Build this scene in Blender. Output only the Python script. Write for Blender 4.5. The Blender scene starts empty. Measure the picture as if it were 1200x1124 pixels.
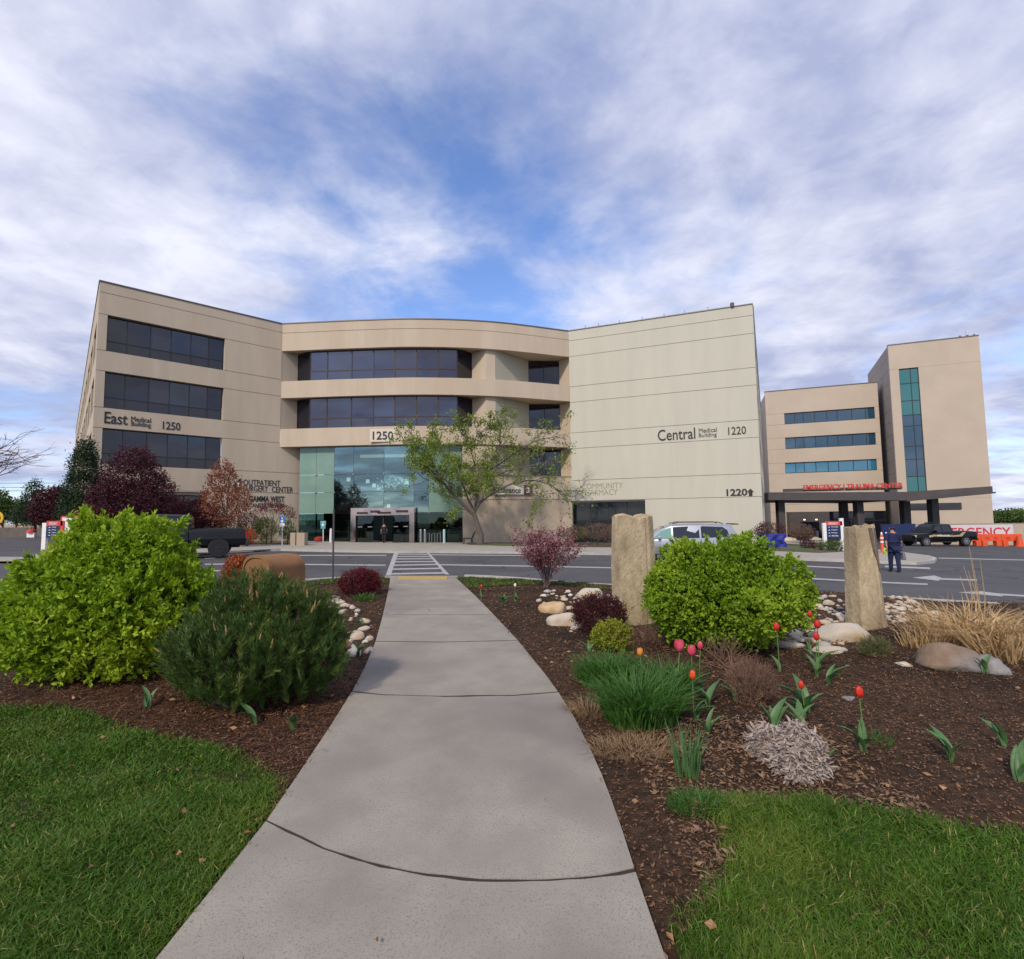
import bpy, bmesh, math, random
import numpy as np
from mathutils import Vector, Matrix
random.seed(7); rng = np.random.default_rng(7)
S = bpy.context.scene
COL = S.collection

# ---------------------------------------------------------------- camera
FPX = 600.0; PITCH = 0.0732; ROLL = 0.0125; CAMZ = 1.65
F_ = Vector((0, math.cos(PITCH), math.sin(PITCH)))
R0 = Vector((1, 0, 0)); U0 = Vector((0, -math.sin(PITCH), math.cos(PITCH)))
U_ = U0*math.cos(ROLL) + R0*math.sin(ROLL)
R_ = R0*math.cos(ROLL) - U0*math.sin(ROLL)
cd = bpy.data.cameras.new('camera'); cam = bpy.data.objects.new('camera', cd); COL.objects.link(cam)
cd.sensor_fit = 'HORIZONTAL'; cd.sensor_width = 36; cd.lens = 36*FPX/1200; cd.clip_start = 0.05; cd.clip_end = 6000
M = Matrix.Identity(4)
for i in range(3):
    M[i][0] = R_[i]; M[i][1] = U_[i]; M[i][2] = -F_[i]
M[2][3] = CAMZ
cam.matrix_world = M
S.camera = cam

# ---------------------------------------------------------------- world and sun
SUN_EL = math.radians(40); SUN_DIR = Vector((-0.42, -0.90, 0)).normalized()   # horizontal direction towards the sun
w = bpy.data.worlds.new('World'); S.world = w; w.use_nodes = True
nt = w.node_tree; nt.nodes.clear()
def N(tree, typ, **kw):
    n = tree.nodes.new(typ)
    for k, v in kw.items():
        if k in n.inputs.keys() if isinstance(k, str) else False: n.inputs[k].default_value = v
        else: setattr(n, k, v)
    return n
L = nt.links.new
sky = N(nt, 'ShaderNodeTexSky'); sky.sky_type = 'NISHITA'; sky.sun_disc = False
sky.sun_elevation = SUN_EL; sky.sun_rotation = math.atan2(SUN_DIR.x, SUN_DIR.y)
sky.air_density = 1.0; sky.dust_density = 0.6; sky.ozone_density = 2.0
bg = N(nt, 'ShaderNodeBackground'); bg.inputs['Strength'].default_value = 0.10
# clouds: noise over the direction of view laid out on a flat layer
tc = N(nt, 'ShaderNodeTexCoord')
sep = N(nt, 'ShaderNodeSeparateXYZ'); L(tc.outputs['Generated'], sep.inputs[0])
def mth(op, a, b=None, c=None, tree=nt, clamp=False):
    n = tree.nodes.new('ShaderNodeMath'); n.operation = op; n.use_clamp = clamp
    for i, x in enumerate((a, b, c)):
        if x is None: continue
        if isinstance(x, (int, float)): n.inputs[i].default_value = x
        else: tree.links.new(x, n.inputs[i])
    return n.outputs[0]
zc = mth('ADD', mth('MAXIMUM', sep.outputs[2], 0.0), 0.16)
cx = mth('DIVIDE', sep.outputs[0], zc); cy = mth('DIVIDE', sep.outputs[1], zc)
comb = N(nt, 'ShaderNodeCombineXYZ'); L(cx, comb.inputs[0]); L(cy, comb.inputs[1])
def cnoise(scale, detail, rough, dist, off=(0, 0, 0), sc=(1, 1, 1)):
    mp = N(nt, 'ShaderNodeMapping'); L(comb.outputs[0], mp.inputs[0]); mp.inputs['Location'].default_value = off; mp.inputs['Scale'].default_value = sc
    n = N(nt, 'ShaderNodeTexNoise'); n.inputs['Scale'].default_value = scale; n.inputs['Detail'].default_value = detail
    n.inputs['Roughness'].default_value = rough; n.inputs['Distortion'].default_value = dist
    L(mp.outputs[0], n.inputs['Vector']); return n.outputs['Fac']
n1 = cnoise(0.85, 9, 0.55, 0.35, (3.1, 1.7, 0), (1, 1.25, 1))
n2 = cnoise(2.6, 9, 0.6, 0.25, (9.3, 2.2, 4))
nsum = mth('ADD', mth('MULTIPLY', n1, 0.55), mth('MULTIPLY', n2, 0.45))
# the break in the clouds seen above the building
def gap(px, py, k, amp):
    d = (R_*((px-600)/600) + U_*((562-py)/600) + F_).normalized()
    vm = N(nt, 'ShaderNodeVectorMath', operation='DOT_PRODUCT'); L(tc.outputs['Generated'], vm.inputs[0]); vm.inputs[1].default_value = d
    return mth('MULTIPLY', mth('POWER', mth('MAXIMUM', vm.outputs['Value'], 0.0), k), amp)
g = mth('ADD', gap(600, 205, 40, 0.115), gap(600, 340, 90, 0.015)); g = mth('ADD', g, mth('ADD', gap(300, 330, 80, 0.05), gap(330, 140, 60, 0.05)))
g = mth('SUBTRACT', g, gap(60, 240, 70, 0.16)); g = mth('SUBTRACT', g, gap(980, 300, 14, 0.07))
g = mth('SUBTRACT', g, gap(250, 60, 40, 0.05))
cov = mth('SUBTRACT', nsum, g)
mr = N(nt, 'ShaderNodeMapRange'); L(cov, mr.inputs['Value']); mr.inputs['From Min'].default_value = 0.325; mr.inputs['From Max'].default_value = 0.57
mr.interpolation_type = 'SMOOTHSTEP'
# brightness inside the cloud
n3 = mth('ADD', mth('MULTIPLY', cnoise(1.5, 8, 0.5, 0.3, (5.5, 8.1, 2)), 0.6), mth('MULTIPLY', cnoise(5.0, 9, 0.6, 0.3, (1.5, 3.1, 7)), 0.4))
n3 = mth('ADD', n3, mth('SUBTRACT', gap(90, 235, 60, 0.10), mth('ADD', gap(20, 470, 50, 0.10), gap(1180, 60, 18, 0.07))))
mr2 = N(nt, 'ShaderNodeMapRange'); L(n3, mr2.inputs['Value']); mr2.inputs['From Min'].default_value = 0.38; mr2.inputs['From Max'].default_value = 0.62
cr = N(nt, 'ShaderNodeMix', data_type='RGBA'); L(mr2.outputs[0], cr.inputs[0])
CLOUD_DARK = (4.3, 4.8, 7.0, 1); CLOUD_LIGHT = (8.7, 8.9, 10.2, 1)
cr.inputs[6].default_value = CLOUD_DARK; cr.inputs[7].default_value = CLOUD_LIGHT
blue = N(nt, 'ShaderNodeMix', data_type='RGBA', blend_type='MULTIPLY'); blue.inputs[0].default_value = 1
L(sky.outputs[0], blue.inputs[6]); blue.inputs[7].default_value = (1.6, 1.75, 2.2, 1)
mx = N(nt, 'ShaderNodeMix', data_type='RGBA'); L(mr.outputs[0], mx.inputs[0]); L(blue.outputs[2], mx.inputs[6]); L(cr.outputs[2], mx.inputs[7])
L(mx.outputs[2], bg.inputs['Color'])
wo = N(nt, 'ShaderNodeOutputWorld'); L(bg.outputs[0], wo.inputs[0])
sl = bpy.data.lights.new('sun', 'SUN'); sl.energy = 2.9; sl.angle = math.radians(4); sl.color = (1.0, 0.89, 0.72)
so = bpy.data.objects.new('sun', sl); COL.objects.link(so)
sv = SUN_DIR*math.cos(SUN_EL) + Vector((0, 0, math.sin(SUN_EL)))
so.rotation_euler = sv.to_track_quat('Z', 'Y').to_euler(); so.location = (0, 0, 60)
S.view_settings.view_transform = 'Standard'; S.view_settings.look = 'None'
S.view_settings.gamma = 1; S.view_settings.use_curve_mapping = False
S.view_settings.exposure = 0.06

# ---------------------------------------------------------------- from a pixel of the 1200 x 1124 photograph to a place
CAM = Vector((0, 0, CAMZ))
def ray(px, py): return R_*((px-600)/FPX) + U_*((562-py)/FPX) + F_
def atz(px, py, z): d = ray(px, py); return CAM + d*((z-CAMZ)/d.z)
def aty(px, py, y): d = ray(px, py); return CAM + d*(y/d.y)
def sst(a, b, t): t = min(1, max(0, (t-a)/(b-a))); return t*t*(3-2*t)
def gz(x, y):
    """height of the ground (kerb-top level)"""
    xx = max(-45, min(60, x)); yy = min(100, y)
    return -0.0204*xx*sst(9, 17, yy) - 0.018*max(0, yy-12)
def gnd(px, py, dz=0):
    z = 0
    for _ in range(14):
        p = atz(px, py, z+dz)
        if p.y < 0 or p.y > 400: break
        z = gz(p.x, p.y)
    return Vector((p.x, p.y, z+dz))
ROADDZ = -0.13

# ---------------------------------------------------------------- mesh helpers
def link(o, parent=None, **kw):
    COL.objects.link(o)
    if parent is not None: o.parent = parent
    for k, v in kw.items():
        if v: o['category' if k == 'cat' else k] = v
    return o
def empty(name, loc, label=None, cat=None, group=None, rz=0):
    o = bpy.data.objects.new(name, None); o.location = loc; o.rotation_euler = (0, 0, rz); o.empty_display_size = .2
    return link(o, None, label=label, cat=cat, group=group)
class MB:
    def __init__(s): s.v = []; s.f = []; s.mi = []
    def add(s, vs, fs, mi=0):
        n = len(s.v); s.v += [tuple(v) for v in vs]; s.f += [tuple(i+n for i in f) for f in fs]; s.mi += [mi]*len(fs); return s
    def box(s, x0, x1, y0, y1, z0, z1, mi=0):
        return s.hexa([(x0,y0,z0),(x1,y0,z0),(x1,y1,z0),(x0,y1,z0),(x0,y0,z1),(x1,y0,z1),(x1,y1,z1),(x0,y1,z1)], mi)
    def hexa(s, p, mi=0):
        return s.add(p, [(0,3,2,1),(4,5,6,7),(0,1,5,4),(1,2,6,5),(2,3,7,6),(3,0,4,7)], mi)
    def prism(s, poly, z0, z1, mi=0):
        n = len(poly); a = sum(poly[i][0]*poly[(i+1)%n][1]-poly[(i+1)%n][0]*poly[i][1] for i in range(n))
        if a < 0: poly = poly[::-1]
        z0f = z0 if callable(z0) else (lambda x, y: z0); z1f = z1 if callable(z1) else (lambda x, y: z1)
        vs = [(p[0], p[1], z0f(p[0], p[1])) for p in poly] + [(p[0], p[1], z1f(p[0], p[1])) for p in poly]
        fs = [tuple(range(n-1, -1, -1)), tuple(range(n, 2*n))] + [(i, (i+1)%n, (i+1)%n+n, i+n) for i in range(n)]
        return s.add(vs, fs, mi)
    def tube(s, pts, rad, n=6, mi=0, cap=True):
        pts = [Vector(p) for p in pts]; m = len(pts)
        if not hasattr(rad, '__len__'): rad = [rad]*m
        vs = []; ref = Vector((0.31, 0.17, 0.93)); prev = None
        for i, p in enumerate(pts):
            t = (pts[min(i+1, m-1)] - pts[max(i-1, 0)])
            if t.length < 1e-9: t = Vector((0, 0, 1))
            t.normalize()
            if prev is None:
                a = t.cross(ref if abs(t.dot(ref)) < .95 else Vector((1, 0, 0))).normalized()
            else:
                a = prev - t*prev.dot(t)
                a = a.normalized() if a.length > 1e-6 else t.cross(ref).normalized()
            prev = a; b = t.cross(a)
            for k in range(n):
                an = 2*math.pi*k/n; vs.append(p + (a*math.cos(an) + b*math.sin(an))*rad[i])
        fs = [(i*n+k, i*n+(k+1)%n, (i+1)*n+(k+1)%n, (i+1)*n+k) for i in range(m-1) for k in range(n)]
        if cap: fs += [tuple(range(n-1, -1, -1)), tuple((m-1)*n+k for k in range(n))]
        return s.add(vs, fs, mi)
    def lathe(s, c, prof, n=16, mi=0, axis='z'):
        vs = []
        for r, h in prof:
            for k in range(n):
                a = 2*math.pi*k/n; u, v = r*math.cos(a), r*math.sin(a)
                vs.append((c[0]+u, c[1]+v, c[2]+h) if axis == 'z' else (c[0]+u, c[1]+h, c[2]+v) if axis == 'y' else (c[0]+h, c[1]+u, c[2]+v))
        m = len(prof)
        fs = [(i*n+k, i*n+(k+1)%n, (i+1)*n+(k+1)%n, (i+1)*n+k) for i in range(m-1) for k in range(n)]
        fs += [tuple(range(n-1, -1, -1)), tuple((m-1)*n+k for k in range(n))]
        return s.add(vs, fs, mi)
    def build(s, name, mat, parent=None, org=None, smooth=False, bevel=0, local=False, **kw):
        if local: o3 = (0, 0, 0)
        elif parent is not None:
            q = parent
            while q.parent: q = q.parent
            o3 = q.location
        elif org is not None: o3 = org
        else: o3 = (0, 0, 0)
        V = np.array(s.v, dtype=float).reshape(-1, 3) - np.array(tuple(o3))
        me = bpy.data.meshes.new(name); me.from_pydata(V.tolist(), [], s.f)
        for m in (mat if isinstance(mat, (list, tuple)) else [mat]): me.materials.append(m)
        if isinstance(mat, (list, tuple)): me.polygons.foreach_set('material_index', s.mi)
        if smooth: me.polygons.foreach_set('use_smooth', [True]*len(me.polygons))
        me.update()
        o = bpy.data.objects.new(name, me)
        if parent is None: o.location = o3
        link(o, parent, **kw)
        if bevel:
            b = o.modifiers.new('bevel', 'BEVEL'); b.width = bevel; b.segments = 2; b.limit_method = 'ANGLE'
        return o
def npmesh(name, V, Fq, mat, parent=None, org=(0, 0, 0), smooth=False, **kw):
    """V (n,3) world coords, Fq (m,k) index array with k = 3 or 4"""
    V = np.asarray(V, dtype=np.float32).reshape(-1, 3) - np.array(tuple(org), dtype=np.float32)
    me = bpy.data.meshes.new(name); k = Fq.shape[1]
    me.vertices.add(len(V)); me.vertices.foreach_set('co', V.ravel())
    me.loops.add(Fq.size); me.loops.foreach_set('vertex_index', Fq.astype(np.int32).ravel())
    me.polygons.add(len(Fq)); me.polygons.foreach_set('loop_start', np.arange(0, Fq.size, k, dtype=np.int32))
    me.polygons.foreach_set('use_smooth', np.full(len(Fq), smooth))
    me.update(calc_edges=True); me.materials.append(mat)
    o = bpy.data.objects.new(name, me)
    if parent is None: o.location = org
    link(o, parent, **kw); return o

# ---------------------------------------------------------------- materials
def mat(name, col, rough=0.8, col2=None, scale=8, detail=6, bump=0.0, bscale=None, metal=0.0, spec=0.5, coord='Object',
        lo=0.35, hi=0.65, emit=None, stretch=None, island=0.0, transl=0.0, coat=0.0, ior=None, col3=None, scale3=1.0, rough2=None):
    m = bpy.data.materials.new(name); m.use_nodes = True; t = m.node_tree; b = t.nodes['Principled BSDF']
    c4 = lambda c: (c[0], c[1], c[2], 1)
    b.inputs['Base Color'].default_value = c4(col); b.inputs['Roughness'].default_value = rough
    b.inputs['Metallic'].default_value = metal; b.inputs['Specular IOR Level'].default_value = spec
    if ior: b.inputs['IOR'].default_value = ior
    if coat: b.inputs['Coat Weight'].default_value = coat; b.inputs['Coat Roughness'].default_value = .04
    if emit: b.inputs['Emission Color'].default_value = c4(emit[0]); b.inputs['Emission Strength'].default_value = emit[1]
    out = None
    if col2 is not None or bump:
        tcn = N(t, 'ShaderNodeTexCoord'); src = tcn.outputs[coord]
        if stretch:
            mp = N(t, 'ShaderNodeMapping'); t.links.new(src, mp.inputs[0]); mp.inputs['Scale'].default_value = stretch; src = mp.outputs[0]
    if col2 is not None:
        n = N(t, 'ShaderNodeTexNoise'); n.inputs['Scale'].default_value = scale; n.inputs['Detail'].default_value = detail; n.inputs['Roughness'].default_value = .6
        t.links.new(src, n.inputs['Vector'])
        r = N(t, 'ShaderNodeMapRange'); t.links.new(n.outputs['Fac'], r.inputs['Value']); r.inputs['From Min'].default_value = lo; r.inputs['From Max'].default_value = hi
        fac = r.outputs[0]
        if island:
            gi = N(t, 'ShaderNodeNewGeometry')
            fac = mth('ADD', mth('MULTIPLY', fac, 1-island, tree=t), mth('MULTIPLY', gi.outputs['Random Per Island'], island, tree=t), tree=t)
        x = N(t, 'ShaderNodeMix', data_type='RGBA'); t.links.new(fac, x.inputs[0]); x.inputs[6].default_value = c4(col); x.inputs[7].default_value = c4(col2)
        out = x.outputs[2]
        if col3 is not None:
            n3_ = N(t, 'ShaderNodeTexNoise'); n3_.inputs['Scale'].default_value = scale3; n3_.inputs['Detail'].default_value = 4
            t.links.new(src, n3_.inputs['Vector'])
            r3 = N(t, 'ShaderNodeMapRange'); t.links.new(n3_.outputs['Fac'], r3.inputs['Value']); r3.inputs['From Min'].default_value = .48; r3.inputs['From Max'].default_value = .68
            x3 = N(t, 'ShaderNodeMix', data_type='RGBA'); t.links.new(r3.outputs[0], x3.inputs[0]); t.links.new(out, x3.inputs[6]); x3.inputs[7].default_value = c4(col3)
            out = x3.outputs[2]
        t.links.new(out, b.inputs['Base Color'])
    if bump:
        nb = N(t, 'ShaderNodeTexNoise'); nb.inputs['Scale'].default_value = bscale or scale*4; nb.inputs['Detail'].default_value = 8
        t.links.new(src, nb.inputs['Vector'])
        bp = N(t, 'ShaderNodeBump'); bp.inputs['Strength'].default_value = bump; bp.inputs['Distance'].default_value = 0.02
        t.links.new(nb.outputs['Fac'], bp.inputs['Height']); t.links.new(bp.outputs[0], b.inputs['Normal'])
    if transl:
        tr = N(t, 'ShaderNodeBsdfTranslucent'); ms = N(t, 'ShaderNodeMixShader'); ms.inputs[0].default_value = transl
        if out is not None: t.links.new(out, tr.inputs['Color'])
        else: tr.inputs['Color'].default_value = c4(col)
        t.links.new(b.outputs[0], ms.inputs[1]); t.links.new(tr.outputs[0], ms.inputs[2])
        t.links.new(ms.outputs[0], t.nodes['Material Output'].inputs['Surface'])
    return m
# ================================================================ materials in common
STUCCO = mat('stucco_tan', (0.45, 0.37, 0.28), .9, (0.53, 0.44, 0.34), scale=.9, bump=.25, bscale=40, stretch=(1, 1, .16), lo=.3, hi=.7, col3=(0.47, 0.375, 0.275), scale3=.25)
STUCCO_SHADED = mat('stucco_shaded', (0.36, 0.35, 0.28), .9, (0.41, 0.395, 0.32), scale=.4, bump=.25, bscale=40, stretch=(1, 1, .3))  # tan stucco greyed for the recess return walls: their shade is in the colour
STUCCO_PALE = mat('stucco_pale', (0.475, 0.457, 0.38), .9, (0.52, 0.498, 0.415), scale=1.0, bump=.25, bscale=40, stretch=(1, 1, .12), lo=.3, hi=.7)
STUCCO_H = mat('stucco_hospital', (0.46, 0.38, 0.30), .9, (0.50, 0.415, 0.33), scale=.3, bump=.2, bscale=30)
STUCCO_LOW = mat('stucco_rough_tan', (0.40, 0.325, 0.24), .95, (0.47, 0.385, 0.29), scale=2.5, bump=.5, bscale=30)
JOINT = mat('joint_sealant', (0.30, 0.25, 0.19), .9)
GLASS_DARK = mat('tinted_glass', (0.006, 0.007, 0.016), .04, ior=1.62)
GLASS_DARK2 = mat('tinted_glass_blind', (0.030, 0.027, 0.034), .08, ior=1.62)
GLASS_DARK3 = mat('tinted_glass_deep', (0.004, 0.005, 0.010), .03, ior=1.75)
GLASS_BLUE2 = mat('blue_tinted_glass_blind', (0.022, 0.025, 0.055), .05, ior=1.85)
GLASS_BAND = mat('spandrel_glass', (0.018, 0.014, 0.014), .12, ior=1.6)
GLASS_BLUE = mat('blue_tinted_glass', (0.010, 0.012, 0.038), .03, ior=1.9)
FRAME_BROWN = mat('bronze_frame', (0.045, 0.028, 0.03), .5, metal=.3)
FRAME_DARK = mat('black_frame', (0.015, 0.014, 0.016), .5)
TEAL_A = mat('teal_glass', (0.02, 0.16, 0.27), .05, ior=1.9)
TEAL_B = mat('deep_teal_glass', (0.012, 0.055, 0.10), .05, ior=1.9)
TEAL_C = mat('green_teal_glass', (0.03, 0.15, 0.16), .06, ior=1.7)
TEAL_D = mat('light_teal_glass', (0.06, 0.27, 0.40), .06, ior=1.9)
LETTER = mat('black_letter', (0.015, 0.015, 0.015), .5)
LETTER_GHOST = mat('removed_letter_ghost', (0.30, 0.285, 0.22), .9)
WHITE = mat('white_paint', (0.75, 0.75, 0.74), .5)
METAL = mat('steel', (0.45, 0.45, 0.46), .3, metal=.9)
CHROME = mat('chrome_trim', (0.42, 0.37, 0.36), .12, (0.32, 0.28, 0.28), scale=1.5, metal=1)
PARAPET = mat('parapet_metal', (0.14, 0.13, 0.12), .5, metal=.5)
CHARCOAL = mat('charcoal_cladding', (0.055, 0.047, 0.050), .6, (0.07, 0.06, 0.062), scale=1)
RED_LETTER = mat('red_letter', (0.62, 0.05, 0.035), .4)

class Plan:
    """a vertical plane from A to B seen from the camera; n points to the viewer"""
    def __init__(s, A, B):
        s.A = Vector((A[0], A[1])); s.B = Vector((B[0], B[1])); s.d = (s.B-s.A).normalized(); s.L = (s.B-s.A).length
        s.n = Vector((s.d.y, -s.d.x))
        if s.n.dot(-s.A) < 0: s.n = -s.n
    def pt(s, u, z, o=0):
        p = s.A + s.d*u + s.n*o; return (p.x, p.y, z)
    def hit(s, px, py, off=0):
        r = ray(px, py); a0 = s.A + s.n*off
        t = (a0.x*s.n.x + a0.y*s.n.y)/(r.x*s.n.x + r.y*s.n.y)
        p = CAM + r*t; return (Vector((p.x, p.y))-a0).dot(s.d), p.z
    def box(s, mb, u0, u1, z0, z1, o0, o1, mi=0):
        return mb.hexa([s.pt(u0,z0,o1), s.pt(u1,z0,o1), s.pt(u1,z0,o0), s.pt(u0,z0,o0), s.pt(u0,z1,o1), s.pt(u1,z1,o1), s.pt(u1,z1,o0), s.pt(u0,z1,o0)], mi)
def text(s, pl, u0, z0, width, height, m, parent, name='lettering', off=0.0, depth=.03, slant=0.0, bold=0.0, **kw):
    cu = bpy.data.curves.new('t', 'FONT'); cu.body = s; cu.size = 1; cu.extrude = .05; cu.offset = bold; cu.resolution_u = 3
    to = bpy.data.objects.new('t', cu); COL.objects.link(to)
    dg = bpy.context.evaluated_depsgraph_get(); me = bpy.data.meshes.new_from_object(to.evaluated_get(dg))
    bpy.data.objects.remove(to)
    V = np.array([v.co[:] for v in me.vertices]); lo = V.min(0); hi = V.max(0)
    F = [tuple(p.vertices) for p in me.polygons]; bpy.data.meshes.remove(me)
    ex = (V - lo)/(hi-lo)
    mb = MB(); mb.add([pl.pt(u0+e[0]*width + slant*e[1]*height, z0+e[1]*height, off+e[2]*depth) for e in ex], F)
    return mb.build(name, m, parent, **kw)
def facade(parent, pl, rows, m, thick=.4, gap=.04, name='wall_panel', backing=None, back=True):
    """rows: (z0, z1, [(u0, u1), ...]) solid spans; each is a panel of its own"""
    for z0, z1, spans in rows:
        for (u0, u1) in spans:
            mb = MB(); pl.box(mb, u0+.012, u1-.012, z0+gap/2, z1-gap/2, -thick, 0); mb.build(name, m, parent)
            mb = MB(); pl.box(mb, u0+.03, u1-.03, z0, z1, -thick+.02, -.05); mb.build('panel_joint', JOINT, parent)
def window(parent, pl, u0, u1, z0, z1, cols, frac, off, m_up=None, m_low=None, fm=None, bar=.07, name='window'):
    """frame (part) with panes (sub-parts); frac: list of row bounds 0..1; cols: count or list of fractions"""
    fm = fm or FRAME_DARK
    cf = [i/cols for i in range(cols+1)] if isinstance(cols, int) else cols
    us = [u0+(u1-u0)*c for c in cf]; zs = [z0+(z1-z0)*f for f in frac]
    mb = MB()
    pl.box(mb, u0, u1, z0, z0+bar, off, off+.1); pl.box(mb, u0, u1, z1-bar, z1, off, off+.1)
    for u in us: pl.box(mb, max(u0, u-bar/2), min(u1, u+bar/2), z0+bar, z1-bar, off, off+.095)
    for z in zs[1:-1]:
        for a, b in zip(us, us[1:]): pl.box(mb, a+bar/2, b-bar/2, z-bar/2, z+bar/2, off, off+.09)
    fr = mb.build(name, fm, parent)
    for j, (za, zb) in enumerate(zip(zs, zs[1:])):
        for i, (a, b) in enumerate(zip(us, us[1:])):
            mm = (m_low if j == 0 and len(frac) > 2 else m_up)
            if isinstance(mm, list): mm = mm[(i*7+j*3) % len(mm)]
            q = MB(); t = (rng.random()-.5)*.03
            q.hexa([pl.pt(a,za,off+.05+t), pl.pt(b,za,off+.05), pl.pt(b,za,off+.02), pl.pt(a,za,off+.02+t), pl.pt(a,zb,off+.05+t*.5), pl.pt(b,zb,off+.05), pl.pt(b,zb,off+.02), pl.pt(a,zb,off+.02+t*.5)])
            q.build('pane', mm, fr)
    return fr

ROOF = 19.05
LA = atz(117, 329.5, ROOF); LB = atz(331, 380, ROOF); RA = atz(666, 388.4, ROOF); RB = atz(882, 356.6, ROOF)
Q1 = atz(420, 376, ROOF); Q2 = atz(495, 374.3, ROOF); Q3 = atz(580, 378, ROOF)
GB = -1.6    # how far walls go down

# ================================================================ east building: left wing
east = empty('medical_building', (LA.x, LA.y, 0), 'tan four-storey medical building with curved centre, dark window bands and signs East and 1250', 'building')
pw = Plan(LA, LB)
u0 = pw.hit(126.5, 369)[0]; u1 = pw.hit(263.6, 400.3)[0]; LW = pw.L
ur = pw.hit(243, 600)[0]
LW2 = pw.hit(351.2, 580)[0]
rows = [(18.28, ROOF, [(0, LW)]), (16.68, 18.28, [(0, LW)]), (14.02, 16.68, [(0, u0), (u1, LW)]), (12.52, 14.02, [(0, LW)]),
        (9.86, 12.52, [(0, u0), (u1, LW)]), (8.38, 9.86, [(0, LW)]), (5.78, 8.38, [(0, u0), (u1, LW2)]), (3.98, 5.78, [(0, LW2)]),
        (GB, 3.98, [(0, u0), (ur, LW2)])]
facade(east, pw, rows, STUCCO)
for z0, z1 in ((14.02, 16.68), (9.86, 12.52), (5.78, 8.38)):
    window(east, pw, u0+.02, u1-.02, z0, z1, [0, .155, .345, .52, .695, .86, 1], [0, .31, 1], -.42, [GLASS_DARK, GLASS_DARK3, GLASS_DARK2, GLASS_DARK, GLASS_DARK3], GLASS_BAND, FRAME_DARK, bar=.05)
# recessed ground floor
window(east, pw, u0+.02, ur-.02, GB, 3.95, 5, [0, .4, 1], -1.6, GLASS_DARK, GLASS_DARK, FRAME_DARK)
mb = MB(); pw.box(mb, .1, LW-1.5, 3.7, 3.96, -1.9, -.42); mb.build('soffit', STUCCO, east)
mb = MB(); pw.box(mb, ur+.05, ur+.3, GB, 3.7, -1.9, -.41); mb.build('return_wall', STUCCO, east)
# lettering on the left wing
def sign(pl, s, ax, ay, bx, by, h, m, par, **kw):
    """lettering whose lower left and lower right corners are seen at two pixels"""
    ua, za = pl.hit(ax, ay); ub, zb = pl.hit(bx, by)
    return text(s, pl, ua, za, ub-ua, h, m, par, **kw)
sign(pw, 'East', 122, 496, 149, 500, .86, LETTER, east, bold=.01)
sign(pw, 'Medical', 153.5, 493.5, 176.5, 495, .36, LETTER, east)
sign(pw, 'Building', 153.5, 500.5, 176.5, 503, .44, LETTER, east)
sign(pw, '1250', 190.5, 503, 211, 505, .62, LETTER, east, bold=.008)
sign(pw, 'OUTPATIENT', 285, 568.5, 328, 571, .48, LETTER, east)
sign(pw, 'SURGERY', 285, 575.5, 313.5, 576.7, .50, LETTER, east)
sign(pw, 'CENTER', 318.5, 577, 343, 578, .50, LETTER, east)
sign(pw, 'GAMMA WEST', 291.5, 588, 333, 589.5, .50, LETTER, east, bold=.02)
sign(pw, 'CANCER SERVICES', 292, 594.5, 333, 595.5, .34, LETTER, east)
ua, za = pw.hit(275.5, 573.5); ub, zb = pw.hit(281.5, 574)
mb = MB(); s_ = ub-ua
mb.add([pw.pt(ua-.05, za, .06), pw.pt(ub, za, .06), pw.pt(ub, za+.95, .06), pw.pt(ua-.05, za+.5, .06), pw.pt(ua-.05, za, 0), pw.pt(ub, za, 0), pw.pt(ub, za+.95, 0), pw.pt(ua-.05, za+.5, 0)],
       [(0,1,2,3), (7,6,5,4), (0,4,5,1), (1,5,6,2), (2,6,7,3), (3,7,4,0)])
lg = mb.build('logo', LETTER, east)
mb = MB(); mb.add([pw.pt(ua+.2, za+.12, .075), pw.pt(ua+.33, za+.12, .075), pw.pt(ub-.12, za+.66, .075), pw.pt(ub-.30, za+.6, .075)], [(0,1,2,3)]); mb.build('logo_stroke', WHITE, lg)

# long side of the left wing, running away
LE = atz(88, 512, ROOF); LEd = (Vector((LE.x, LE.y))-Vector((LA.x, LA.y))).normalized()
sA = Vector((LA.x, LA.y)) + LEd*.0
pside = Plan(sA + LEd*84, sA + LEd*.41)
SL = pside.L
bays = []
k = SL-1.6
while k > 8: bays.append((k-4.6, k)); k -= 6.2
def spans_of(bs, L):
    out = []; e = 0
    for a, b in sorted(bs): out.append((e, a)); e = b
    out.append((e, L)); return [x for x in out if x[1]-x[0] > .05]
rows = [(18.28, ROOF, [(0, SL)]), (16.68, 18.28, [(0, SL)]), (14.02, 16.68, spans_of(bays, SL)), (12.52, 14.02, [(0, SL)]), (9.86, 12.52, spans_of(bays, SL)),
        (8.38, 9.86, [(0, SL)]), (5.78, 8.38, spans_of(bays, SL)), (3.98, 5.78, [(0, SL)]), (GB, 3.98, spans_of(bays, SL))]
facade(east, pside, rows, STUCCO)
for a, b in bays:
    for z0, z1 in ((14.02, 16.68), (9.86, 12.52), (5.78, 8.38), (GB, 3.98)):
        window(east, pside, a, b, z0, z1, 3, [0, .31, 1], -.42, GLASS_DARK, GLASS_BAND, FRAME_DARK)

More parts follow.
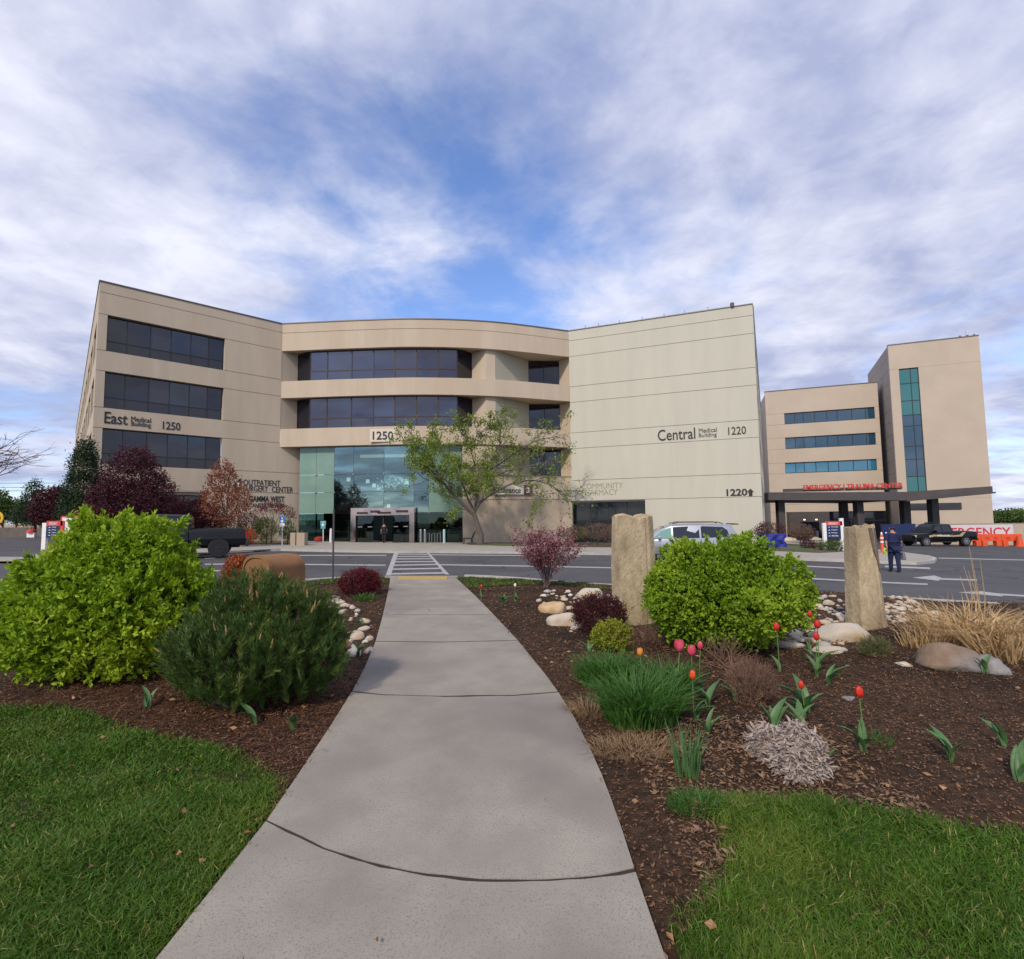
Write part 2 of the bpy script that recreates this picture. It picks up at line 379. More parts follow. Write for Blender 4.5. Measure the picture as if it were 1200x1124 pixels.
# ================================================================ east building: curved centre
def catmull(P, n):
    out = []
    P = [P[0]*2-P[1]] + P + [P[-1]*2-P[-2]]
    for i in range(1, len(P)-2):
        for k in range(n):
            t = k/n; a, b, c, d = P[i-1:i+3]
            out.append(.5*((2*b) + (c-a)*t + (2*a-5*b+4*c-d)*t*t + (3*b-a-3*c+d)*t**3))
    out.append(P[-2]); return out
V2 = lambda p: Vector((p[0], p[1]))
arc = catmull([V2(LB), V2(Q1), V2(Q2), V2(Q3), V2(RA)], 8)
def offs(pl, o):
    out = []
    for i, p in enumerate(pl):
        t = (pl[min(i+1, len(pl)-1)]-pl[max(i-1, 0)]).normalized(); n = Vector((t.y, -t.x)); out.append(p+n*o)
    return out
def band(name, line, z0, z1, o0, o1, m, parent):
    a = offs(line, o1); b = offs(line, o0); mb = MB(); n = len(line)
    vs = [(p.x, p.y, z0) for p in a] + [(p.x, p.y, z1) for p in a] + [(p.x, p.y, z1) for p in b] + [(p.x, p.y, z0) for p in b]
    fs = []
    for i in range(n-1):
        for r in range(4): s_ = ((r+1) % 4)*n; fs.append((r*n+i, r*n+i+1, s_+i+1, s_+i))
    fs += [(0, n, 2*n, 3*n), (4*n-1, 3*n-1, 2*n-1, n-1)]
    mb.add(vs, fs); o = mb.build(name, m, parent)
    bm = bmesh.new(); bm.from_mesh(o.data); bmesh.ops.recalc_face_normals(bm, faces=bm.faces); bm.to_mesh(o.data); bm.free()
    return o
barc = arc
i3 = min(range(len(arc)), key=lambda i: (arc[i]-V2(atz(576, 378, ROOF))).length)
for z0, z1 in ((16.6, 18.20), (18.24, ROOF), (12.36, 13.86), (8.02, 9.6)):
    for seg in (arc[:i3+1], arc[i3:]):
        band('curved_wall_band', seg, z0, z1, -.5, 0, STUCCO, east)
band('panel_joint', arc, 18.1, 18.4, -.45, -.05, JOINT, east)
LV = ((13.86, 16.6), (9.6, 12.36))
P0 = V2(LB) + (V2(LB)-V2(LA)).normalized()*-.1
P1 = V2(atz(349, 416.6, 16.6)); P2 = V2(atz(363.5, 410, 16.6)); P3 = V2(atz(536, 408.5, 16.6)); P4 = V2(atz(553, 414.5, 16.6))
P5 = V2(atz(569, 410, 16.6)); P6 = V2(atz(580, 411, 16.6)); P7 = V2(atz(619, 423.5, 16.6)); P8 = V2(atz(655, 423.8, 16.6)); P9 = V2(RA)+Vector((.12, .3))
MULL = [145, 212, 307, 392, 475, 560, 645, 720]
inner = offs(arc, -.35)
def on_inner(px, py, z):   # where a sight line crosses the inner arc
    p = V2(atz(px, py, z)); best = None; dr = Vector((ray(px, py).x, ray(px, py).y))
    for a, b in zip(inner, inner[1:]):
        e = b-a; den = dr.x*(-e.y)+dr.y*e.x
        if abs(den) < 1e-9: continue
        u = (dr.x*a.y-dr.y*a.x)/(dr.y*e.x-dr.x*e.y)
        if -.001 <= u <= 1.001: best = a+e*u
    return best
pts = [on_inner(320+m/3.333, 409, 16.6) for m in MULL]
for z0, z1 in LV:
    for a, b, mm in ((P0, P1, STUCCO), (P4, P5, STUCCO), (P5, P6, STUCCO), (P6, P7, STUCCO_SHADED), (P8, P9, STUCCO)):
        pl = Plan(a, b); mb = MB(); pl.box(mb, 0, pl.L+(.4 if a is P0 else 0), z0-.1, z1+.1, -.25, 0); mb.build('recess_wall', mm, east)
    for a, b in ((P1, pts[0]), (pts[-1], P4)):
        pl = Plan(a, b); window(east, pl, 0, pl.L, z0, z1, 1, [0, 1], -.12, GLASS_DARK, None, FRAME_BROWN)
    for i in range(7):
        pl = Plan(pts[i], pts[i+1]); window(east, pl, 0, pl.L, z0, z1, 1, [0, .33, 1], -.12, [GLASS_BLUE, GLASS_BLUE2][(i*5+int(z0)) % 3 == 0], [GLASS_BLUE, GLASS_BLUE2][i % 3 == 1], FRAME_BROWN, bar=.09)
    pl = Plan(P7, P8); window(east, pl, 0, pl.L, z0, z1, 2, [0, 1], -.12, GLASS_DARK, None, FRAME_DARK)
# second floor recess beside the entrance glass
z0, z1 = 5.35, 8.0
zlow = 5.35
for a, b, mm in ((P6, P7, STUCCO_SHADED), (P8, P9, STUCCO)):
    pl = Plan(a, b); mb = MB(); pl.box(mb, 0, pl.L, z0, z1, -.25, 0); mb.build('recess_wall', mm, east)
pl = Plan(P7, P8); window(east, pl, 0, pl.L, z0, z1, 2, [0, 1], -.12, GLASS_DARK, None, FRAME_DARK)
# floor slabs that close the recesses
def slab(name, poly, z0, z1, m, parent):
    mb = MB(); mb.prism([(p[0], p[1]) for p in poly], z0, z1); return mb.build(name, m, parent)
back = [V2(LB)+Vector((0, 8)), V2(RA)+Vector((0, 8))]
inn2 = offs(arc, -.48)
for z0, z1 in ((16.72, 18.9), (12.48, 13.74), (8.14, 9.48)):
    slab('floor_slab', inn2 + [back[1], back[0]], z0, z1, STUCCO, east)
# lower wall right of the entrance glass
GX0 = V2(atz(546, 527, 7.98)); 
lowarc = [p for p in offs(arc, -.15) if p.x > GX0.x+.35]
lowarc = [Vector((GX0.x, lowarc[0].y-.08))] + lowarc[:-1] + [V2(RA)+Vector((.0, -.02))]
lowL = Plan(lowarc[0], lowarc[-1])
i6 = V2(P6)
la = [p for p in lowarc if p.x < P6.x] + [P6]
band('pilaster_wall', la, 5.40, 7.98, -.6, 0, STUCCO, east)
band('low_wall', lowarc, 3.22, 5.35, -.5, 0, STUCCO, east)
band('low_wall', lowarc, GB, 3.17, -.5, 0, STUCCO_LOW, east)
band('panel_joint', lowarc, 3.0, 3.4, -.45, -.05, JOINT, east)
slab('ledge', lowarc + [P9, P8, P7, P6], 5.2, 5.349, STUCCO, east)
pl = Plan(GX0, GX0+Vector((.01, 5))); mb = MB(); mb.box(GX0.x, GX0.x+.3, GX0.y+.3, GX0.y+7, GB, 8.0); mb.build('return_wall', STUCCO, east)
pl_low = Plan(lowarc[0], lowarc[-1])
# sign lettering on centre
pm = Plan(arc[12], arc[18])
ua, za = pm.hit(437, 515.5); ub, _ = pm.hit(461, 515.5)
mb = MB(); pm.box(mb, ua-.25, ub+.2, za-.18, za+.92, .02, .07); sp = mb.build('sign_plate', mat('plate_cream', (0.62, 0.55, 0.46), .6), east)
text('1250', pm, ua, za, ub-ua, .72, LETTER, sp, off=.08, bold=.012)
pe = Plan(offs(arc, .02)[i3], offs(arc, .02)[-2])
def plate(px0, py0, px1, py1, m, par, o=.0, name='sign_plate', pl=pe):
    ua, za = pl.hit(px0, py0); ub, zb = pl.hit(px1, py1); mb = MB(); pl.box(mb, ua, ub, za, zb, o, o+.08); return mb.build(name, m, par), ua, ub, za, zb
b_, ua, ub, za, zb = plate(581, 579.5, 613.5, 569.5, mat('plate_white', (0.62, 0.58, 0.52), .6), east)
text('Entrance', pe, ua+.15, za+.14, (ub-ua)*.82, .50, LETTER, b_, off=.085)
b_, ua, ub, za, zb = plate(613.8, 580, 623.2, 569, mat('plate_brown', (0.09, 0.045, 0.025), .6), east)
text('3', pe, ua+.22, za+.17, .3, .48, WHITE, b_, off=.085, bold=.02)
pq = Plan(offs(arc, -.1)[i3-6], offs(arc, -.1)[i3+3])
ua, za = pq.hit(547, 586); ub, _ = pq.hit(569, 586); text('1250', pq, ua, za, ub-ua, .62, LETTER, east, off=.12, bold=.012)

# ================================================================ entrance glass and lobby
def glassmat(name, tint, refl, mixf, rough=.02):
    m = bpy.data.materials.new(name); m.use_nodes = True; t = m.node_tree; t.nodes.clear()
    tr = N(t, 'ShaderNodeBsdfTransparent'); tr.inputs[0].default_value = (*tint, 1)
    gl = N(t, 'ShaderNodeBsdfGlossy'); gl.inputs['Roughness'].default_value = rough; gl.inputs[0].default_value = (*refl, 1)
    fr = N(t, 'ShaderNodeFresnel'); fr.inputs[0].default_value = 1.5
    f2 = mth('ADD', fr.outputs[0], mixf, tree=t, clamp=True)
    ms = N(t, 'ShaderNodeMixShader'); t.links.new(f2, ms.inputs[0]); t.links.new(tr.outputs[0], ms.inputs[1]); t.links.new(gl.outputs[0], ms.inputs[2])
    o = N(t, 'ShaderNodeOutputMaterial'); t.links.new(ms.outputs[0], o.inputs[0]); return m
GLASS_CLEAR = glassmat('entrance_glass', (0.50, 0.66, 0.64), (0.72, 0.95, 0.97), .14)
GLASS_DOOR = glassmat('door_glass', (0.35, 0.42, 0.42), (0.8, 0.95, 0.95), .03)
GLASS_FROST = mat('frosted_green_glass', (0.19, 0.33, 0.27), .12, (0.27, 0.41, 0.34), scale=.35, ior=1.55, transl=.25)
GLASS_LOW = glassmat('low_green_glass', (0.22, 0.36, 0.32), (0.7, 0.95, 0.85), .03)
glass = empty('glass_wall', (atz(450, 635, -.35).x, 45, -.35), 'tall green glass entrance wall with point fittings under the curved 1250 band', 'glass wall')
garc = offs(arc, -.6)
def on_g(px):
    dr = Vector((ray(px, 523).x, ray(px, 523).y)); best = None
    for a, b in zip(garc, garc[1:]):
        e = b-a; den = (dr.y*e.x-dr.x*e.y); u = (dr.x*a.y-dr.y*a.x)/den
        if -.3 <= u <= 1.3 and (best is None or 0 <= u <= 1): best = a+e*u
    return best
gx = [351.5, 371, 392, 414.5, 450, 485, 502.5, 526.4, 546]
gp = [on_g(x) for x in gx]
gzs = [-.5, 2.15, 4.0, 5.55, 8.0]
Z_ENT = gz(-10, 46)
fit = MB(); seam = MB()
for i in range(8):
    pl = Plan(gp[i], gp[i+1])
    for j in range(4):
        door = i in (3, 4) and j == 0
        if door: continue
        m = GLASS_LOW if j == 0 and i not in (3, 4) else (GLASS_FROST if (i < 2 or i > 5) and j > 0 and not (i == 7 and j == 9) else GLASS_CLEAR)
        mb = MB(); pl.box(mb, .012, pl.L-.012, gzs[j]+.012, gzs[j+1]-.012, -.02, 0); mb.build('glass_panel', m, glass)
    if i:
        for z in gzs[1:4]:
            q = MB(); p = pl.pt(0, z, .03); q.lathe((p[0], p[1], z), [(.05, -.06), (.09, -.03), (.09, .03), (.05, .06)], 8, axis='y'); q.build('point_fitting', METAL, glass)
        q = MB(); pl.box(q, -.02, .02, -.5, 8.0, -.28, -.03); q.build('glass_fin', mat('fin_glass', (0.03, 0.07, 0.065), .1) if i == 1 else bpy.data.materials['fin_glass'], glass)
# lobby behind: floor, back wall, ceiling
lob = empty('lobby_interior', (gp[4].x, gp[4].y+4, Z_ENT), 'dim green-grey lobby room seen behind the entrance glass', 'lobby')
LOBW = mat('lobby_wall', (0.10, 0.14, 0.14), .8, (0.14, 0.18, 0.17), scale=.5)
mb = MB(); mb.box(gp[0].x-.2, gp[8].x, gp[0].y+6.5, gp[0].y+6.8, GB, 8.1); mb.build('back_wall', LOBW, lob)
mb = MB(); mb.prism([(p.x, p.y) for p in offs(gp, -.1)] + [(gp[8].x, gp[0].y+6.5), (gp[0].x, gp[0].y+6.5)], Z_ENT-.2, Z_ENT+.02); mb.build('lobby_floor', mat('lobby_tile', (0.12, 0.11, 0.10), .2), lob)
mb = MB(); mb.box(gp[2].x, gp[6].x, gp[0].y+4.5, gp[0].y+6.4, 3.3, 3.8); mb.build('mezzanine', mat('mezz', (0.25, 0.27, 0.25), .7), lob)
mb = MB(); mb.box(gp[3].x, gp[5].x+1.5, gp[0].y+1.5, gp[0].y+1.75, 7.25, 7.5); mb.build('light_cove', mat('cove_light', (0.8, 0.75, 0.6), .6, emit=((1, .9, .7), .6)), lob)
for k in range(4):
    mb = MB(); x = gp[2].x + 1.2 + k*3.2; mb.box(x, x+.35, gp[0].y+4.6, gp[0].y+4.95, GB, 3.3); mb.build('lobby_column', LOBW, lob)
for k, (x, y, z) in enumerate([(5, 3, 5.0), (5.6, 3, 4.6), (8.5, 4, 4.9), (13.5, 3, 4.8), (3.2, 3, 5.2), (11.5, 5, 2.6), (6.5, 5, 2.7)]):
    mb = MB(); mb.box(gp[0].x+x, gp[0].x+x+.28, gp[0].y+y, gp[0].y+y+.2, z, z+.35); mb.build('wall_light', mat('lamp_glow', (0.8, 0.8, 0.7), .5, emit=((1, .95, .8), 1.2)) if k == 0 else bpy.data.materials['lamp_glow'], lob)
ch = empty('chandelier', (atz(457, 566, 5).x, gp[4].y+2.2, 7.9), 'hanging chandelier of many small pale glass pieces inside the lobby', 'chandelier')
cc = atz(457, 566, 5); cc = aty(457, 566, gp[4].y+2.2)
mb = MB()
for k in range(46):
    x = cc.x+(rng.random()-.5)*2.9; y = cc.y+(rng.random()-.5)*1.2; z = cc.z+(rng.random()-.5)*1.3
    mb.box(x, x+.09+.09*rng.random(), y, y+.05, z, z+.08+.12*rng.random())
mb.build('glass_drops', mat('drop_glow', (0.75, 0.72, 0.6), .4, emit=((1, .93, .75), .7)), ch, kind='stuff')
mb = MB(); 
for k in range(9): mb.tube([(cc.x-1.2+k*.3, cc.y, cc.z-.3), (cc.x-1.2+k*.3, cc.y, 7.9)], .01, 4)
mb.build('hanging_rods', METAL, ch)
# vestibule with chrome portal and doors
ves = empty('entrance_vestibule', (gp[4].x, gp[4].y-.8, Z_ENT), 'chrome framed entrance portal with dark sliding glass doors in the glass wall', 'entrance')
va = aty(412, 634, gp[4].y-1.3); vb = aty(484, 634, gp[4].y-1.3)
pv = Plan(va, vb); ztop = aty(450, 595, gp[4].y-1.3).z; zdt = aty(450, 604, gp[4].y-1.3).z
mb = MB(); pv.box(mb, -.1, pv.L+.1, zdt, ztop, -.9, 0); mb.build('header', CHROME, ves)
for a, b in ((-.1, .32), (pv.L-.32, pv.L+.1)):
    mb = MB(); pv.box(mb, a, b, GB, zdt-.003, -.9, 0); mb.build('portal_column', CHROME, ves)
mb = MB()
for f in (0, .25, .5, .75, 1):
    u = .32+(pv.L-.64)*f; pv.box(mb, max(.33, u-.05), min(pv.L-.33, u+.05), Z_ENT+.03, zdt-.01, -.35, -.27)
fr = mb.build('door_frame', FRAME_DARK, ves)
for i in range(4):
    ua = .32+(pv.L-.64)*i/4+.05; ub = .32+(pv.L-.64)*(i+1)/4-.05
    if i in (1, 2): ua, ub = (ua-.75, ub-.75) if i == 1 else (ua+.75, ub+.75)
    mb = MB(); pv.box(mb, ua, ub, Z_ENT+.05, zdt-.05, -.33+(.09 if i in (1, 2) else 0), -.30+(.09 if i in (1, 2) else 0)); dr_ = mb.build('door', GLASS_DOOR, ves)
    mb = MB(); pv.box(mb, ua+.1, ub-.1, Z_ENT+1.35, Z_ENT+1.42, -.19, -.17); mb.build('door_bar', METAL, dr_)
for i, (f, wd) in enumerate(((.08, .18), (.3, .16), (.42, .22), (.72, .2))):
    mb = MB(); pv.box(mb, pv.L*f, pv.L*(f+wd), zdt+.12+.1*(i % 2), zdt+.3+.12*(i % 2), .002, .02); mb.build('header_panel', FRAME_BROWN, ves)
mb = MB(); pv.box(mb, pv.L*.25, pv.L*.75, Z_ENT, Z_ENT+.045, -.1, 1.1); mb.build('door_mat', FRAME_DARK, ves)

# ================================================================ central building (right wing)
cen = empty('medical_building', (RA.x, RA.y, 0), 'pale windowless concrete wall building signed Central Medical Building 1220', 'building')
pr = Plan(RA, RB); RL = pr.L
wu1 = pr.hit(756.5, 610)[0]; wz = 3.02
wu0 = pr.hit(668.5, 610)[0]
zj = [(18.12, ROOF), (16.6, 18.12), (13.72, 16.6), (12.24, 13.72), (9.36, 12.24), (7.9, 9.36), (4.94, 7.9), (3.06, 4.94)]
rows = [(a, b, [(0, RL)]) for a, b in zj] + [(GB, 3.06, [(0, wu0), (wu1, RL)])]
facade(cen, pr, rows, STUCCO_PALE)
window(cen, pr, wu0+.02, wu1-.02, GB, 3.02, 4, [0, .62, 1], -.9, mat('navy_glass', (0.01, 0.017, 0.022), .06, ior=1.5), bpy.data.materials['navy_glass'], FRAME_DARK)
mb = MB(); pr.box(mb, wu0, wu1, 2.9, 3.05, -1, -.41); mb.build('soffit', STUCCO_PALE, cen)
sign(pr, 'Central', 771, 517, 815, 513.5, .98, LETTER, cen, bold=.008)
sign(pr, 'Medical', 819, 507.5, 840, 506, .38, LETTER, cen)
sign(pr, 'Building', 819, 514, 840, 513, .42, LETTER, cen)
sign(pr, '1220', 853.5, 510, 874.5, 509, .66, LETTER, cen, bold=.006)
sign(pr, '1220', 851.5, 581.5, 876, 581, .58, LETTER, cen, bold=.03)
sign(pr, 'COMMUNITY', 682, 573.5, 730, 572, .52, LETTER_GHOST, cen, depth=.02)
sign(pr, 'PHARMACY', 682, 581, 724, 580, .52, LETTER_GHOST, cen, depth=.02)
ua, za = pr.hit(879.7, 581)
mb = MB(); mb.add([pr.pt(ua+x*.3, za+z*.58, o) for o in (.06, 0) for x, z in ((-.45, 0), (.45, 0), (.45, .55), (.8, .55), (0, 1), (-.8, .55), (-.45, .55))],
    [tuple(range(7)), tuple(range(13, 6, -1))] + [(i, i+7, (i+1) % 7+7, (i+1) % 7) for i in range(7)]); mb.build('arrow', LETTER, cen)
RE = atz(891, 473, ROOF); REd = (V2(RE)-V2(RB)).normalized()
ps2 = Plan(V2(RB)+REd*.41, V2(RB)+REd*46); L2 = ps2.L
bays = []; k = 2.2
while k < L2-6: bays.append((k, k+4.6)); k += 6.4
rows = []
for (a, b), wdw in zip(zj + [(GB, 3.06)], (0, 0, 1, 0, 1, 0, 1, 0, 1)): rows.append((a, b, spans_of(bays, L2) if wdw else [(0, L2)]))
facade(cen, ps2, rows, STUCCO_PALE)
for a, b in bays:
    for z0, z1 in ((13.72, 16.6), (9.36, 12.24), (4.94, 7.9), (GB, 3.06)):
        window(cen, ps2, a, b, z0, z1, 2, [0, 1], -.42, GLASS_DARK, None, FRAME_DARK)
# roofs and parapet caps
lb = V2(LB)+Vector((6, 16))
slab('roof', [V2(LA)+Vector((.3, .3)), V2(LB)+Vector((0, .5)), lb, V2(LA)+LEd*84+Vector((.4, 0))], 18.7, 18.9, CHARCOAL, east)
slab('roof', [V2(RA)+Vector((0, .5)), V2(RB)+Vector((-.3, .4)), V2(RB)+REd*46+Vector((-.4, 0)), V2(RA)+Vector((2, 40))], 18.7, 18.9, CHARCOAL, cen)
for pl, par in ((pw, east), (pside, east), (pr, cen), (ps2, cen)):
    mb = MB(); pl.box(mb, -.04, pl.L+.02, ROOF+.001, ROOF+.09, -.5, .05); mb.build('parapet_cap', PARAPET, par)
band('parapet_cap', arc, ROOF+.002, ROOF+.09, -.5, .05, PARAPET, east)
for k, f in enumerate((.1, .18, .3, .43, .55, .66, .78, .9)):
    mb = MB(); mb.tube([pr.pt(RL*f, ROOF+.05, -.2), pr.pt(RL*f, ROOF+.42, -.2)], .035, 5); mb.build('roof_spike', METAL, cen)
# service mast on the roof corner
mb = MB(); mb.box(RB.x-1.6, RB.x-1.35, RB.y+.4, RB.y+.65, ROOF, ROOF+.35); mb.build('roof_vent', PARAPET, cen)

# ================================================================ hospital
HZ = 22.8
HA = atz(896, 459.7, HZ); HB = atz(1028, 448.3, HZ)
hosp = empty('hospital', (HA.x, HA.y, -2.2), 'beige hospital block with three blue strip windows behind the emergency canopy', 'building')
ph = Plan(HA, HB); HL = ph.L
def zpl(pl, px, py): return pl.hit(px, py)[1]
ws = []
for (ya, yb), (xa, xb) in zip(((484.5, 497.5), (513, 526.5), (542.5, 555)), ((919, 1024.6), (920, 1025.6), (920, 1026.8))):
    a, zt = ph.hit(xa, ya); b, _ = ph.hit(xb, ya-7); zb = ph.hit(xa, yb)[1]; ws.append((a, b, zb, zt))
HG = -3.4
zt0 = zpl(ph, 930, 575)
rows = [(ws[0][3], HZ, [(0, HL)])]
prevb = None
for i, (a, b, zb, zt) in enumerate(ws):
    rows.append((zb, zt, [(0, a), (b, HL)]))
    nz = ws[i+1][3] if i < 2 else 3.2
    rows.append((nz, zb, [(0, HL)]))
dz_top = 1.9; ea = ph.hit(922, 610)[0]; eb = HL-.05
rows.append((dz_top, 3.2, [(0, HL)])); rows.append((HG, dz_top, [(0, ea)]))
facade(hosp, ph, rows, STUCCO_H, gap=.03)
cyc = [TEAL_B, TEAL_D, TEAL_A, TEAL_B, TEAL_A, TEAL_D, TEAL_B]
for i, (a, b, zb, zt) in enumerate(ws):
    window(hosp, ph, a+.02, b-.02, zb+.02, zt-.02, [0, .12, .22, .35, .485, .6, .76, .91, 1], [0, 1], -.3, [cyc, cyc[::-1], cyc[2:]+cyc[:2]][i], None, FRAME_DARK, bar=.09)
window(hosp, ph, ea+.02, eb, HG, dz_top, 9, [0, .72, 1], -.3, GLASS_DARK, GLASS_DARK, FRAME_DARK, bar=.12)
# entrance box under the canopy
ea2 = ph.hit(967, 610)[0]
mb = MB(); ph.box(mb, ea, ea2, -1.9, 1.9, 0.01, 3.2); pb_ = mb.build('entrance_box', CHARCOAL, hosp)
mb = MB(); ph.box(mb, ea+1.5, ea2-1.5, -1.89, .3, 3.21, 3.28); mb.build('entrance_door', GLASS_DARK, pb_)
for f in (.35, .65):
    mb = MB(); ph.box(mb, ea+(ea2-ea)*f, ea+(ea2-ea)*f+.25, .55, .72, 3.21, 3.3); mb.build('entrance_lamp', mat('door_lamp', (0.8, 0.7, 0.5), .5, emit=((1, .85, .6), 2.0)) if f == .35 else bpy.data.materials['door_lamp'], pb_)
mb = MB(); ph.box(mb, 0, ph.L, HZ+.001, HZ+.15, -.5, .06); mb.build('parapet_cap', PARAPET, hosp)
# left return of the hospital and the narrow link behind the central building
mb = MB(); mb.hexa([(HA.x-3.2, HA.y+6, HG), (HA.x-.06, HA.y+6, HG), (HA.x-.06, HA.y+9, HG), (HA.x-3.2, HA.y+9, HG)]+[(HA.x-3.2, HA.y+6, 21.5), (HA.x-.06, HA.y+6, 21.5), (HA.x-.06, HA.y+9, 21.5), (HA.x-3.2, HA.y+9, 21.5)]); mb.build('link_wall', STUCCO_H, hosp)
mb = MB(); mb.prism([ph.pt(.1, 0, -.42)[:2], ph.pt(HL, 0, -.42)[:2], ph.pt(HL, 0, -14)[:2], ph.pt(.1, 0, -14)[:2]], HG, HZ-.3); mb.build('rear_block', STUCCO_H, hosp)
# stair tower
TZ = 27.1
TC = atz(1040.3, 405.3, TZ); TR = atz(1147, 393.5, TZ); 
TL = aty(1027.5, 424, 84.8)
tower = empty('stair_tower', (TC.x, TC.y, -2.2), 'tall blank beige tower with one vertical strip of teal glass at the right', 'tower')
pt_ = Plan(TC, TR); 
wa, wz1 = pt_.hit(1053.3, 432.5); wb, _ = pt_.hit(1076, 430.3)
rows = [(wz1, TZ, [(0, pt_.L)])] + [(a, b, [(0, wa), (wb, pt_.L)]) for a, b in ((3.6, wz1),)] + [(HG, 3.6, [(0, pt_.L)])]
facade(tower, pt_, rows, STUCCO_H, gap=.02)
f_ = [0, .06, .17, .27, .40, .50, .58, .69, .78, .885, 1][::-1]
fr_ = [0, .055, .17, .30, .40, .555, .64, .75, .885, 1]
window(tower, pt_, wa+.02, wb-.02, 3.6, wz1-.02, [0, .6, 1], fr_, -.25, [TEAL_C, TEAL_B, TEAL_B, TEAL_C, TEAL_C, TEAL_B, TEAL_B], TEAL_B, FRAME_DARK, bar=.09)
TSIDE_SHADED = mat('tower_side_shaded', (0.33, 0.28, 0.24), .8, (0.38, 0.32, 0.27), scale=1.2)  # darker copy of the hospital stucco, shade of the side face painted in
ptl = Plan(V2(TC), V2(TL)); 
# outward normal of the side face
if ptl.n.x > 0: ptl.n = -ptl.n
ptl.L += 9
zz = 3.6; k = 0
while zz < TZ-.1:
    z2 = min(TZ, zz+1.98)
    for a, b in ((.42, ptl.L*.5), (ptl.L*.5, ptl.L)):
        mb = MB(); ptl.box(mb, a+.02, b-.02, zz+.02, z2-.02, -.3, 0); mb.build('side_panel', TSIDE_SHADED, tower)
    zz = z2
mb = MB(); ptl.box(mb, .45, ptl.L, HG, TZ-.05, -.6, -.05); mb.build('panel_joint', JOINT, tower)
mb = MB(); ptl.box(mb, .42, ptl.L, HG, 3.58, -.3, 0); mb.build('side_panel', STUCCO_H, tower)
mb = MB(); mb.prism([pt_.pt(.5, 0, -.42)[:2], pt_.pt(pt_.L-.02, 0, -.42)[:2], pt_.pt(pt_.L-.02, 0, -11)[:2], pt_.pt(4, 0, -11)[:2]], HG, TZ-.3); mb.build('rear_block', STUCCO_H, tower)
mb = MB(); pt_.box(mb, 0, pt_.L, TZ+.001, TZ+.15, -.5, .05); mb.build('parapet_cap', PARAPET, tower)
ptu = pt_.hit(1133, 396)[0]; mb = MB(); mb.tube([pt_.pt(ptu, TZ, -.3), pt_.pt(ptu, TZ+1.1, -.3)], .05, 5); mb.build('mast', METAL, tower)
for f in (.8, .88, .95):
    mb = MB(); pt_.box(mb, pt_.L*f, pt_.L*f+.2, TZ+.16, TZ+.36, -.3, -.1); mb.build('roof_bracket', PARAPET, tower)
lu, lz = pt_.hit(1072, 594); mb = MB(); pt_.box(mb, lu-1.5, lu+5.5, lz-.4, lz+.5, .02, .2); mb.build('low_window_band', GLASS_DARK, tower)

# ================================================================ emergency canopy
can = empty('entrance_canopy', (50, 66, -2), 'long charcoal canopy on dark columns with red EMERGENCY TRAUMA CENTER letters on top', 'canopy')
def hor(px, py, D): return aty(px, py, D)
cl_b = aty(900.5, 586, 66); cm_b = aty(1062, 586.5, 62); ct_b = aty(1163.5, 577, 57)
cl_t = aty(900.5, 577, 66); cm_t = aty(1062, 576.5, 62); ct_t = aty(1163, 569.8, 57)
mb = MB()
bk = lambda p: (p.x+2.5, p.y+14, p.z)
mb.hexa([tuple(cl_b), tuple(cm_b), bk(cm_b), bk(cl_b), tuple(cl_t), tuple(cm_t), bk(cm_t), bk(cl_t)]); mb.build('fascia', CHARCOAL, can)
mb = MB(); e_ = Vector((.012, -.004, 0)); cb2 = Vector(cm_b)+e_; ct2 = Vector(cm_t)+e_
mb.hexa([tuple(cb2), tuple(ct_b), bk(ct_b), bk(cb2), tuple(ct2), tuple(ct_t), bk(ct_t), bk(ct2)]); mb.build('wing', CHARCOAL, can)
mb = MB(); mb.hexa([(cm_b.x, cm_b.y-.15, cm_b.z-.12), (ct_b.x+.2, ct_b.y-.15, ct_b.z-.12), (ct_b.x+.2, ct_b.y+.05, ct_b.z-.12), (cm_b.x, cm_b.y+.05, cm_b.z-.12), (cm_b.x, cm_b.y-.15, cm_b.z+.05), (ct_b.x+.2, ct_b.y-.15, ct_b.z+.05), (ct_b.x+.2, ct_b.y+.05, ct_b.z+.05), (cm_b.x, cm_b.y+.05, cm_b.z+.05)]); mb.build('drip_edge', CHARCOAL, can)
for px, dy in ((914.5, 2), (988.5, 8), (1006, 2), (1060.5, 3), (1093.5, 2.5)):
    Y = 66-(px-900)/162*4+dy; p = aty(px, 600, Y); r_ = .42
    mb = MB(); mb.prism([(p.x-r_, p.y-r_), (p.x+r_, p.y-r_), (p.x+r_, p.y+r_), (p.x-r_, p.y+r_)], gz(p.x, p.y)-.4, cl_b.z+.01+max(0, (px-1062)*.02)); mb.build('column', CHARCOAL, can)
pc = Plan((cl_t.x, cl_t.y+.3), (cm_t.x, cm_t.y+.3))
ua, za = pc.hit(941, 576); ub, _ = pc.hit(1057.5, 575)
zl = max(cl_t.z, cm_t.z)+.04
text('EMERGENCY | TRAUMA CENTER', pc, ua, cl_t.z+.02, ub-ua, .80, RED_LETTER, can, off=.2, depth=.12, bold=.03)
ua0 = pc.hit(919, 576)[0]; mb = MB(); pc.box(mb, ua0, ub+.2, cl_t.z+.02, cl_t.z+.42, -.7, -.5); mb.build('letter_rail', CHARCOAL, can)
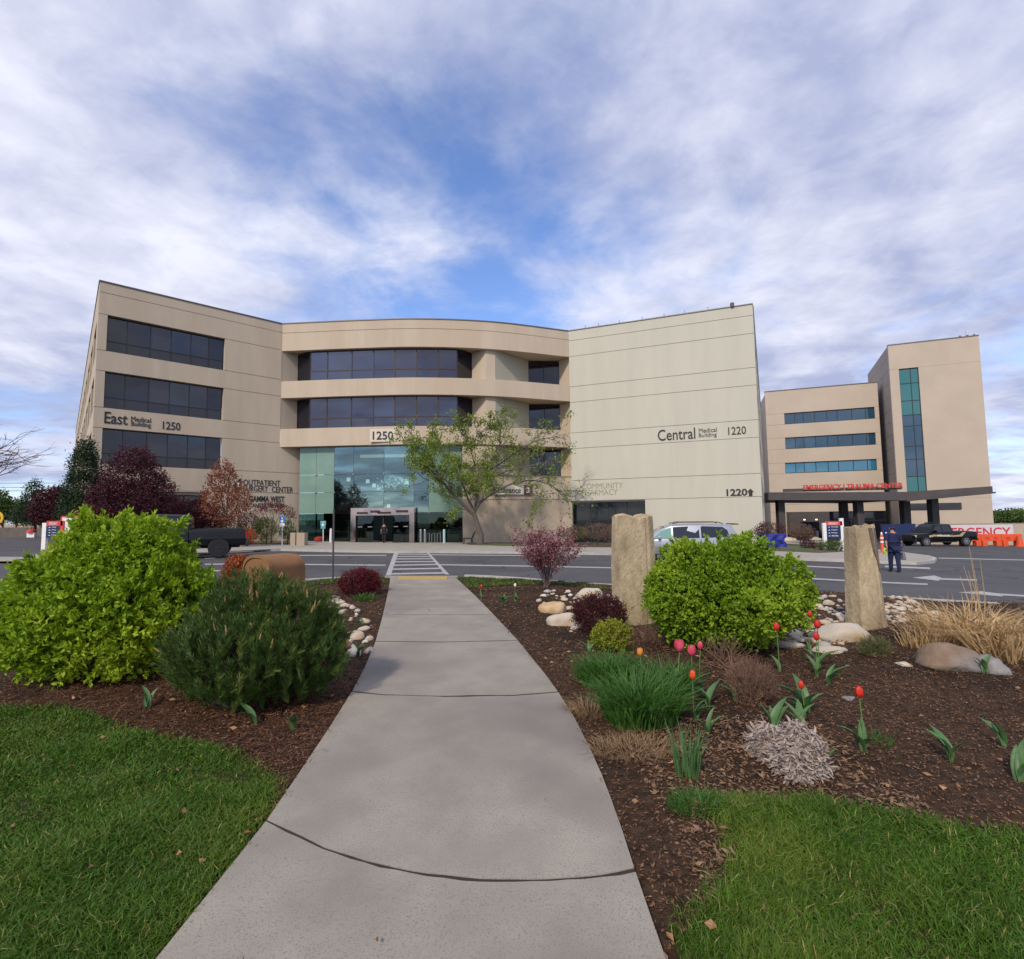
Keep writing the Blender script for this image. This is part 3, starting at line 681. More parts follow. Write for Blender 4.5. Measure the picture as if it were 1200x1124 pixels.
# ================================================================ ground, road, pavements
ASPH = mat('asphalt', (0.060, 0.058, 0.062), .85, (0.085, 0.082, 0.086), scale=.45, detail=8, bump=.5, bscale=60, coord='Object', col3=(0.048, 0.047, 0.050), scale3=.13)
CONC = mat('concrete', (0.30, 0.275, 0.24), .9, (0.36, 0.33, 0.29), scale=1.2, detail=9, bump=.3, bscale=50)
KERB = mat('kerb_concrete', (0.36, 0.34, 0.31), .9, (0.44, 0.42, 0.38), scale=3, bump=.3)
PAINT = mat('road_paint', (0.42, 0.41, 0.40), .8, (0.22, 0.21, 0.21), scale=9, detail=8, lo=.42, hi=.75)
MULCH_BASE = mat('mulch_soil', (0.032, 0.019, 0.012), .95, (0.085, 0.048, 0.028), scale=14, detail=10, bump=1.0, bscale=60, lo=.4, hi=.68, col3=(0.025, 0.016, 0.011), scale3=.8, spec=.15)
SOILG = mat('lawn_soil', (0.022, 0.032, 0.008), .98, (0.035, 0.030, 0.014), scale=20, detail=8, spec=.1)
FARG = mat('far_ground', (0.10, 0.11, 0.055), .95, (0.14, 0.13, 0.08), scale=.03)

def add_cracks(m, sc, dark, width=.012, big=None):
    t = m.node_tree; b = t.nodes['Principled BSDF']; src = b.inputs['Base Color'].links[0].from_socket
    tcn = N(t, 'ShaderNodeTexCoord'); nz = N(t, 'ShaderNodeTexNoise'); nz.inputs['Scale'].default_value = sc*2.2; nz.inputs['Detail'].default_value = 5
    t.links.new(tcn.outputs['Object'], nz.inputs['Vector']); vm = N(t, 'ShaderNodeVectorMath', operation='MULTIPLY_ADD'); t.links.new(nz.outputs['Color'], vm.inputs[0]); vm.inputs[1].default_value = (1.3/sc, 1.3/sc, 0); t.links.new(tcn.outputs['Object'], vm.inputs[2])
    vo = N(t, 'ShaderNodeTexVoronoi', feature='DISTANCE_TO_EDGE'); vo.inputs['Scale'].default_value = sc; t.links.new(vm.outputs[0], vo.inputs['Vector'])
    mr_ = N(t, 'ShaderNodeMapRange'); t.links.new(vo.outputs['Distance'], mr_.inputs['Value']); mr_.inputs['From Min'].default_value = width*sc*.3; mr_.inputs['From Max'].default_value = width*sc
    n2_ = N(t, 'ShaderNodeTexNoise'); n2_.inputs['Scale'].default_value = sc*.6; t.links.new(tcn.outputs['Object'], n2_.inputs['Vector'])
    fac = mth('MAXIMUM', mr_.outputs[0], mth('GREATER_THAN', n2_.outputs['Fac'], .53, tree=t), tree=t)
    x = N(t, 'ShaderNodeMix', data_type='RGBA'); t.links.new(fac, x.inputs[0]); x.inputs[6].default_value = (*dark, 1); t.links.new(src, x.inputs[7]); t.links.new(x.outputs[2], b.inputs['Base Color'])
add_cracks(ASPH, .22, (0.022, 0.021, 0.022), .09)
def add_spots(m, sc, thr, dark):
    t = m.node_tree; b = t.nodes['Principled BSDF']; src = b.inputs['Base Color'].links[0].from_socket
    tcn = N(t, 'ShaderNodeTexCoord'); nz = N(t, 'ShaderNodeTexNoise'); nz.inputs['Scale'].default_value = sc; nz.inputs['Detail'].default_value = 3; t.links.new(tcn.outputs['Object'], nz.inputs['Vector'])
    mr_ = N(t, 'ShaderNodeMapRange'); t.links.new(nz.outputs['Fac'], mr_.inputs['Value']); mr_.inputs['From Min'].default_value = thr; mr_.inputs['From Max'].default_value = thr+.06
    x = N(t, 'ShaderNodeMix', data_type='RGBA'); t.links.new(mr_.outputs[0], x.inputs[0]); t.links.new(src, x.inputs[6]); x.inputs[7].default_value = (*dark, 1); t.links.new(x.outputs[2], b.inputs['Base Color'])
def gridmesh(name, xs, ys, zf, m, keep=None, **kw):
    xs = np.asarray(xs); ys = np.asarray(ys); nx, ny = len(xs), len(ys)
    X, Y = np.meshgrid(xs, ys); Z = np.vectorize(zf)(X, Y)
    V = np.stack([X.ravel(), Y.ravel(), Z.ravel()], 1)
    i = np.arange(nx-1)[None, :] + np.arange(ny-1)[:, None]*nx
    F = np.stack([i, i+1, i+1+nx, i+nx], -1).reshape(-1, 4)
    if keep is not None:
        c = V[F].mean(1); F = F[keep(c[:, 0], c[:, 1])]
        used = np.unique(F); mp = np.full(len(V), -1); mp[used] = np.arange(len(used)); V = V[used]; F = mp[F]
    return npmesh(name, V, F, m, smooth=True, **kw)
def inside(poly, X, Y):
    P = np.array([(p[0], p[1]) for p in poly]); r = np.zeros(np.shape(X), bool)
    for (x0, y0), (x1, y1) in zip(P, np.roll(P, -1, 0)):
        c = ((y0 > Y) != (y1 > Y)) & (X < (x1-x0)*(Y-y0)/((y1-y0) if y1 != y0 else 1e-9)+x0); r ^= c
    return r
far = MB(); far.add([(-3000, -400, -3.5), (3000, -400, -3.5), (3000, 4000, -3.5), (-3000, 4000, -3.5)], [(0, 1, 2, 3)]); far.build('ground', FARG, kind='structure')
gxs = np.concatenate([np.linspace(-260, -50, 12), np.linspace(-46, 60, 107), np.linspace(70, 260, 12)])
gys = np.concatenate([[-30, -5, 2], np.linspace(6, 30, 49), np.linspace(31, 100, 70), np.linspace(110, 300, 10)])
gridmesh('road', gxs, gys, lambda x, y: gz(x, y)+ROADDZ, ASPH, kind='structure')

def gpx(pts, dz=0): return [gnd(x, y, dz) for x, y in pts]
# island edge (front of kerb), left to right
KL = [(-420, 735), (-150, 722), (0, 704), (120, 697), (250, 687), (350, 680), (400, 677), (452, 674), (532, 674), (600, 677), (680, 683.5), (800, 689), (945, 694), (1070, 702), (1200, 709.5), (1450, 722)]
kerb = gpx(KL)
ke = [Vector((-40, kerb[0].y-1, 0))] + kerb + [Vector((40, kerb[-1].y-4, 0))]
kc = catmull([V2(p) for p in ke], 6)
island = [(p.x, p.y) for p in offs(kc, -.13)] + [(40, -6), (-40, -6)]
def strip(name, line, w0, w1, z0f, z1f, m, **kw):
    a = offs(line, w0); b = offs(line, w1); mb = MB(); n = len(line)
    vs = [(p.x, p.y, z0f(p.x, p.y)) for p in a] + [(p.x, p.y, z1f(p.x, p.y)) for p in a] + [(p.x, p.y, z1f(p.x, p.y)) for p in b] + [(p.x, p.y, z0f(p.x, p.y)) for p in b]
    fs = [(r*n+i, ((r+1) % 4)*n+i, ((r+1) % 4)*n+i+1, r*n+i+1) for i in range(n-1) for r in range(3)]
    fs += [(0, 3*n, 2*n, n), (n-1, 2*n-1, 3*n-1, 4*n-1)]
    mb.add(vs, fs); o = mb.build(name, m, **kw)
    bm = bmesh.new(); bm.from_mesh(o.data); bmesh.ops.recalc_face_normals(bm, faces=bm.faces); bm.to_mesh(o.data); bm.free(); return o
# kerb in cast lengths, broken at the crossing ramp
ramp0, ramp1 = gnd(450, 674).x, gnd(534, 674).x
kcf = []
for a, b in zip(kc, kc[1:]):
    n_ = max(1, int((b-a).length/.5)); kcf += [a+(b-a)*(i/n_) for i in range(n_)]
seg = []
segs = []
for p in kcf:
    if ramp0 < p.x < ramp1:
        if len(seg) > 1: segs.append(seg)
        seg = []; continue
    seg.append(p)
    if len(seg) == 7: segs.append(seg); seg = [p]
if len(seg) > 1: segs.append(seg)
ker = empty('kerb', (0, 12, 0)); ker['kind'] = 'structure'
for sg in segs:
    if sg[-1].x < -22 or sg[0].x > 26: continue
    d0 = (sg[1]-sg[0]).normalized()*.006; s2 = [sg[0]+d0] + sg[1:-1] + [sg[-1]-d0]
    strip('kerb_stone', s2, -.15, 0, lambda x, y: gz(x, y)-.2, lambda x, y: gz(x, y)+.01, KERB, parent=ker)
mb = MB(); g1 = gnd(452, 674); g2 = gnd(532, 674)

FILL = mat('dark_joint_filler', (0.03, 0.024, 0.018), .95)
# foreground path ------------------------------------------------
PL = [(190, 1124), (250, 1048), (311, 970), (350, 912), (385, 858.7), (413, 813), (428, 784), (440, 754.7), (446.7, 730.7), (453, 704), (456.8, 684), (457, 675)]
PR = [(777, 1124), (760, 1075), (745, 1030), (723, 960), (700, 900), (674.7, 848), (653, 813), (640, 794.7), (606.7, 753), (580, 724), (561, 704), (540, 684), (531, 675)]
pL = [V2(gnd(*p)) for p in PL]; pR = [V2(gnd(*p)) for p in PR]
ext = lambda P, t: P[0] + (P[0]-P[1]).normalized()*t
pL = [ext(pL, 2.6)] + pL; pR = [ext(pR, 2.6)] + pR
def resamp(P, yv):
    ys = [p.y for p in P]; xs = [p.x for p in P]; return np.interp(yv, ys, xs)
J = [([(311, 968), (345, 984), (380, 1002), (440, 1021), (500, 1034), (560, 1040), (640, 1040), (700, 1036), (745, 1028)]),
     ([(413, 814), (450, 818), (520, 820), (600, 819), (655, 815)]), ([(440, 754), (520, 755), (606, 753)]), ([(451, 722), (520, 722.5), (577, 722)]), ([(454, 698.5), (500, 698.5), (556, 698)]), ([(457, 685), (541, 685)])]
Jw = [[V2(gnd(*p)) for p in j] for j in J]
def jline(j):   # y as function of t 0..1 across the path
    P = Jw[j]; xs = np.array([p.x for p in P]); ys = np.array([p.y for p in P]); return xs, ys
path = empty('path', (0, 5, 0)); path['kind'] = 'structure'
PCONC = mat('path_concrete', (0.235, 0.208, 0.172), .92, (0.325, 0.288, 0.238), scale=1.6, detail=12, bump=.12, bscale=160, col3=(0.185, 0.165, 0.148), scale3=.55)
nT = 24
def row_at(yc_fn):   # list of points across
    out = []
    for i in range(nT+1):
        t = i/nT
        y = yc_fn(t)
        for _ in range(3):
            xl, xr = resamp(pL, y), resamp(pR, y); x = xl+(xr-xl)*t; y = yc_fn(t, x)
        out.append(Vector((resamp(pL, y)*(1-t)+resamp(pR, y)*t, y)))
    return out
def mkfn(j):
    xs, ys = jline(j)
    def f(t, x=None):
        if x is None: x = xs[0]+(xs[-1]-xs[0])*t
        return float(np.interp(x, xs, ys))
    return f
fns = [lambda t, x=None: .15, lambda t, x=None: 1.35] + [mkfn(j) for j in range(len(J))] + [lambda t, x=None: float(gnd(500, 676).y)]
fns[0] = lambda t, x=None: -.9
rowsP = [row_at(f) for f in fns]
def chip(seed, n, amp):
    r = np.random.default_rng(seed); return np.convolve(r.normal(size=n+8), np.ones(5)/5, 'same')[4:4+n]*amp
for k in range(len(rowsP)-1):
    a, b = rowsP[k], rowsP[k+1]; g_ = .0075 if k < 3 else .015
    ny = 8; V = []; 
    dza = rng.normal()*.001; tilt = rng.normal()*.001
    ca = chip(k*2+1, nT+1, .006); cb = chip(k*2+2, nT+1, .006)
    for j in range(ny+1):
        s_ = j/ny
        for i in range(nT+1):
            p0 = a[i]; p1 = b[i]; d = (p1-p0).normalized()
            q0 = p0 + d*(g_+abs(ca[i])*(2.2 if k < 4 else 1)); q1 = p1 - d*(g_+abs(cb[i])*(2.2 if k < 3 else 1)); y = q0.y+(q1.y-q0.y)*s_; t = i/nT
            xl, xr = resamp(pL, y), resamp(pR, y)
            x = xl*(1-t)+xr*t
            edge = -.005 if j in (0, ny) or i in (0, nT) else 0
            V.append((x, y, .035 + dza + tilt*(t-.5) + edge + gz(x, y)))
    top = len(V); nx = nT+1
    Fq = [(j*nx+i, j*nx+i+1, (j+1)*nx+i+1, (j+1)*nx+i) for j in range(ny) for i in range(nT)]
    bd = [i for i in range(nx)] + [j*nx+nT for j in range(1, ny+1)] + [ny*nx+i for i in range(nT-1, -1, -1)] + [j*nx for j in range(ny-1, 0, -1)]
    nb = len(V); V += [(V[i][0], V[i][1], V[i][2]-.12) for i in bd]
    Fq += [(bd[i], nb+i, nb+(i+1) % len(bd), bd[(i+1) % len(bd)]) for i in range(len(bd))]
    mb = MB(); mb.add(V, [f[::-1] if n_ >= nT*ny else f for n_, f in enumerate(Fq)]); mb.build('concrete_slab', PCONC, path)
    if 1 <= k < 7:
        jb = rowsP[k]; mb = MB(); n_ = len(jb); mb.add([(p.x, p.y-.03, gz(p.x, p.y)+.0262) for p in jb]+[(p.x, p.y+.03, gz(p.x, p.y)+.0262) for p in jb], [(i, i+1, n_+i+1, n_+i) for i in range(n_-1)]); mb.build('joint_filler', FILL, path)
mb = MB(); a = offs(pL, 0); vs = [(p.x+.03, p.y, -.05+gz(p.x, p.y)) for p in pL] + [(resamp(pR, p.y)-.03, p.y, -.05+gz(p.x, p.y)) for p in pL]
n_ = len(pL); mb.add(vs, [(i, n_+i, n_+i+1, i+1) for i in range(n_-1)]); mb.build('sub_base', MULCH_BASE, path)
# yellow strip and ramp wings
YEL = mat('yellow_paint', (0.50, 0.33, 0.08), .8, (0.38, 0.26, 0.08), scale=12)
mb = MB(); a, b, c, d = gnd(466, 680.5), gnd(524, 680.5), gnd(524, 677.5), gnd(468, 677.5)
mb.add([(p.x, p.y, gz(p.x, p.y)+z) for z in (.03, .046) for p in (a, b, c, d)], [(4,5,6,7), (0,1,5,4), (1,2,6,5), (2,3,7,6), (3,0,4,7)]); mb.build('tactile_strip', YEL, path)
pgs = [gnd(451, 675.5), gnd(536, 675.5), gnd(530, 671.5), gnd(453, 671.5)]
mb = MB(); zz_ = [gz(p.x, p.y) for p in pgs]
vs = [(pgs[0].x, pgs[0].y, zz_[0]+.02), (pgs[1].x, pgs[1].y, zz_[1]+.02), (pgs[2].x, pgs[2].y, zz_[2]+ROADDZ+.01), (pgs[3].x, pgs[3].y, zz_[3]+ROADDZ+.01)]
mb.add(vs + [(v[0], v[1], v[2]-.2) for v in vs], [(0,1,2,3), (0,4,5,1), (1,5,6,2), (2,6,7,3), (3,7,4,0)]); mb.build('ramp', CONC, path)

add_spots(PCONC, 150, .56, (0.20, 0.175, 0.15)); add_spots(PCONC, 26, .74, (0.10, 0.085, 0.07)); add_spots(PCONC, 9, .76, (0.19, 0.17, 0.15))
pathpoly = [(p.x, p.y) for p in pL] + [(p.x, p.y) for p in pR[::-1]]
# lawns: left foreground, right foreground, strips by the kerb
lawnL = [V2(gnd(*p)) for p in [(-260, 845), (0, 846), (60, 843), (130, 858), (200, 875), (250, 885), (310, 905), (323, 915), (312, 945), (290, 985), (262, 1023), (225, 1070), (186, 1124)]]
lawnL = lawnL + [Vector((lawnL[-1].x-.15, -.5)), Vector((-8, -.5)), Vector((-8, lawnL[0].y))]
lawnR = [V2(gnd(*p)) for p in [(795, 1124), (800, 1095), (850, 1050), (865, 1010), (850, 960), (843, 940), (900, 940), (960, 945), (1030, 955), (1120, 975), (1200, 977), (1500, 990)]]
lawnR = lawnR + [Vector((9, lawnR[-1].y)), Vector((9, -.5)), Vector((lawnR[0].x+.0, -.5))]
lawnK1 = [V2(gnd(*p)) for p in [(537, 676), (600, 678.5), (700, 686), (720, 691), (640, 684), (600, 685), (549, 690), (541, 681)]]
lawnK2 = [V2(gnd(*p)) for p in [(345, 682), (400, 678), (450, 676.5), (452, 684), (440, 686), (400, 683), (352, 688)]]
lawns = [lawnL, lawnR, lawnK1, lawnK2]
def bednoise(x, y):
    return .025*math.sin(x*1.7+y*.6)*math.sin(y*1.3-x*.4) + .012*math.sin(x*7.1+1)*math.sin(y*6.3)
def edge_dist(x, y):
    xl, xr = resamp(pL, y), resamp(pR, y); return max(xl-x, x-xr)
def zbed(x, y):
    e = edge_dist(x, y) if y < gnd(500, 676).y else 1
    mound = .10*math.exp(-((x+3.6)**2/3+(y-5.2)**2/1.5)) + .10*math.exp(-((x-3.4)**2/6+(y-5.8)**2/2))
    return gz(x, y) - .005 + (bednoise(x, y)+mound)*sst(0, .8, e)
bxs = np.concatenate([np.arange(-24, -7, .4), np.arange(-7, 9, .05), np.arange(9, 26, .4)]); bys = np.concatenate([np.arange(-2, 1.4, .3), np.arange(1.4, 9, .05), np.arange(9, 14.4, .12)])
ptop = gnd(500, 676).y
gridmesh('planting_bed', bxs, bys, lambda x, y: zbed(x, y), MULCH_BASE, keep=lambda X, Y: inside(island, X, Y) & ~(inside(pathpoly, X+.07, Y) & inside(pathpoly, X-.07, Y)), kind='structure')
# the leftmost green strip behind the bushes is turf too
for lw in lawns:
    xs_ = [p.x for p in lw]; ys_ = [p.y for p in lw]
    gridmesh('lawn', np.arange(max(-8, min(xs_)), min(9, max(xs_))+.05, .05), np.arange(min(ys_), max(ys_)+.05, .05), lambda x, y: zbed(x, y)+.012, SOILG, keep=lambda X, Y: inside(lw, X, Y), kind='structure')

# far pavement ----------------------------------------------------
def flat(name, pts, dz, th, m, **kw):
    P = gpx(pts, 0) if not isinstance(pts[0], Vector) else pts
    mb = MB(); mb.prism([(p.x, p.y) for p in P], lambda x, y: gz(x, y)+dz-th, lambda x, y: gz(x, y)+dz)
    o = mb.build(name, m, **kw)
    bm = bmesh.new(); bm.from_mesh(o.data); bmesh.ops.recalc_face_normals(bm, faces=bm.faces)
    bmesh.ops.triangulate(bm, faces=bm.faces); bm.to_mesh(o.data); bm.free(); return o
FK = [(20, 657), (110, 654), (200, 650.5), (263, 644.5), (330, 643), (395, 644.5), (463, 645.5), (514, 645.5), (620, 646.5), (720, 648), (810, 650), (920, 653), (1030, 657), (1070, 658.5), (1090, 656.5), (1093, 653.5), (1085, 651), (1040, 645), (1000, 641), (960, 638), (900, 634.5)]
fk = [V2(gnd(x, y)) for x, y in FK]
bl = [V2(gnd(60, 645)), V2(gnd(20, 655))]
pave = [Vector((p.x, p.y)) for p in fk] + [Vector((40, 60)), Vector((20, 70)), Vector((-16, 70)), Vector((-24, 44)), Vector((-27, 30.5))]
pv_o = flat('pavement', [Vector((p.x, p.y, 0)) for p in pave], -.003, .3, CONC, kind='structure')
strip('kerb', [p for p in fk[:18]], 0, .16, lambda x, y: gz(x, y)-.3, lambda x, y: gz(x, y)+.002, KERB, kind='structure')
# pavement joints are cast grooves: thin slabs of the walkway in front of the doors
SLABM = [CONC, mat('concrete_b', (0.32, 0.29, 0.25), .9, (0.37, 0.34, 0.30), scale=2, bump=.3)]
for k, x in enumerate(np.arange(-26, 19, 2.4)):
    def ky(xv): return float(np.interp(xv, [p.x for p in fk[:17]], [p.y for p in fk[:17]]))
    a = [Vector((x+.02, ky(x)+.2, 0)), Vector((x+2.38, ky(x+2.4)+.2, 0)), Vector((x+2.38, ky(x+2.4)+2.0, 0)), Vector((x+.02, ky(x)+2.0, 0))]
    flat('paving_slab', a, .006, .05, SLABM[k % 2], parent=pv_o)
# bed along the building, left and right
BEDM = mat('far_bed_soil', (0.05, 0.035, 0.022), .95, (0.12, 0.085, 0.05), scale=3, bump=.5)
flat('planting_bed', [(150, 643), (262, 640.5), (300, 637.5), (341, 637.5), (341, 634), (240, 634), (130, 640)], .03, .3, BEDM, kind='structure')
flat('planting_bed', [(548, 638.5), (600, 640), (664, 641), (760, 642), (890, 645), (960, 648), (1000, 646), (960, 640), (900, 636), (760, 634), (664, 635), (548, 636.5)], .03, .3, BEDM, kind='structure')
FLAWN = mat('far_turf', (0.05, 0.085, 0.02), .95, (0.09, 0.12, 0.03), scale=4)
flat('lawn', [(548, 638), (600, 640), (604, 638.5), (552, 636.8)], .06, .1, FLAWN, kind='structure')
flat('lawn', [(914, 644.5), (955, 646), (950, 641), (908, 640)], .08, .1, FLAWN, kind='structure')

# painted markings ------------------------------------------------
mk = MB()
def paint(pts, name='road_marking'):
    P = gpx(pts, ROADDZ); mb = MB()
    # subdivide long strips so that they follow the ground
    n = 12; a, b, c, d = P
    for i in range(n):
        t0, t1 = i/n, (i+1)/n
        q = [a.lerp(b, t0), a.lerp(b, t1), d.lerp(c, t1), d.lerp(c, t0)]
        mb.add([(v.x, v.y, gz(v.x, v.y)+ROADDZ+.006) for v in q], [(0, 1, 2, 3)])
    mb.build(name, PAINT, kind='structure')
def pline(x0, y0, x1, y1, w=1.3): paint([(x0, y0+w/2), (x1, y1+w/2), (x1, y1-w/2), (x0, y0-w/2)])
# crosswalk: two borders and the bars between them
paint([(452, 674.5), (458, 674.5), (467.5, 646), (462.5, 646)])
paint([(521.5, 673.5), (526.5, 673.5), (501, 646), (498.5, 646)])
for y0, y1 in ((647.4, 647.4), (649.6, 649.8), (652.2, 652.3), (655.2, 655.0), (658.6, 658.2), (662.6, 661.8), (667.3, 666.2), (672.8, 671.6)):
    xl = lambda y: 467.5-(y-646)*.33; xr = lambda y: 498.5+(y-646)*.84
    w = .8+(y0-646)*.035
    paint([(xl(y0), y0+w/2), (xr(y1), y1+w/2), (xr(y1), y1-w/2), (xl(y0), y0-w/2)])
pline(350, 651, 453, 651, 1); pline(240, 661.5, 290, 661, 1.2); pline(340, 661.5, 452, 662.6, 1.3); pline(240, 654.5, 335, 651, .9); pline(240, 669.5, 300, 668.5, 1.4)
pline(505, 650.3, 680, 651.8, .9); pline(516, 662, 650, 664.2, 1.2); pline(650, 664.2, 760, 666.5, 1.2)
pline(760, 653.5, 890, 656.5, .9); pline(930, 663, 1000, 666.5, 1.2); pline(945, 678, 1087, 685, 1.6); pline(1037, 664, 1090, 666.2, 1.8)
pline(1100, 654.2, 1200, 656.5, .9); pline(-20, 656.5, 22, 656, .9)
paint([(1069, 677.2), (1095, 674.6), (1103, 677.2), (1100, 681)]) ; pline(1098, 678.5, 1145, 680, 1.8); 
paint([(1122, 694.5), (1150, 693.2), (1175, 696.5), (1175, 699.5)]); pline(1165, 696.5, 1290, 704, 2)
pline(880, 640, 1030, 648, .6)
# ================================================================ plant generators
def leafmat(name, c1, c2, c3=None, rough=.55, tr=.3, scale=3.0, spec=.35):
    return mat(name, c1, rough, c2, scale=scale, detail=3, island=.65, lo=.3, hi=.7, transl=tr, spec=spec, col3=c3, scale3=1.2)
BARK = mat('bark', (0.10, 0.075, 0.055), .95, (0.17, 0.13, 0.10), scale=14, bump=.8, stretch=(1, 1, .25))
BARKD = mat('dark_bark', (0.045, 0.032, 0.026), .95, (0.08, 0.06, 0.05), scale=14, bump=.6)
TWIG = mat('twig', (0.16, 0.09, 0.06), .9, (0.24, 0.14, 0.09), scale=20)
STEMG = mat('green_stem', (0.06, 0.14, 0.03), .6)
def nrm(a): return a/np.maximum(np.linalg.norm(a, axis=-1, keepdims=True), 1e-9)
def leaves(P, D, ln, wd, fold=.25, droop=.0, jit=.3, r=rng):
    """P base points, D directions; rhombic folded leaves -> V, F(tri)"""
    n = len(P); L_ = ln*(1+jit*(r.random(n)*2-1))[:, None]; W = wd*(1+jit*(r.random(n)*2-1))[:, None]
    side = nrm(np.cross(D, nrm(r.normal(size=(n, 3))))); up = np.cross(side, D)
    mid = P + D*L_*.5
    tip = P + D*L_ - np.array([0, 0, 1])*L_*droop
    a = mid + side*W*.5 + up*W*fold; b = mid - side*W*.5 + up*W*fold
    V = np.stack([P, a, tip, b], 1).reshape(-1, 3)
    i = np.arange(n)[:, None]*4
    F = np.concatenate([i+np.array([[0, 1, 2]]), i+np.array([[0, 2, 3]])], 1).reshape(-1, 3)
    return V, F
def lobes_points(lobes, n, r, shell=(.80, 1.03), inner=.12, rag=.06):
    """points near the outside of a union of ellipsoids (cx,cy,cz,rx,ry,rz) with outward directions"""
    A = np.array([l[3]*l[4]+l[3]*l[5]+l[4]*l[5] for l in lobes]); pr_ = A/A.sum()
    k = r.choice(len(lobes), size=n*2, p=pr_); Lb = np.array(lobes)[k]
    d = nrm(r.normal(size=(n*2, 3)))
    rr = shell[0]+(shell[1]-shell[0])*r.random(n*2)**.6; q = r.random(n*2) < inner; rr[q] = .35+.45*r.random(q.sum())
    rr *= 1+rag*r.normal(size=n*2)
    P = Lb[:, :3]+d*Lb[:, 3:]*rr[:, None]
    out = nrm(d/Lb[:, 3:])
    ok = np.ones(n*2, bool)
    for l in lobes:
        e = (((P-np.array(l[:3]))/np.array(l[3:]))**2).sum(1); ok &= (e > .55) | q
    P, out = P[ok], out[ok]
    return P[:n], out[:n]
def bush(name, label, base, lobes, ntips, nleaf, ln, wd, lm, sm=None, cat='shrub', group=None, seed=1, up=.5, spread=.75, nst=40, tipr=.03, inner=.15, strad=.008, fold=.25, droop=0, minz=.03, shell=(.80, 1.03), rag=.06, fol='foliage'):
    r = np.random.default_rng(seed)
    if ntips > 3000:
        ex_ = []
        for _ in range(30):
            l = lobes[r.integers(len(lobes))]; d = nrm(r.normal(size=3)); d[2] = abs(d[2])*.9-.15; s = .12+.11*r.random(); ex_.append((l[0]+d[0]*l[3]*.84, l[1]+d[1]*l[4]*.84, max(.12, l[2]+d[2]*l[5]*.86), s, s, s*1.1))
        lobes = [tuple(q*.95 for q in l) for l in lobes]+ex_
    b = np.array(tuple(base)); lb = [(b[0]+l[0], b[1]+l[1], b[2]+l[2], l[3], l[4], l[5]) for l in lobes]
    P, O = lobes_points(lb, ntips, r, inner=inner, shell=shell, rag=rag)
    k = P[:, 2] > b[2]+minz; P, O = P[k], O[k]
    root = empty(name, base, label, cat, group)
    if ntips > 3000:
        q = np.where(O[:, 2] > .1)[0]; ns = 150 if ntips > 5400 else 45; q = r.choice(q, ns, replace=False); st_ = np.arange(1, 7)[None, :, None]*.024
        dn = nrm(O[q]*.35+[0, 0, 1]+r.normal(size=(ns, 3))*.15)[:, None, :]; P = np.concatenate([P, (P[q][:, None, :]+dn*st_*(.5+.8*r.random((ns, 1, 1)))).reshape(-1, 3)]); O = np.concatenate([O, np.repeat(O[q], 6, 0)])
    T = np.repeat(P, nleaf, 0); OD = np.repeat(O, nleaf, 0)
    T = T + OD*(r.random((len(T), 1))-.5)*tipr*2.2 + r.normal(size=T.shape)*tipr*.35
    D = nrm(OD*.5 + np.array([0, 0, up]) + r.normal(size=T.shape)*spread)
    V, F = leaves(T, D, ln, wd, fold, droop, r=r)
    npmesh(fol, V, F, lm, root, org=base, kind='stuff')
    mb = MB(); sel = r.choice(len(P), min(nst, len(P)), replace=False)
    for i in sel:
        t = Vector(P[i]); s = Vector((b[0]+r.normal()*.06*lobes[0][3]*2, b[1]+r.normal()*.06*lobes[0][4]*2, b[2]-.03)); m = s.lerp(t, .5)+Vector((r.normal()*.05, r.normal()*.05, .08*(t-s).length))
        mb.tube([s, m, t], [strad, strad*.8, strad*.4], 4, cap=False)
    if nst: mb.build('stems', sm or TWIG, root, kind='stuff')
    return root
def blades(P, h, w, lean, r, seg=2, dirs=None, curl=1.0):
    n = len(P); a = r.random(n)*2*np.pi; hd = np.stack([np.cos(a), np.sin(a), np.zeros(n)], 1) if dirs is None else dirs
    H = (h*(.55+.75*r.random(n)))[:, None]; ln = (lean*(.3+r.random(n)))[:, None]; W = (w*(.7+.6*r.random(n)))[:, None]
    b = r.random(n)*2*np.pi; sd = np.stack([np.cos(b), np.sin(b), np.zeros(n)], 1)*W*.5
    z = np.array([0, 0, 1.])
    m = P + z*H*.55 + hd*H*ln*.25; t = P + z*H*(1-.35*np.minimum(ln, 1.6)*curl*.6) + hd*H*ln*.9
    V = np.stack([P-sd, P+sd, m+sd*.8, m-sd*.8, t], 1).reshape(-1, 3); i = np.arange(n)[:, None]*5
    F = np.concatenate([i+np.array([[0, 1, 2]]), i+np.array([[0, 2, 3]]), i+np.array([[3, 2, 4]])], 1).reshape(-1, 3)
    return V, F
def grow(mb, tips, p, d, ln, rad, depth, r, bend=.25, split=(2, 3), ang=.6, shrink=.72, up=.12, n=5, minr=.004):
    pts = [p]; q = p.copy(); dd = d.copy(); k = 3
    for i in range(k):
        dd = (dd + Vector(r.normal(size=3))*bend*.35 + Vector((0, 0, up))*.35).normalized(); q = q+dd*(ln/k); pts.append(q.copy())
    mb.tube(pts, [rad, rad*.88, rad*.76, rad*.64], n if rad > .03 else 4, cap=False)
    for s in pts[1:]:
        if depth <= 1: tips.append((s.copy(), dd.copy()))
    if depth <= 0: return
    for _ in range(r.integers(split[0], split[1]+1)):
        a = Vector(r.normal(size=3)); a = (a - dd*a.dot(dd)).normalized()
        nd = (dd + a*ang*(.6+.8*r.random())).normalized()
        st = pts[-1] if r.random() < .6 else pts[-2]
        grow(mb, tips, st, nd, ln*shrink*(.75+.5*r.random()), max(minr, rad*.62), depth-1, r, bend, split, ang, shrink, up, n, minr)
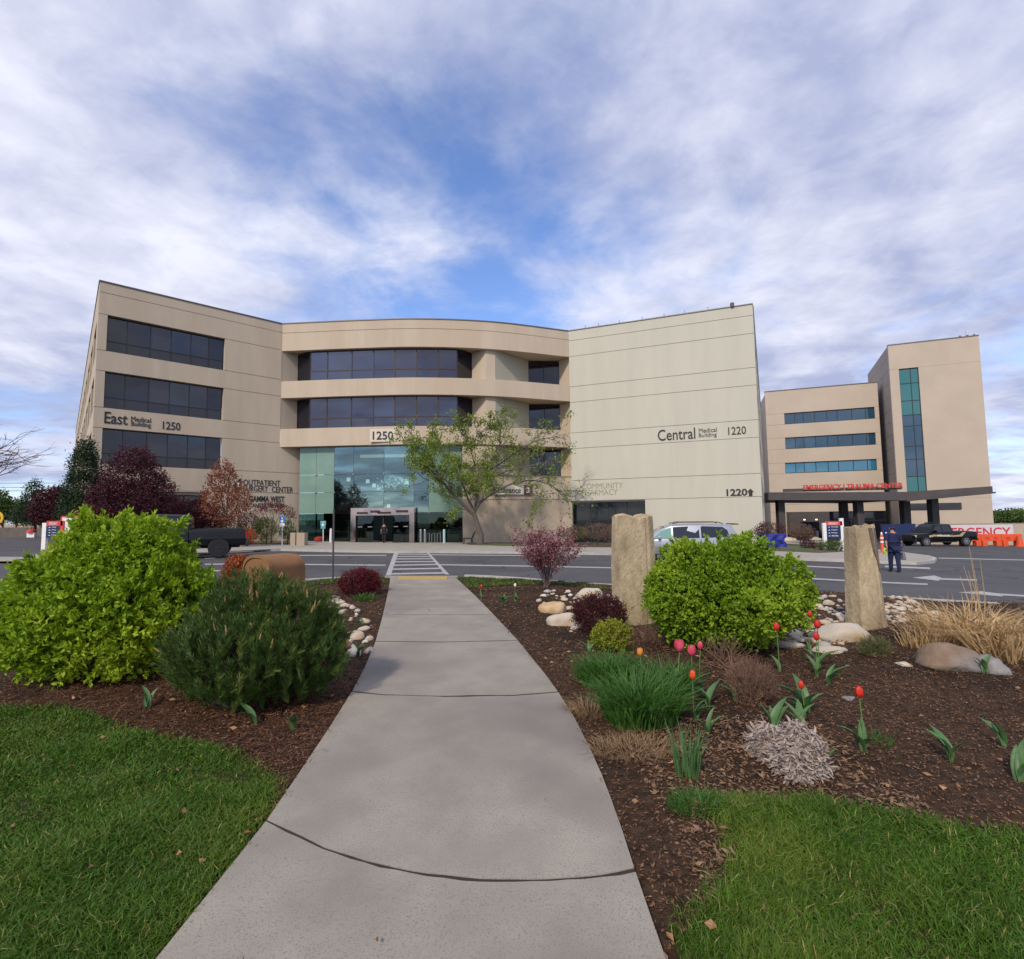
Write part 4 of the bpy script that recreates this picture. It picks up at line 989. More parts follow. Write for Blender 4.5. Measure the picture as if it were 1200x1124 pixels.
def tree(name, label, base, h, lobes, lm, ntips=900, nleaf=6, ln=.12, wd=.08, trunk=.12, cat='tree', group=None, seed=1, bark=None, limbs=7, inner=.2, depth=2, up=.1, spread=.9, minz=.3, rag=.1, trunks=1, fork=.3):
    r = np.random.default_rng(seed); base = Vector(base); root = empty(name, base, label, cat, group)
    b = np.array(tuple(base)); lb = [(b[0]+l[0], b[1]+l[1], b[2]+l[2], l[3], l[4], l[5]) for l in lobes]
    P, O = lobes_points(lb, ntips, r, inner=inner, rag=rag, shell=(.7, 1.03)); k = P[:, 2] > b[2]+minz; P, O = P[k], O[k]
    T = np.repeat(P, nleaf, 0)+r.normal(size=(len(P)*nleaf, 3))*ln*.8; OD = np.repeat(O, nleaf, 0)
    D = nrm(OD*.5+np.array([0, 0, up])+r.normal(size=T.shape)*spread)
    V, F = leaves(T, D, ln, wd, r=r); npmesh('crown', V, F, lm, root, org=base, kind='stuff')
    mb = MB(); 
    for t in range(trunks):
        f = base+Vector((r.normal()*.03*h*(trunks > 1), r.normal()*.03*h*(trunks > 1), h*fork))
        mb.tube([base+Vector((0, 0, -.15)), base.lerp(f, .5), f], [trunk, trunk*.8, trunk*.7], 8)
        for i in range(limbs):
            tgt = Vector(P[r.integers(len(P))]); m = f.lerp(tgt, .5)+Vector((0, 0, .05*h))
            mb.tube([f, m, tgt], [trunk*.5, trunk*.28, trunk*.08], 5, cap=False)
    mb.build('trunk', bark or BARKD, root)
    return root
def scatter_in(poly, n, r):
    P = np.array([(p[0], p[1]) for p in poly]); lo, hi = P.min(0), P.max(0); out = []
    X = lo+(hi-lo)*r.random((n*4, 2)); k = inside(poly, X[:, 0], X[:, 1]); X = X[k]
    return X[:n]
def rock(name, label, c, s, m, seed=0, rz=0, cat='rock', group=None, sub=3, rough=.18, flat_=.35, shape=None, tilt=0):
    r = np.random.default_rng(seed+100); bm = bmesh.new(); bmesh.ops.create_icosphere(bm, subdivisions=sub, radius=1)
    ks = nrm(r.normal(size=(13, 3))); am = r.random(13)*.26+.60
    f1 = r.normal(size=(4, 3))*2.0; f2 = r.normal(size=(4, 3))*5; ph = r.random(8)*6
    for v in bm.verts:
        p = np.array(v.co[:])
        for kk, a in zip(ks, am):
            d = p@kk
            if d > a: p = p - kk*(d-a)*.92
        q = 1 + rough*.35*sum(math.sin(f@p+o) for f, o in zip(f1, ph))/2 + rough*.12*sum(math.sin(f@p+o) for f, o in zip(f2, ph[4:]))
        p = p*q
        if p[2] < -flat_: p[2] = -flat_
        v.co = Vector((p[0]*s[0], p[1]*s[1], p[2]*s[2]))
    me = bpy.data.meshes.new(name); bm.to_mesh(me); bm.free(); me.materials.append(m)
    me.polygons.foreach_set('use_smooth', [True]*len(me.polygons))
    o = bpy.data.objects.new(name, me); o.location = (c[0], c[1], c[2]+s[2]*flat_*.75); o.rotation_euler = (0, tilt, rz)
    return link(o, None, label=label, cat=cat, group=group)
PX = lambda D: D/FPX
# ================================================================ foreground shrubs
LIME = leafmat('lime_leaf', (0.14, 0.25, 0.008), (0.36, 0.52, 0.022), (0.46, 0.56, 0.04), tr=.4, scale=5)
LIME2 = leafmat('fresh_green_leaf', (0.10, 0.20, 0.010), (0.26, 0.40, 0.018), (0.34, 0.46, 0.03), tr=.3, scale=5)
PINE = leafmat('pine_needle', (0.024, 0.055, 0.010), (0.085, 0.15, 0.024), tr=.1, scale=4)
PINE_L = leafmat('young_pine_needle', (0.09, 0.14, 0.025), (0.15, 0.19, 0.035), tr=.1, scale=4)
CANDLE = mat('pine_candle', (0.42, 0.24, 0.10), .8, (0.30, 0.20, 0.08), scale=10)
MAROON = leafmat('maroon_leaf', (0.030, 0.006, 0.008), (0.085, 0.014, 0.016), tr=.15, scale=6)
REDLEAF = leafmat('red_leaf', (0.055, 0.007, 0.012), (0.17, 0.018, 0.028), tr=.2, scale=6)
YELLG = leafmat('yellow_green_leaf', (0.16, 0.22, 0.015), (0.33, 0.33, 0.03), tr=.3)
def gb(px, py, dz=0): p = gnd(px, py); return Vector((p.x, p.y, zbed(p.x, p.y)+dz))
# big lime shrub on the left
b = gb(128, 797)
bush('lime_shrub', 'large round lime green leafy shrub on the left beside the dark pine', b,
     [(0, 0, .60, 1.02, .85, .60), (0, .1, 1.02, .62, .58, .60), (.12, .05, 1.12, .46, .46, .54), (-.55, -.05, .50, .62, .6, .46), (.52, 0, .66, .60, .6, .52), (-.2, -.35, .66, .6, .5, .58), (.28, -.35, .45, .55, .45, .48), (-.16, .0, 1.22, .30, .32, .36), (.36, .0, 1.18, .28, .28, .32), (-.40, .05, .84, .42, .45, .42), (.45, .0, .92, .42, .42, .40)],
     5600, 9, .056, .034, LIME, seed=3, nst=170, tipr=.034, up=.55, spread=.7, strad=.007, minz=.06, rag=.07, inner=.2)
b2 = gb(848, 762)
bush('lime_shrub', 'round bright green leafy shrub between the two stone pillars on the right', b2,
     [(0, 0, .60, .90, .75, .58), (-.35, 0, .60, .60, .6, .50), (.42, 0, .58, .60, .55, .46), (.06, -.1, .86, .66, .58, .40), (.0, -.35, .50, .66, .5, .46), (-.4, -.2, .42, .54, .4, .40), (-.3, 0, .82, .4, .4, .36), (.75, 0, .42, .32, .3, .22)],
     5200, 9, .048, .033, LIME2, seed=5, nst=150, tipr=.03, up=.6, spread=.65, strad=.007, minz=.05, rag=.06, inner=.18)
# dwarf pine: shoots with needles
def pine(name, label, base, lobes, nshoot, seed):
    r = np.random.default_rng(seed); b = np.array(tuple(base)); lb = [(b[0]+l[0], b[1]+l[1], b[2]+l[2], *l[3:]) for l in lobes]
    P, O = lobes_points(lb, nshoot, r, shell=(.72, 1.02), inner=.12, rag=.05); k = P[:, 2] > b[2]+.08; P, O = P[k], O[k]
    root = empty(name, base, label, 'shrub')
    sd = nrm(O*.45+np.array([0, 0, .9])+r.normal(size=P.shape)*.22)
    nn = 74; ls = .16; Vs = []
    for part, sel in (('needles', r.random(len(P)) > .10), ('young_needles', None)):
        if sel is not None: s0 = sel
        q = s0 if part == 'needles' else ~s0
        p = np.repeat(P[q], nn, 0); s = np.repeat(sd[q], nn, 0); n = len(p)
        p = p + s*(r.random((n, 1))-.65)*ls
        rad = r.normal(size=(n, 3)); rad = nrm(rad-s*(rad*s).sum(1, keepdims=True))
        d = nrm(s*.9+rad*.62); L_ = .062*(.7+.6*r.random((n, 1))); w = nrm(np.cross(d, r.normal(size=(n, 3))))*.0019
        V = np.stack([p-w, p+w, p+d*L_*.75+w*.9, p+d*L_-w*.1], 1).reshape(-1, 3); i = np.arange(n)[:, None]*4
        npmesh(part, V, i+np.array([[0, 1, 2, 3]]), PINE if part == 'needles' else PINE_L, root, org=base, kind='stuff')
    mb = MB()
    for i in np.where(P[:, 2] > b[2]+.45)[0][::8][:70]:
        p = Vector(P[i]); s = Vector(sd[i]); mb.tube([p+s*.04, p+s*.07, p+s*(.09+.03*r.random())], [.007, .008, .003], 5)
    mb.build('candles', CANDLE, root, kind='stuff')
    mb = MB()
    for i in r.choice(len(P), 140, replace=False):
        t = Vector(P[i]); s = Vector(b)+Vector((r.normal()*.1, r.normal()*.1, -.03)); mb.tube([s, s.lerp(t, .55)-Vector((0, 0, .06)), t], [.016, .01, .005], 5, cap=False)
    mb.build('branches', BARKD, root, kind='stuff'); return root
b3 = gb(302, 822)
pine('dwarf_pine', 'dark green dwarf mountain pine with tan candles left of the path', b3,
     [(0, 0, .42, .68, .55, .42), (-.12, .1, .78, .42, .38, .34), (.3, .05, .62, .40, .4, .34), (-.42, -.05, .45, .34, .4, .34), (.42, 0, .40, .36, .42, .36), (0, -.28, .42, .5, .4, .36), (-.02, .2, .86, .2, .22, .2), (.5, .1, .56, .22, .22, .2), (-.35, .1, .68, .2, .2, .2), (.18, -.1, .80, .2, .2, .18), (-.3, -.35, .5, .2, .2, .2), (.3, -.38, .52, .22, .2, .2), (.62, -.1, .36, .2, .2, .18), (-.58, -.1, .38, .18, .2, .2)], 1550, 8)
# smaller shrubs
bush('barberry', 'low dark maroon barberry between the pebbles and left stone pillar', gb(703, 742), [(0, 0, .25, .36, .34, .26), (-.12, 0, .3, .22, .25, .2), (.15, .05, .26, .22, .25, .2)], 1500, 8, .024, .013, MAROON, seed=11, nst=60, tipr=.035, rag=.09, strad=.004)
bush('barberry', 'round dark red barberry by the kerb left of the path', gb(421, 696), [(0, 0, .24, .42, .38, .27), (.1, 0, .28, .28, .3, .24)], 1500, 8, .035, .018, REDLEAF, seed=12, nst=60, tipr=.04, rag=.1, strad=.004)
bush('spirea', 'small yellow-green spirea behind the long grass clump', gb(718, 764), [(0, 0, .16, .22, .2, .17), (-.1, 0, .12, .15, .15, .13)], 500, 8, .032, .018, YELLG, seed=13, nst=50, tipr=.03, strad=.003)
DRYTW = mat('dry_twig', (0.11, 0.055, 0.035), .95, (0.22, 0.13, 0.09), scale=30, island=.6)
def twiggy(name, label, base, lobes, n, seed, m=DRYTW, ln=.10, rad=.0022, cat='shrub', depth=3, leafm=None, nl=0, ll=.02, group=None, up=.4):
    r = np.random.default_rng(seed); root = empty(name, base, label, cat, group); b = np.array(tuple(base))
    lb = [(b[0]+l[0], b[1]+l[1], b[2]+l[2], *l[3:]) for l in lobes]
    P, O = lobes_points(lb, n, r, shell=(.55, 1.05), inner=.2, rag=.06); P[:, 2] = np.maximum(P[:, 2], b[2]+.02)
    mb = MB(); bs = Vector(b)
    for p, o in zip(P, O):
        t = Vector(p); s = bs+Vector((r.normal()*.05, r.normal()*.05, 0)); m_ = s.lerp(t, .6)+Vector(r.normal(size=3))*.02
        mb.tube([s, m_, t], [rad*1.5, rad, rad*.5], 3, cap=False)
        for _ in range(depth):
            q = m_.lerp(t, r.random()); d = (Vector(o)*.5+Vector((0, 0, up))+Vector(r.normal(size=3))*.6).normalized()*ln*(.5+r.random()); mb.tube([q, q+d], [rad*.7, rad*.3], 3, cap=False)
    mb.build('twigs', m, root, kind='stuff')
    if leafm:
        T = np.repeat(P, nl, 0)+r.normal(size=(len(P)*nl, 3))*.05*lobes[0][3]; D = nrm(r.normal(size=T.shape)+np.array([0, 0, .5]))
        V, F = leaves(T, D, ll, ll*.6, r=r); npmesh('foliage', V, F, leafm, root, org=base, kind='stuff')
    return root
twiggy('dry_shrub', 'brown twiggy dormant shrub right of the tulips', gb(880, 826), [(0, 0, .19, .21, .2, .18), (.05, 0, .18, .17, .17, .16)], 800, 21, ln=.06)
twiggy('dry_shrub', 'low reddish twiggy shrub in front of the left stone pillar', gb(752, 765), [(0, 0, .12, .26, .2, .15)], 420, 22, ln=.07, leafm=MAROON, nl=1, ll=.02)
twiggy('dry_shrub', 'thin bare twigs at the foot of the right green shrub', gb(850, 788), [(0, 0, .14, .34, .12, .18)], 70, 23, ln=.10, rad=.003)
twiggy('low_shrub', 'small grey-green tufted shrub in front of the flat pale boulder', gb(1026, 778), [(0, 0, .08, .19, .14, .13)], 420, 24, m=leafmat('grey_green', (0.07, 0.10, 0.03), (0.14, 0.11, 0.05), tr=0), ln=.05)
# pink flowering shrub near the kerb
BLOS = leafmat('pink_blossom', (0.30, 0.10, 0.13), (0.60, 0.36, 0.38), tr=.3, scale=8)
PLUM = leafmat('plum_leaf', (0.085, 0.018, 0.022), (0.20, 0.05, 0.055), tr=.2, scale=5)
def vase(name, label, base, h, wd_, seed, leafs, nstem=26, cat='shrub', tw=None, lo=.38, flat_=1.0, rad=.012, ll=.055, nt=520, nl=4):
    r = np.random.default_rng(seed); root = empty(name, base, label, cat); b = Vector(base); mb = MB(); tips = []
    for i in range(nstem):
        a = r.random()*6.283; sp = math.sqrt(r.random())*wd_*.5; top = b+Vector((math.cos(a)*sp, math.sin(a)*sp, h*(.68+.3*r.random())*(1-.25*(sp/(wd_*.5))**2)))
        m_ = b.lerp(top, .45)+Vector((0, 0, .10*h))*0; m_.x = b.x+(top.x-b.x)*.33; m_.y = b.y+(top.y-b.y)*.33
        pts = [b+Vector((r.normal()*.04, r.normal()*.04, -.05)), m_, top]; mb.tube(pts, [rad, rad*.7, rad*.25], 4, cap=False)
        for _ in range(9):
            t = lo+.62*r.random(); p = m_.lerp(top, max(0, (t-.45)/.55)) if t > .45 else pts[0].lerp(m_, t/.45)
            d = Vector((math.cos(a)*.6+r.normal()*.6, math.sin(a)*.6+r.normal()*.6, .55+r.random()*.5)).normalized(); L_ = h*.22*(.5+r.random()); q = p+d*L_
            mb.tube([p, p.lerp(q, .5)+Vector(r.normal(size=3))*.01, q], [rad*.4, rad*.3, rad*.12], 3, cap=False)
            for s in (.35, .6, .8, 1): tips.append(p.lerp(q, s))
    mb.build('stems', tw or mat('grey_purple_twig', (0.13, 0.085, 0.085), .9, (0.20, 0.15, 0.15), scale=20), root)
    T = np.array([tuple(t) for t in tips])
    for nm, m, frac in leafs:
        q = T[r.random(len(T)) < frac]; q = np.repeat(q, nl, 0)+r.normal(size=(len(q)*nl, 3))*ll*.8; V, F = leaves(q, nrm(r.normal(size=q.shape)+[0, 0, .4]), ll, ll*.62, r=r); npmesh(nm, V, F, m, root, org=base, kind='stuff')
    return root
vase('flowering_shrub', 'pink and purple flowering shrub on many thin stems by the kerb', gb(641, 688), 1.42, 1.85, 31, [('blossom', BLOS, .55), ('foliage', PLUM, .75)], nstem=30, ll=.045, nl=5)
ORNG = leafmat('orange_leaf', (0.28, 0.06, 0.02), (0.42, 0.13, 0.04), tr=.2)
bush('barberry', 'orange-red shrub beside the brown barrel-topped box', gb(277, 700), [(0, 0, .42, .26, .25, .44)], 500, 7, .06, .035, ORNG, seed=33, nst=30, tipr=.05)
# brown barrel-topped box
BOXM = mat('rust_brown_shell', (0.20, 0.095, 0.035), .7, (0.25, 0.12, 0.045), scale=3, bump=.15, bscale=30)
def barrel_box():
    p = gb(322, 712); root = empty('utility_cover', p, 'rust brown barrel-topped utility box behind the dwarf pine', 'utility box', rz=math.radians(-28))
    W, H, Ln = .74, 1.10, .80; r_ = .30
    def prof(w, h, rr, n=8):
        pts = [(-w/2, 0), (-w/2, h-rr)]
        for i in range(1, n+1): a = math.pi-(math.pi/2)*i/n; pts.append((-w/2+rr+rr*math.cos(a), h-rr+rr*.78*math.sin(a)))
        return pts + [(-q[0], q[1]) for q in pts[::-1]]
    P = prof(W, H, r_); mb = MB()
    rings = [(0, .94), (.05, .985), (.10, 1.0), (.80, 1.0), (.95, .985), (1.0, .93)]
    vs = []; n = len(P)
    for t, s in rings: vs += [(x*s, -Ln/2+Ln*t, z*s) for x, z in P]
    fs = [(i*n+k, i*n+k+1, (i+1)*n+k+1, (i+1)*n+k) for i in range(len(rings)-1) for k in range(n-1)] + [tuple(range(n))[::-1], tuple((len(rings)-1)*n+k for k in range(n))]
    mb.add(vs, fs); mb.build('shell', BOXM, root, local=True, smooth=False, bevel=.01)
    P2 = prof(W*1.0, H*1.0, r_); P3 = prof(W*.93, H*.955, r_*.95); mb = MB(); y0 = -Ln/2-.02
    vs = [(x*1.01, y0, z*1.01) for x, z in P2] + [(x, y0, z) for x, z in P3] + [(x*1.01, y0+.08, z*1.01) for x, z in P2] + [(x, y0+.03, z) for x, z in P3]
    fs = [(k, k+1, n+k+1, n+k) for k in range(n-1)] + [(k+1, k, 2*n+k, 2*n+k+1) for k in range(n-1)] + [(n+k, n+k+1, 3*n+k+1, 3*n+k) for k in range(n-1)]
    mb.add(vs, fs); mb.build('rim', BOXM, root, local=True)
    mb = MB(); mb.tube([(W/2+.01, Ln*.4, .5), (W/2+.05, Ln*.4, .5)], .03, 8); mb.build('latch', METAL, root, local=True)
barrel_box()

# ================================================================ stone pillars
STONE = mat('weathered_stone', (0.33, 0.25, 0.145), .95, (0.54, 0.44, 0.29), scale=13, detail=14, bump=.7, bscale=45, stretch=(1, 1, .5), col3=(0.25, 0.185, 0.11), scale3=3.2, lo=.3, hi=.7)
STONE_D = mat('dark_broken_stone', (0.13, 0.10, 0.075), .95, (0.20, 0.155, 0.11), scale=6, bump=.8)
def pillar(label, base, w, d, h, seed, rz, taper, lean=0, patch=False, top=None):
    r = np.random.default_rng(seed); base = Vector(base)
    root = empty('stone_pillar', base, label, 'pillar', rz=rz)
    # outline of the cross-section, with a groove down the front
    sec = [(-.5, -.5), (-.28, -.52), (-.05, -.515), (.16, -.50), (.22, -.46), (.30, -.47), (.5, -.30), (.53, -.1), (.5, .2), (.44, .5), (.1, .52), (-.3, .5), (-.5, .42), (-.53, 0)]
    n0 = []; 
    for i in range(len(sec)):
        a, b_ = sec[i], sec[(i+1) % len(sec)]
        for t in (0, .33, .67): n0.append((a[0]+(b_[0]-a[0])*t, a[1]+(b_[1]-a[1])*t))
    n = len(n0); K = 34; vs = []
    for j in range(K+1):
        t = j/K; z = -.1+(h+.1)*t; s = taper(t)
        for i, (x, y) in enumerate(n0):
            q = 1+.006*math.sin(4*t+i*.2+seed)+.004*math.sin(13*t+i*.7)+.005*r.normal()
            zt = z + ((top(x) if top else 0)+.012*r.normal() if j == K else 0)
            vs.append((x*w*s*q+lean*t, y*d*s*q, zt))
    cz = sum(v[2] for v in vs[-n:])/n
    fs = [(j*n+i, j*n+(i+1) % n, (j+1)*n+(i+1) % n, (j+1)*n+i) for j in range(K) for i in range(n)]
    # inner ring and centre at the top
    b0 = len(vs); vs += [((v[0]-lean)*.55+lean, v[1]*.55, v[2]+.012*r.normal()) for v in vs[-n:]]; vs.append((lean, 0, cz+.01)); c_ = len(vs)-1
    fs += [(K*n+i, K*n+(i+1) % n, b0+(i+1) % n, b0+i) for i in range(n)] + [(b0+i, b0+(i+1) % n, c_) for i in range(n)]
    mb = MB(); mb.add(vs, fs); mb.build('shaft', STONE, root, local=True)
    if patch:
        pm_ = MB(); pts = [(.06, 1.0), (.12, .86), (.16, .80), (.28, .70), (.42, .58), (.49, .55), (.50, 1.0)]
        f = [(x*w*taper(t)*.93+lean*t, -(.526 if x < .25 else .526-(x-.25)*.78)*d*taper(t)-.012, h*t-.012) for x, t in pts]
        bk_ = [(x, y+.06, z) for x, y, z in f]; m_ = len(f)
        pm_.add(f+bk_, [tuple(range(m_))]+[(i, (i+1) % m_, (i+1) % m_+m_, i+m_) for i in range(m_)]); pm_.build('broken_face', STONE_D, root, local=True)
    return root
pillar('tall rough tan stone pillar left of the right green shrub', gb(744, 729), .58, .42, 1.60, 3, .22, lambda t: 1.0+.06*math.sin(t*3)-.05*t+.10*(t > .9)*0, 0.02, top=lambda x: .05*abs(x)*2)
pillar('leaning tan stone pillar with a dark broken corner, on pebbles', gb(1017, 736), .45, .34, 1.42, 6, .10, lambda t: 1.0-.24*t+.05*math.exp(-t*9), -.03, patch=True)

# ================================================================ rocks and pebbles
RK_P = mat('pale_rock', (0.42, 0.36, 0.29), .9, (0.56, 0.50, 0.43), scale=3, bump=.6, bscale=14, col3=(0.40, 0.28, 0.15), scale3=1.6)
RK_B = mat('brown_rock', (0.17, 0.115, 0.075), .95, (0.25, 0.18, 0.125), scale=4, bump=.9, bscale=16, col3=(0.20, 0.19, 0.19), scale3=1.5)
RK_G = mat('grey_rock', (0.17, 0.17, 0.18), .9, (0.28, 0.26, 0.25), scale=4, bump=.6)
RK_Y = mat('ochre_rock', (0.42, 0.27, 0.12), .9, (0.55, 0.42, 0.28), scale=4, bump=.5)
RK_O = mat('orange_rock', (0.45, 0.18, 0.07), .9, (0.50, 0.28, 0.16), scale=4, bump=.5)
def rk(label, px, py, wpx, hpx, m, seed, dpt=.8, rz=0, tilt=0, group=None, rough=.18):
    p = gb(px, py); D = p.y; s = wpx*PX(D)/2; return rock('boulder' if wpx > 40 else 'stone', label, p+Vector((0, s*dpt*.6, -.03)), (s, s*dpt, hpx*PX(D)*.62), m, seed, rz, group=group, tilt=tilt, rough=rough)
rk('long flat pale boulder in front of the leaning stone pillar', 998, 758, 90, 30, RK_P, 1, .55, .1)
rk('brown boulder at the right edge of the bed by the dry reeds', 1131, 797, 74, 34, RK_B, 2, .8, .15, rough=.3)
rk('grey blue boulder touching the brown boulder by the reeds', 1170, 799, 52, 30, RK_G, 3, .9, -.5, rough=.3)
rk('rounded ochre and pale boulder just right of the green shrub', 940, 722, 48, 26, RK_Y, 4, .8)
rk('pale rounded boulder behind the pebble patch, near the flowering shrub', 691, 702, 34, 22, RK_P, 5, .8)
rk('ochre topped boulder on the left pebble patch', 651, 718, 40, 22, RK_Y, 6, .8)
rk('pale pitted rock at the front of the left pebble patch', 660, 734, 40, 20, RK_P, 7, .8)
rk('small flat pale stone on dark soil below the boulder', 1062, 790, 25, 9, RK_P, 8, .7)
rk('pale flat rock under the red tulips', 975, 775, 52, 12, RK_P, 9, .6)
rk('flat pale stone at the foot of the green shrub on the right', 925, 768, 40, 14, RK_P, 14, .6)
rk('small pale stone alone on the dark soil', 995, 790, 11, 5, RK_P, 10, .8)
rk('half buried grey stone behind the single red tulip', 1000, 823, 24, 9, RK_G, 11, .8)
rk('orange stone left of the path by the dwarf pine', 401, 760, 16, 18, RK_O, 12, .8)
rk('pink-grey stone at the path edge, lower left group', 432, 765, 15, 12, RK_G, 13, .8)
PEB = [RK_P, mat('pebble_cream', (0.48, 0.43, 0.36), .9, (0.60, 0.55, 0.48), scale=5), mat('pebble_grey', (0.30, 0.28, 0.27), .9, (0.42, 0.40, 0.38), scale=5), mat('pebble_tan', (0.42, 0.32, 0.22), .9, (0.52, 0.42, 0.32), scale=5)]
peb_me = []; cname = {}
for k in range(8):
    o = rock('pebble', '', (0, 0, 0), (1, .8, .55), PEB[k % 4], 200+k, sub=2, rough=.15); peb_me.append(o.data); cname[o.data.name] = ['mottled pale', 'cream', 'grey', 'tan'][k % 4]; bpy.data.objects.remove(o)
def pebbles(poly_px, n, s0, s1, label, group, seed):
    r = np.random.default_rng(seed); poly = [gnd(*p) for p in poly_px]; X = scatter_in(poly, n*6, r); placed = []
    for x, y in X:
        s = s0+(s1-s0)*r.random()**2.2
        if any((x-a)**2+(y-b_)**2 < (.80*(s+c))**2 for a, b_, c in placed): continue
        if len(placed) >= n: break
        placed.append((x, y, s)); o = bpy.data.objects.new('pebble', peb_me[r.integers(8)])
        o.location = (x, y, zbed(x, y)+s*.12); o.scale = (s, s*(.75+.4*r.random()), s*(.8+.4*r.random())); o.rotation_euler = (r.normal()*.12, r.normal()*.12, r.random()*6.28)
        link(o, None, label=label.replace('pale', cname[o.data.name]), cat='pebble', group=group+', '+cname[o.data.name])
pebbles([(630, 706), (640, 694), (690, 690), (720, 700), (716, 716), (690, 722), (690, 740), (668, 742), (640, 728), (632, 716)], 62, .035, .13, 'pale pebble in the patch beside the maroon barberry', 'pebbles by the maroon barberry', 41)
pebbles([(925, 740), (940, 722), (985, 705), (1000, 712), (1000, 735), (985, 748), (1000, 760), (960, 772), (935, 770), (918, 755)], 80, .035, .12, 'pale pebble between the green shrub and the leaning pillar', 'pebbles left of the leaning pillar', 42)
pebbles([(1036, 706), (1060, 700), (1085, 712), (1110, 718), (1100, 733), (1075, 732), (1045, 735), (1036, 728)], 60, .035, .11, 'pale pebble right of the leaning stone pillar', 'pebbles right of the leaning pillar', 43)
pebbles([(372, 700), (395, 697), (410, 712), (432, 722), (425, 735), (438, 752), (432, 772), (412, 772), (398, 745), (385, 730)], 46, .04, .15, 'rounded pale stone left of the path', 'rounded stones left of the path', 44)
pebbles([(690, 752), (725, 742), (752, 746), (762, 756), (740, 760), (705, 760)], 24, .03, .07, 'small pale pebble in front of the tall stone pillar', 'pebbles at the foot of the tall pillar', 45)
pebbles([(945, 704), (985, 698), (990, 706), (955, 714)], 7, .08, .16, 'large rounded pale stone by the kerb behind the pebbles', 'stones by the kerb', 46)
pebbles([(1040, 700), (1070, 700), (1072, 708), (1045, 710)], 5, .08, .14, 'rounded pale stone by the kerb right of the leaning pillar', 'stones by the kerb behind the pillar', 47)

# ================================================================ tulips, bulbs, grasses
PET = {'red': mat('red_petal', (0.55, 0.014, 0.010), .5, (0.70, 0.045, 0.015), scale=20, transl=.25), 'pink': mat('pink_petal', (0.62, 0.035, 0.10), .5, (0.75, 0.16, 0.22), scale=20, transl=.25),
       'orange': mat('orange_petal', (0.70, 0.13, 0.02), .5, (0.72, 0.05, 0.01), scale=20, transl=.25), 'yellow': mat('apricot_petal', (0.75, 0.36, 0.07), .5, (0.75, 0.24, 0.06), scale=20, transl=.25), 'white': mat('white_petal', (0.75, 0.73, 0.68), .5)}
TLEAF = mat('tulip_leaf', (0.055, 0.13, 0.045), .5, (0.11, 0.21, 0.07), scale=6, transl=.2)
TSTEM = mat('tulip_stem', (0.10, 0.20, 0.05), .6)
def ribbon(mb, base, az, L_, W, lean, r, n=5, twist=0):
    d = Vector((math.cos(az), math.sin(az), 0)); s = Vector((-math.sin(az), math.cos(az), 0)); vs = []; 
    for i in range(n+1):
        t = i/n; w = W*math.sin(math.pi*min(1, .12+t*.88))**.8*(1 if t < .97 else .05)
        c = Vector(base)+d*(L_*lean*t*t)+Vector((0, 0, 1))*L_*(t*(1-.35*lean*t)); up = Vector((0, 0, w*.25))+d*(-w*.25)
        vs += [c-s*w/2+up, c, c+s*w/2+up]
    fs = [(i*3+k, i*3+k+1, i*3+k+4, i*3+k+3) for i in range(n) for k in range(2)]
    return mb.add(vs, fs)
def tulip(px, py, topy, color, label, seed, size=1.0, nleaf=3, group=None, lean=0., openf=0.0, topx=None, llen=.2):
    r = np.random.default_rng(seed); b = gb(px, py); root = empty('tulip', b, label, 'tulip', group)
    if color:
        hgt = (py-topy)*PX(b.y)*1.0; tx = ((topx-px)*PX(b.y)) if topx else 0
        top = b+Vector((tx, r.normal()*.02, hgt-.05*size)); mb = MB(); mb.tube([b, b.lerp(top, .5)+Vector((r.normal()*.01, 0, 0)), top], [.005, .0042, .004], 6); mb.build('stem', TSTEM, root)
        for k in range(6):
            az = k*math.pi/3+r.random()*.2; d = Vector((math.cos(az), math.sin(az), 0)); s = Vector((-math.sin(az), math.cos(az), 0)); mb = MB(); vs = []
            prof = [(0, .004, 0), (.12, .020, .011), (.45, .028+.012*openf, .021), (.8, .021+.025*openf, .019), (1.0, .013+.035*openf, .004)]
            rr_ = .88 if k % 2 else 1.0
            for t, ro, hw in prof:
                c = top+d*ro*size*rr_*1.0+Vector((0, 0, t*.080*size)); vs += [c-s*hw*size-d*hw*.35*size, c, c+s*hw*size-d*hw*.35*size]
            fs = [(i*3+q, i*3+q+1, i*3+q+4, i*3+q+3) for i in range(4) for q in range(2)]
            mb.add(vs, fs); mb.build('petal', PET[color], root, smooth=True)
    for k in range(nleaf):
        mb = MB(); ribbon(mb, b+Vector((r.normal()*.008, r.normal()*.008, -.01)), r.random()*6.28, llen*(.8+.5*r.random())*size, .048*size*(.8+.5*r.random()), .35+.5*r.random(), r); mb.build('leaf', TLEAF, root, smooth=True)
    return root
T_ = tulip
T_(1012, 884, 816, 'red', 'orange-red tulip standing alone on the dark soil', 1, 1.0, 4)
T_(814, 848, 796, 'orange', 'single orange tulip right of the long grass clump', 2, .95, 4)
T_(800, 822, 766, 'pink', 'large open pink tulip behind the long grass clump', 3, 1.3, 3, openf=.5)
T_(812, 822, 769, 'pink', 'pink tulip touching the large open pink tulip', 4, 1.15, 2, openf=.4)
T_(822, 816, 762, 'pink', 'small magenta tulip right of and above the pink pair', 5, .9, 2)
T_(752, 812, 770, 'yellow', 'apricot yellow tulip over the long grass clump', 6, .95, 2, openf=.35)
T_(914, 796, 744, 'red', 'red tulip at the lower right of the green shrub', 7, 1.05, 1, topx=913)
T_(950, 778, 731, 'red', 'topmost small red tulip by the flat pale rock', 8, .9, 1)
T_(960, 792, 740, 'red', 'open red tulip, middle one by the flat pale rock', 9, 1.1, 3, openf=.2)
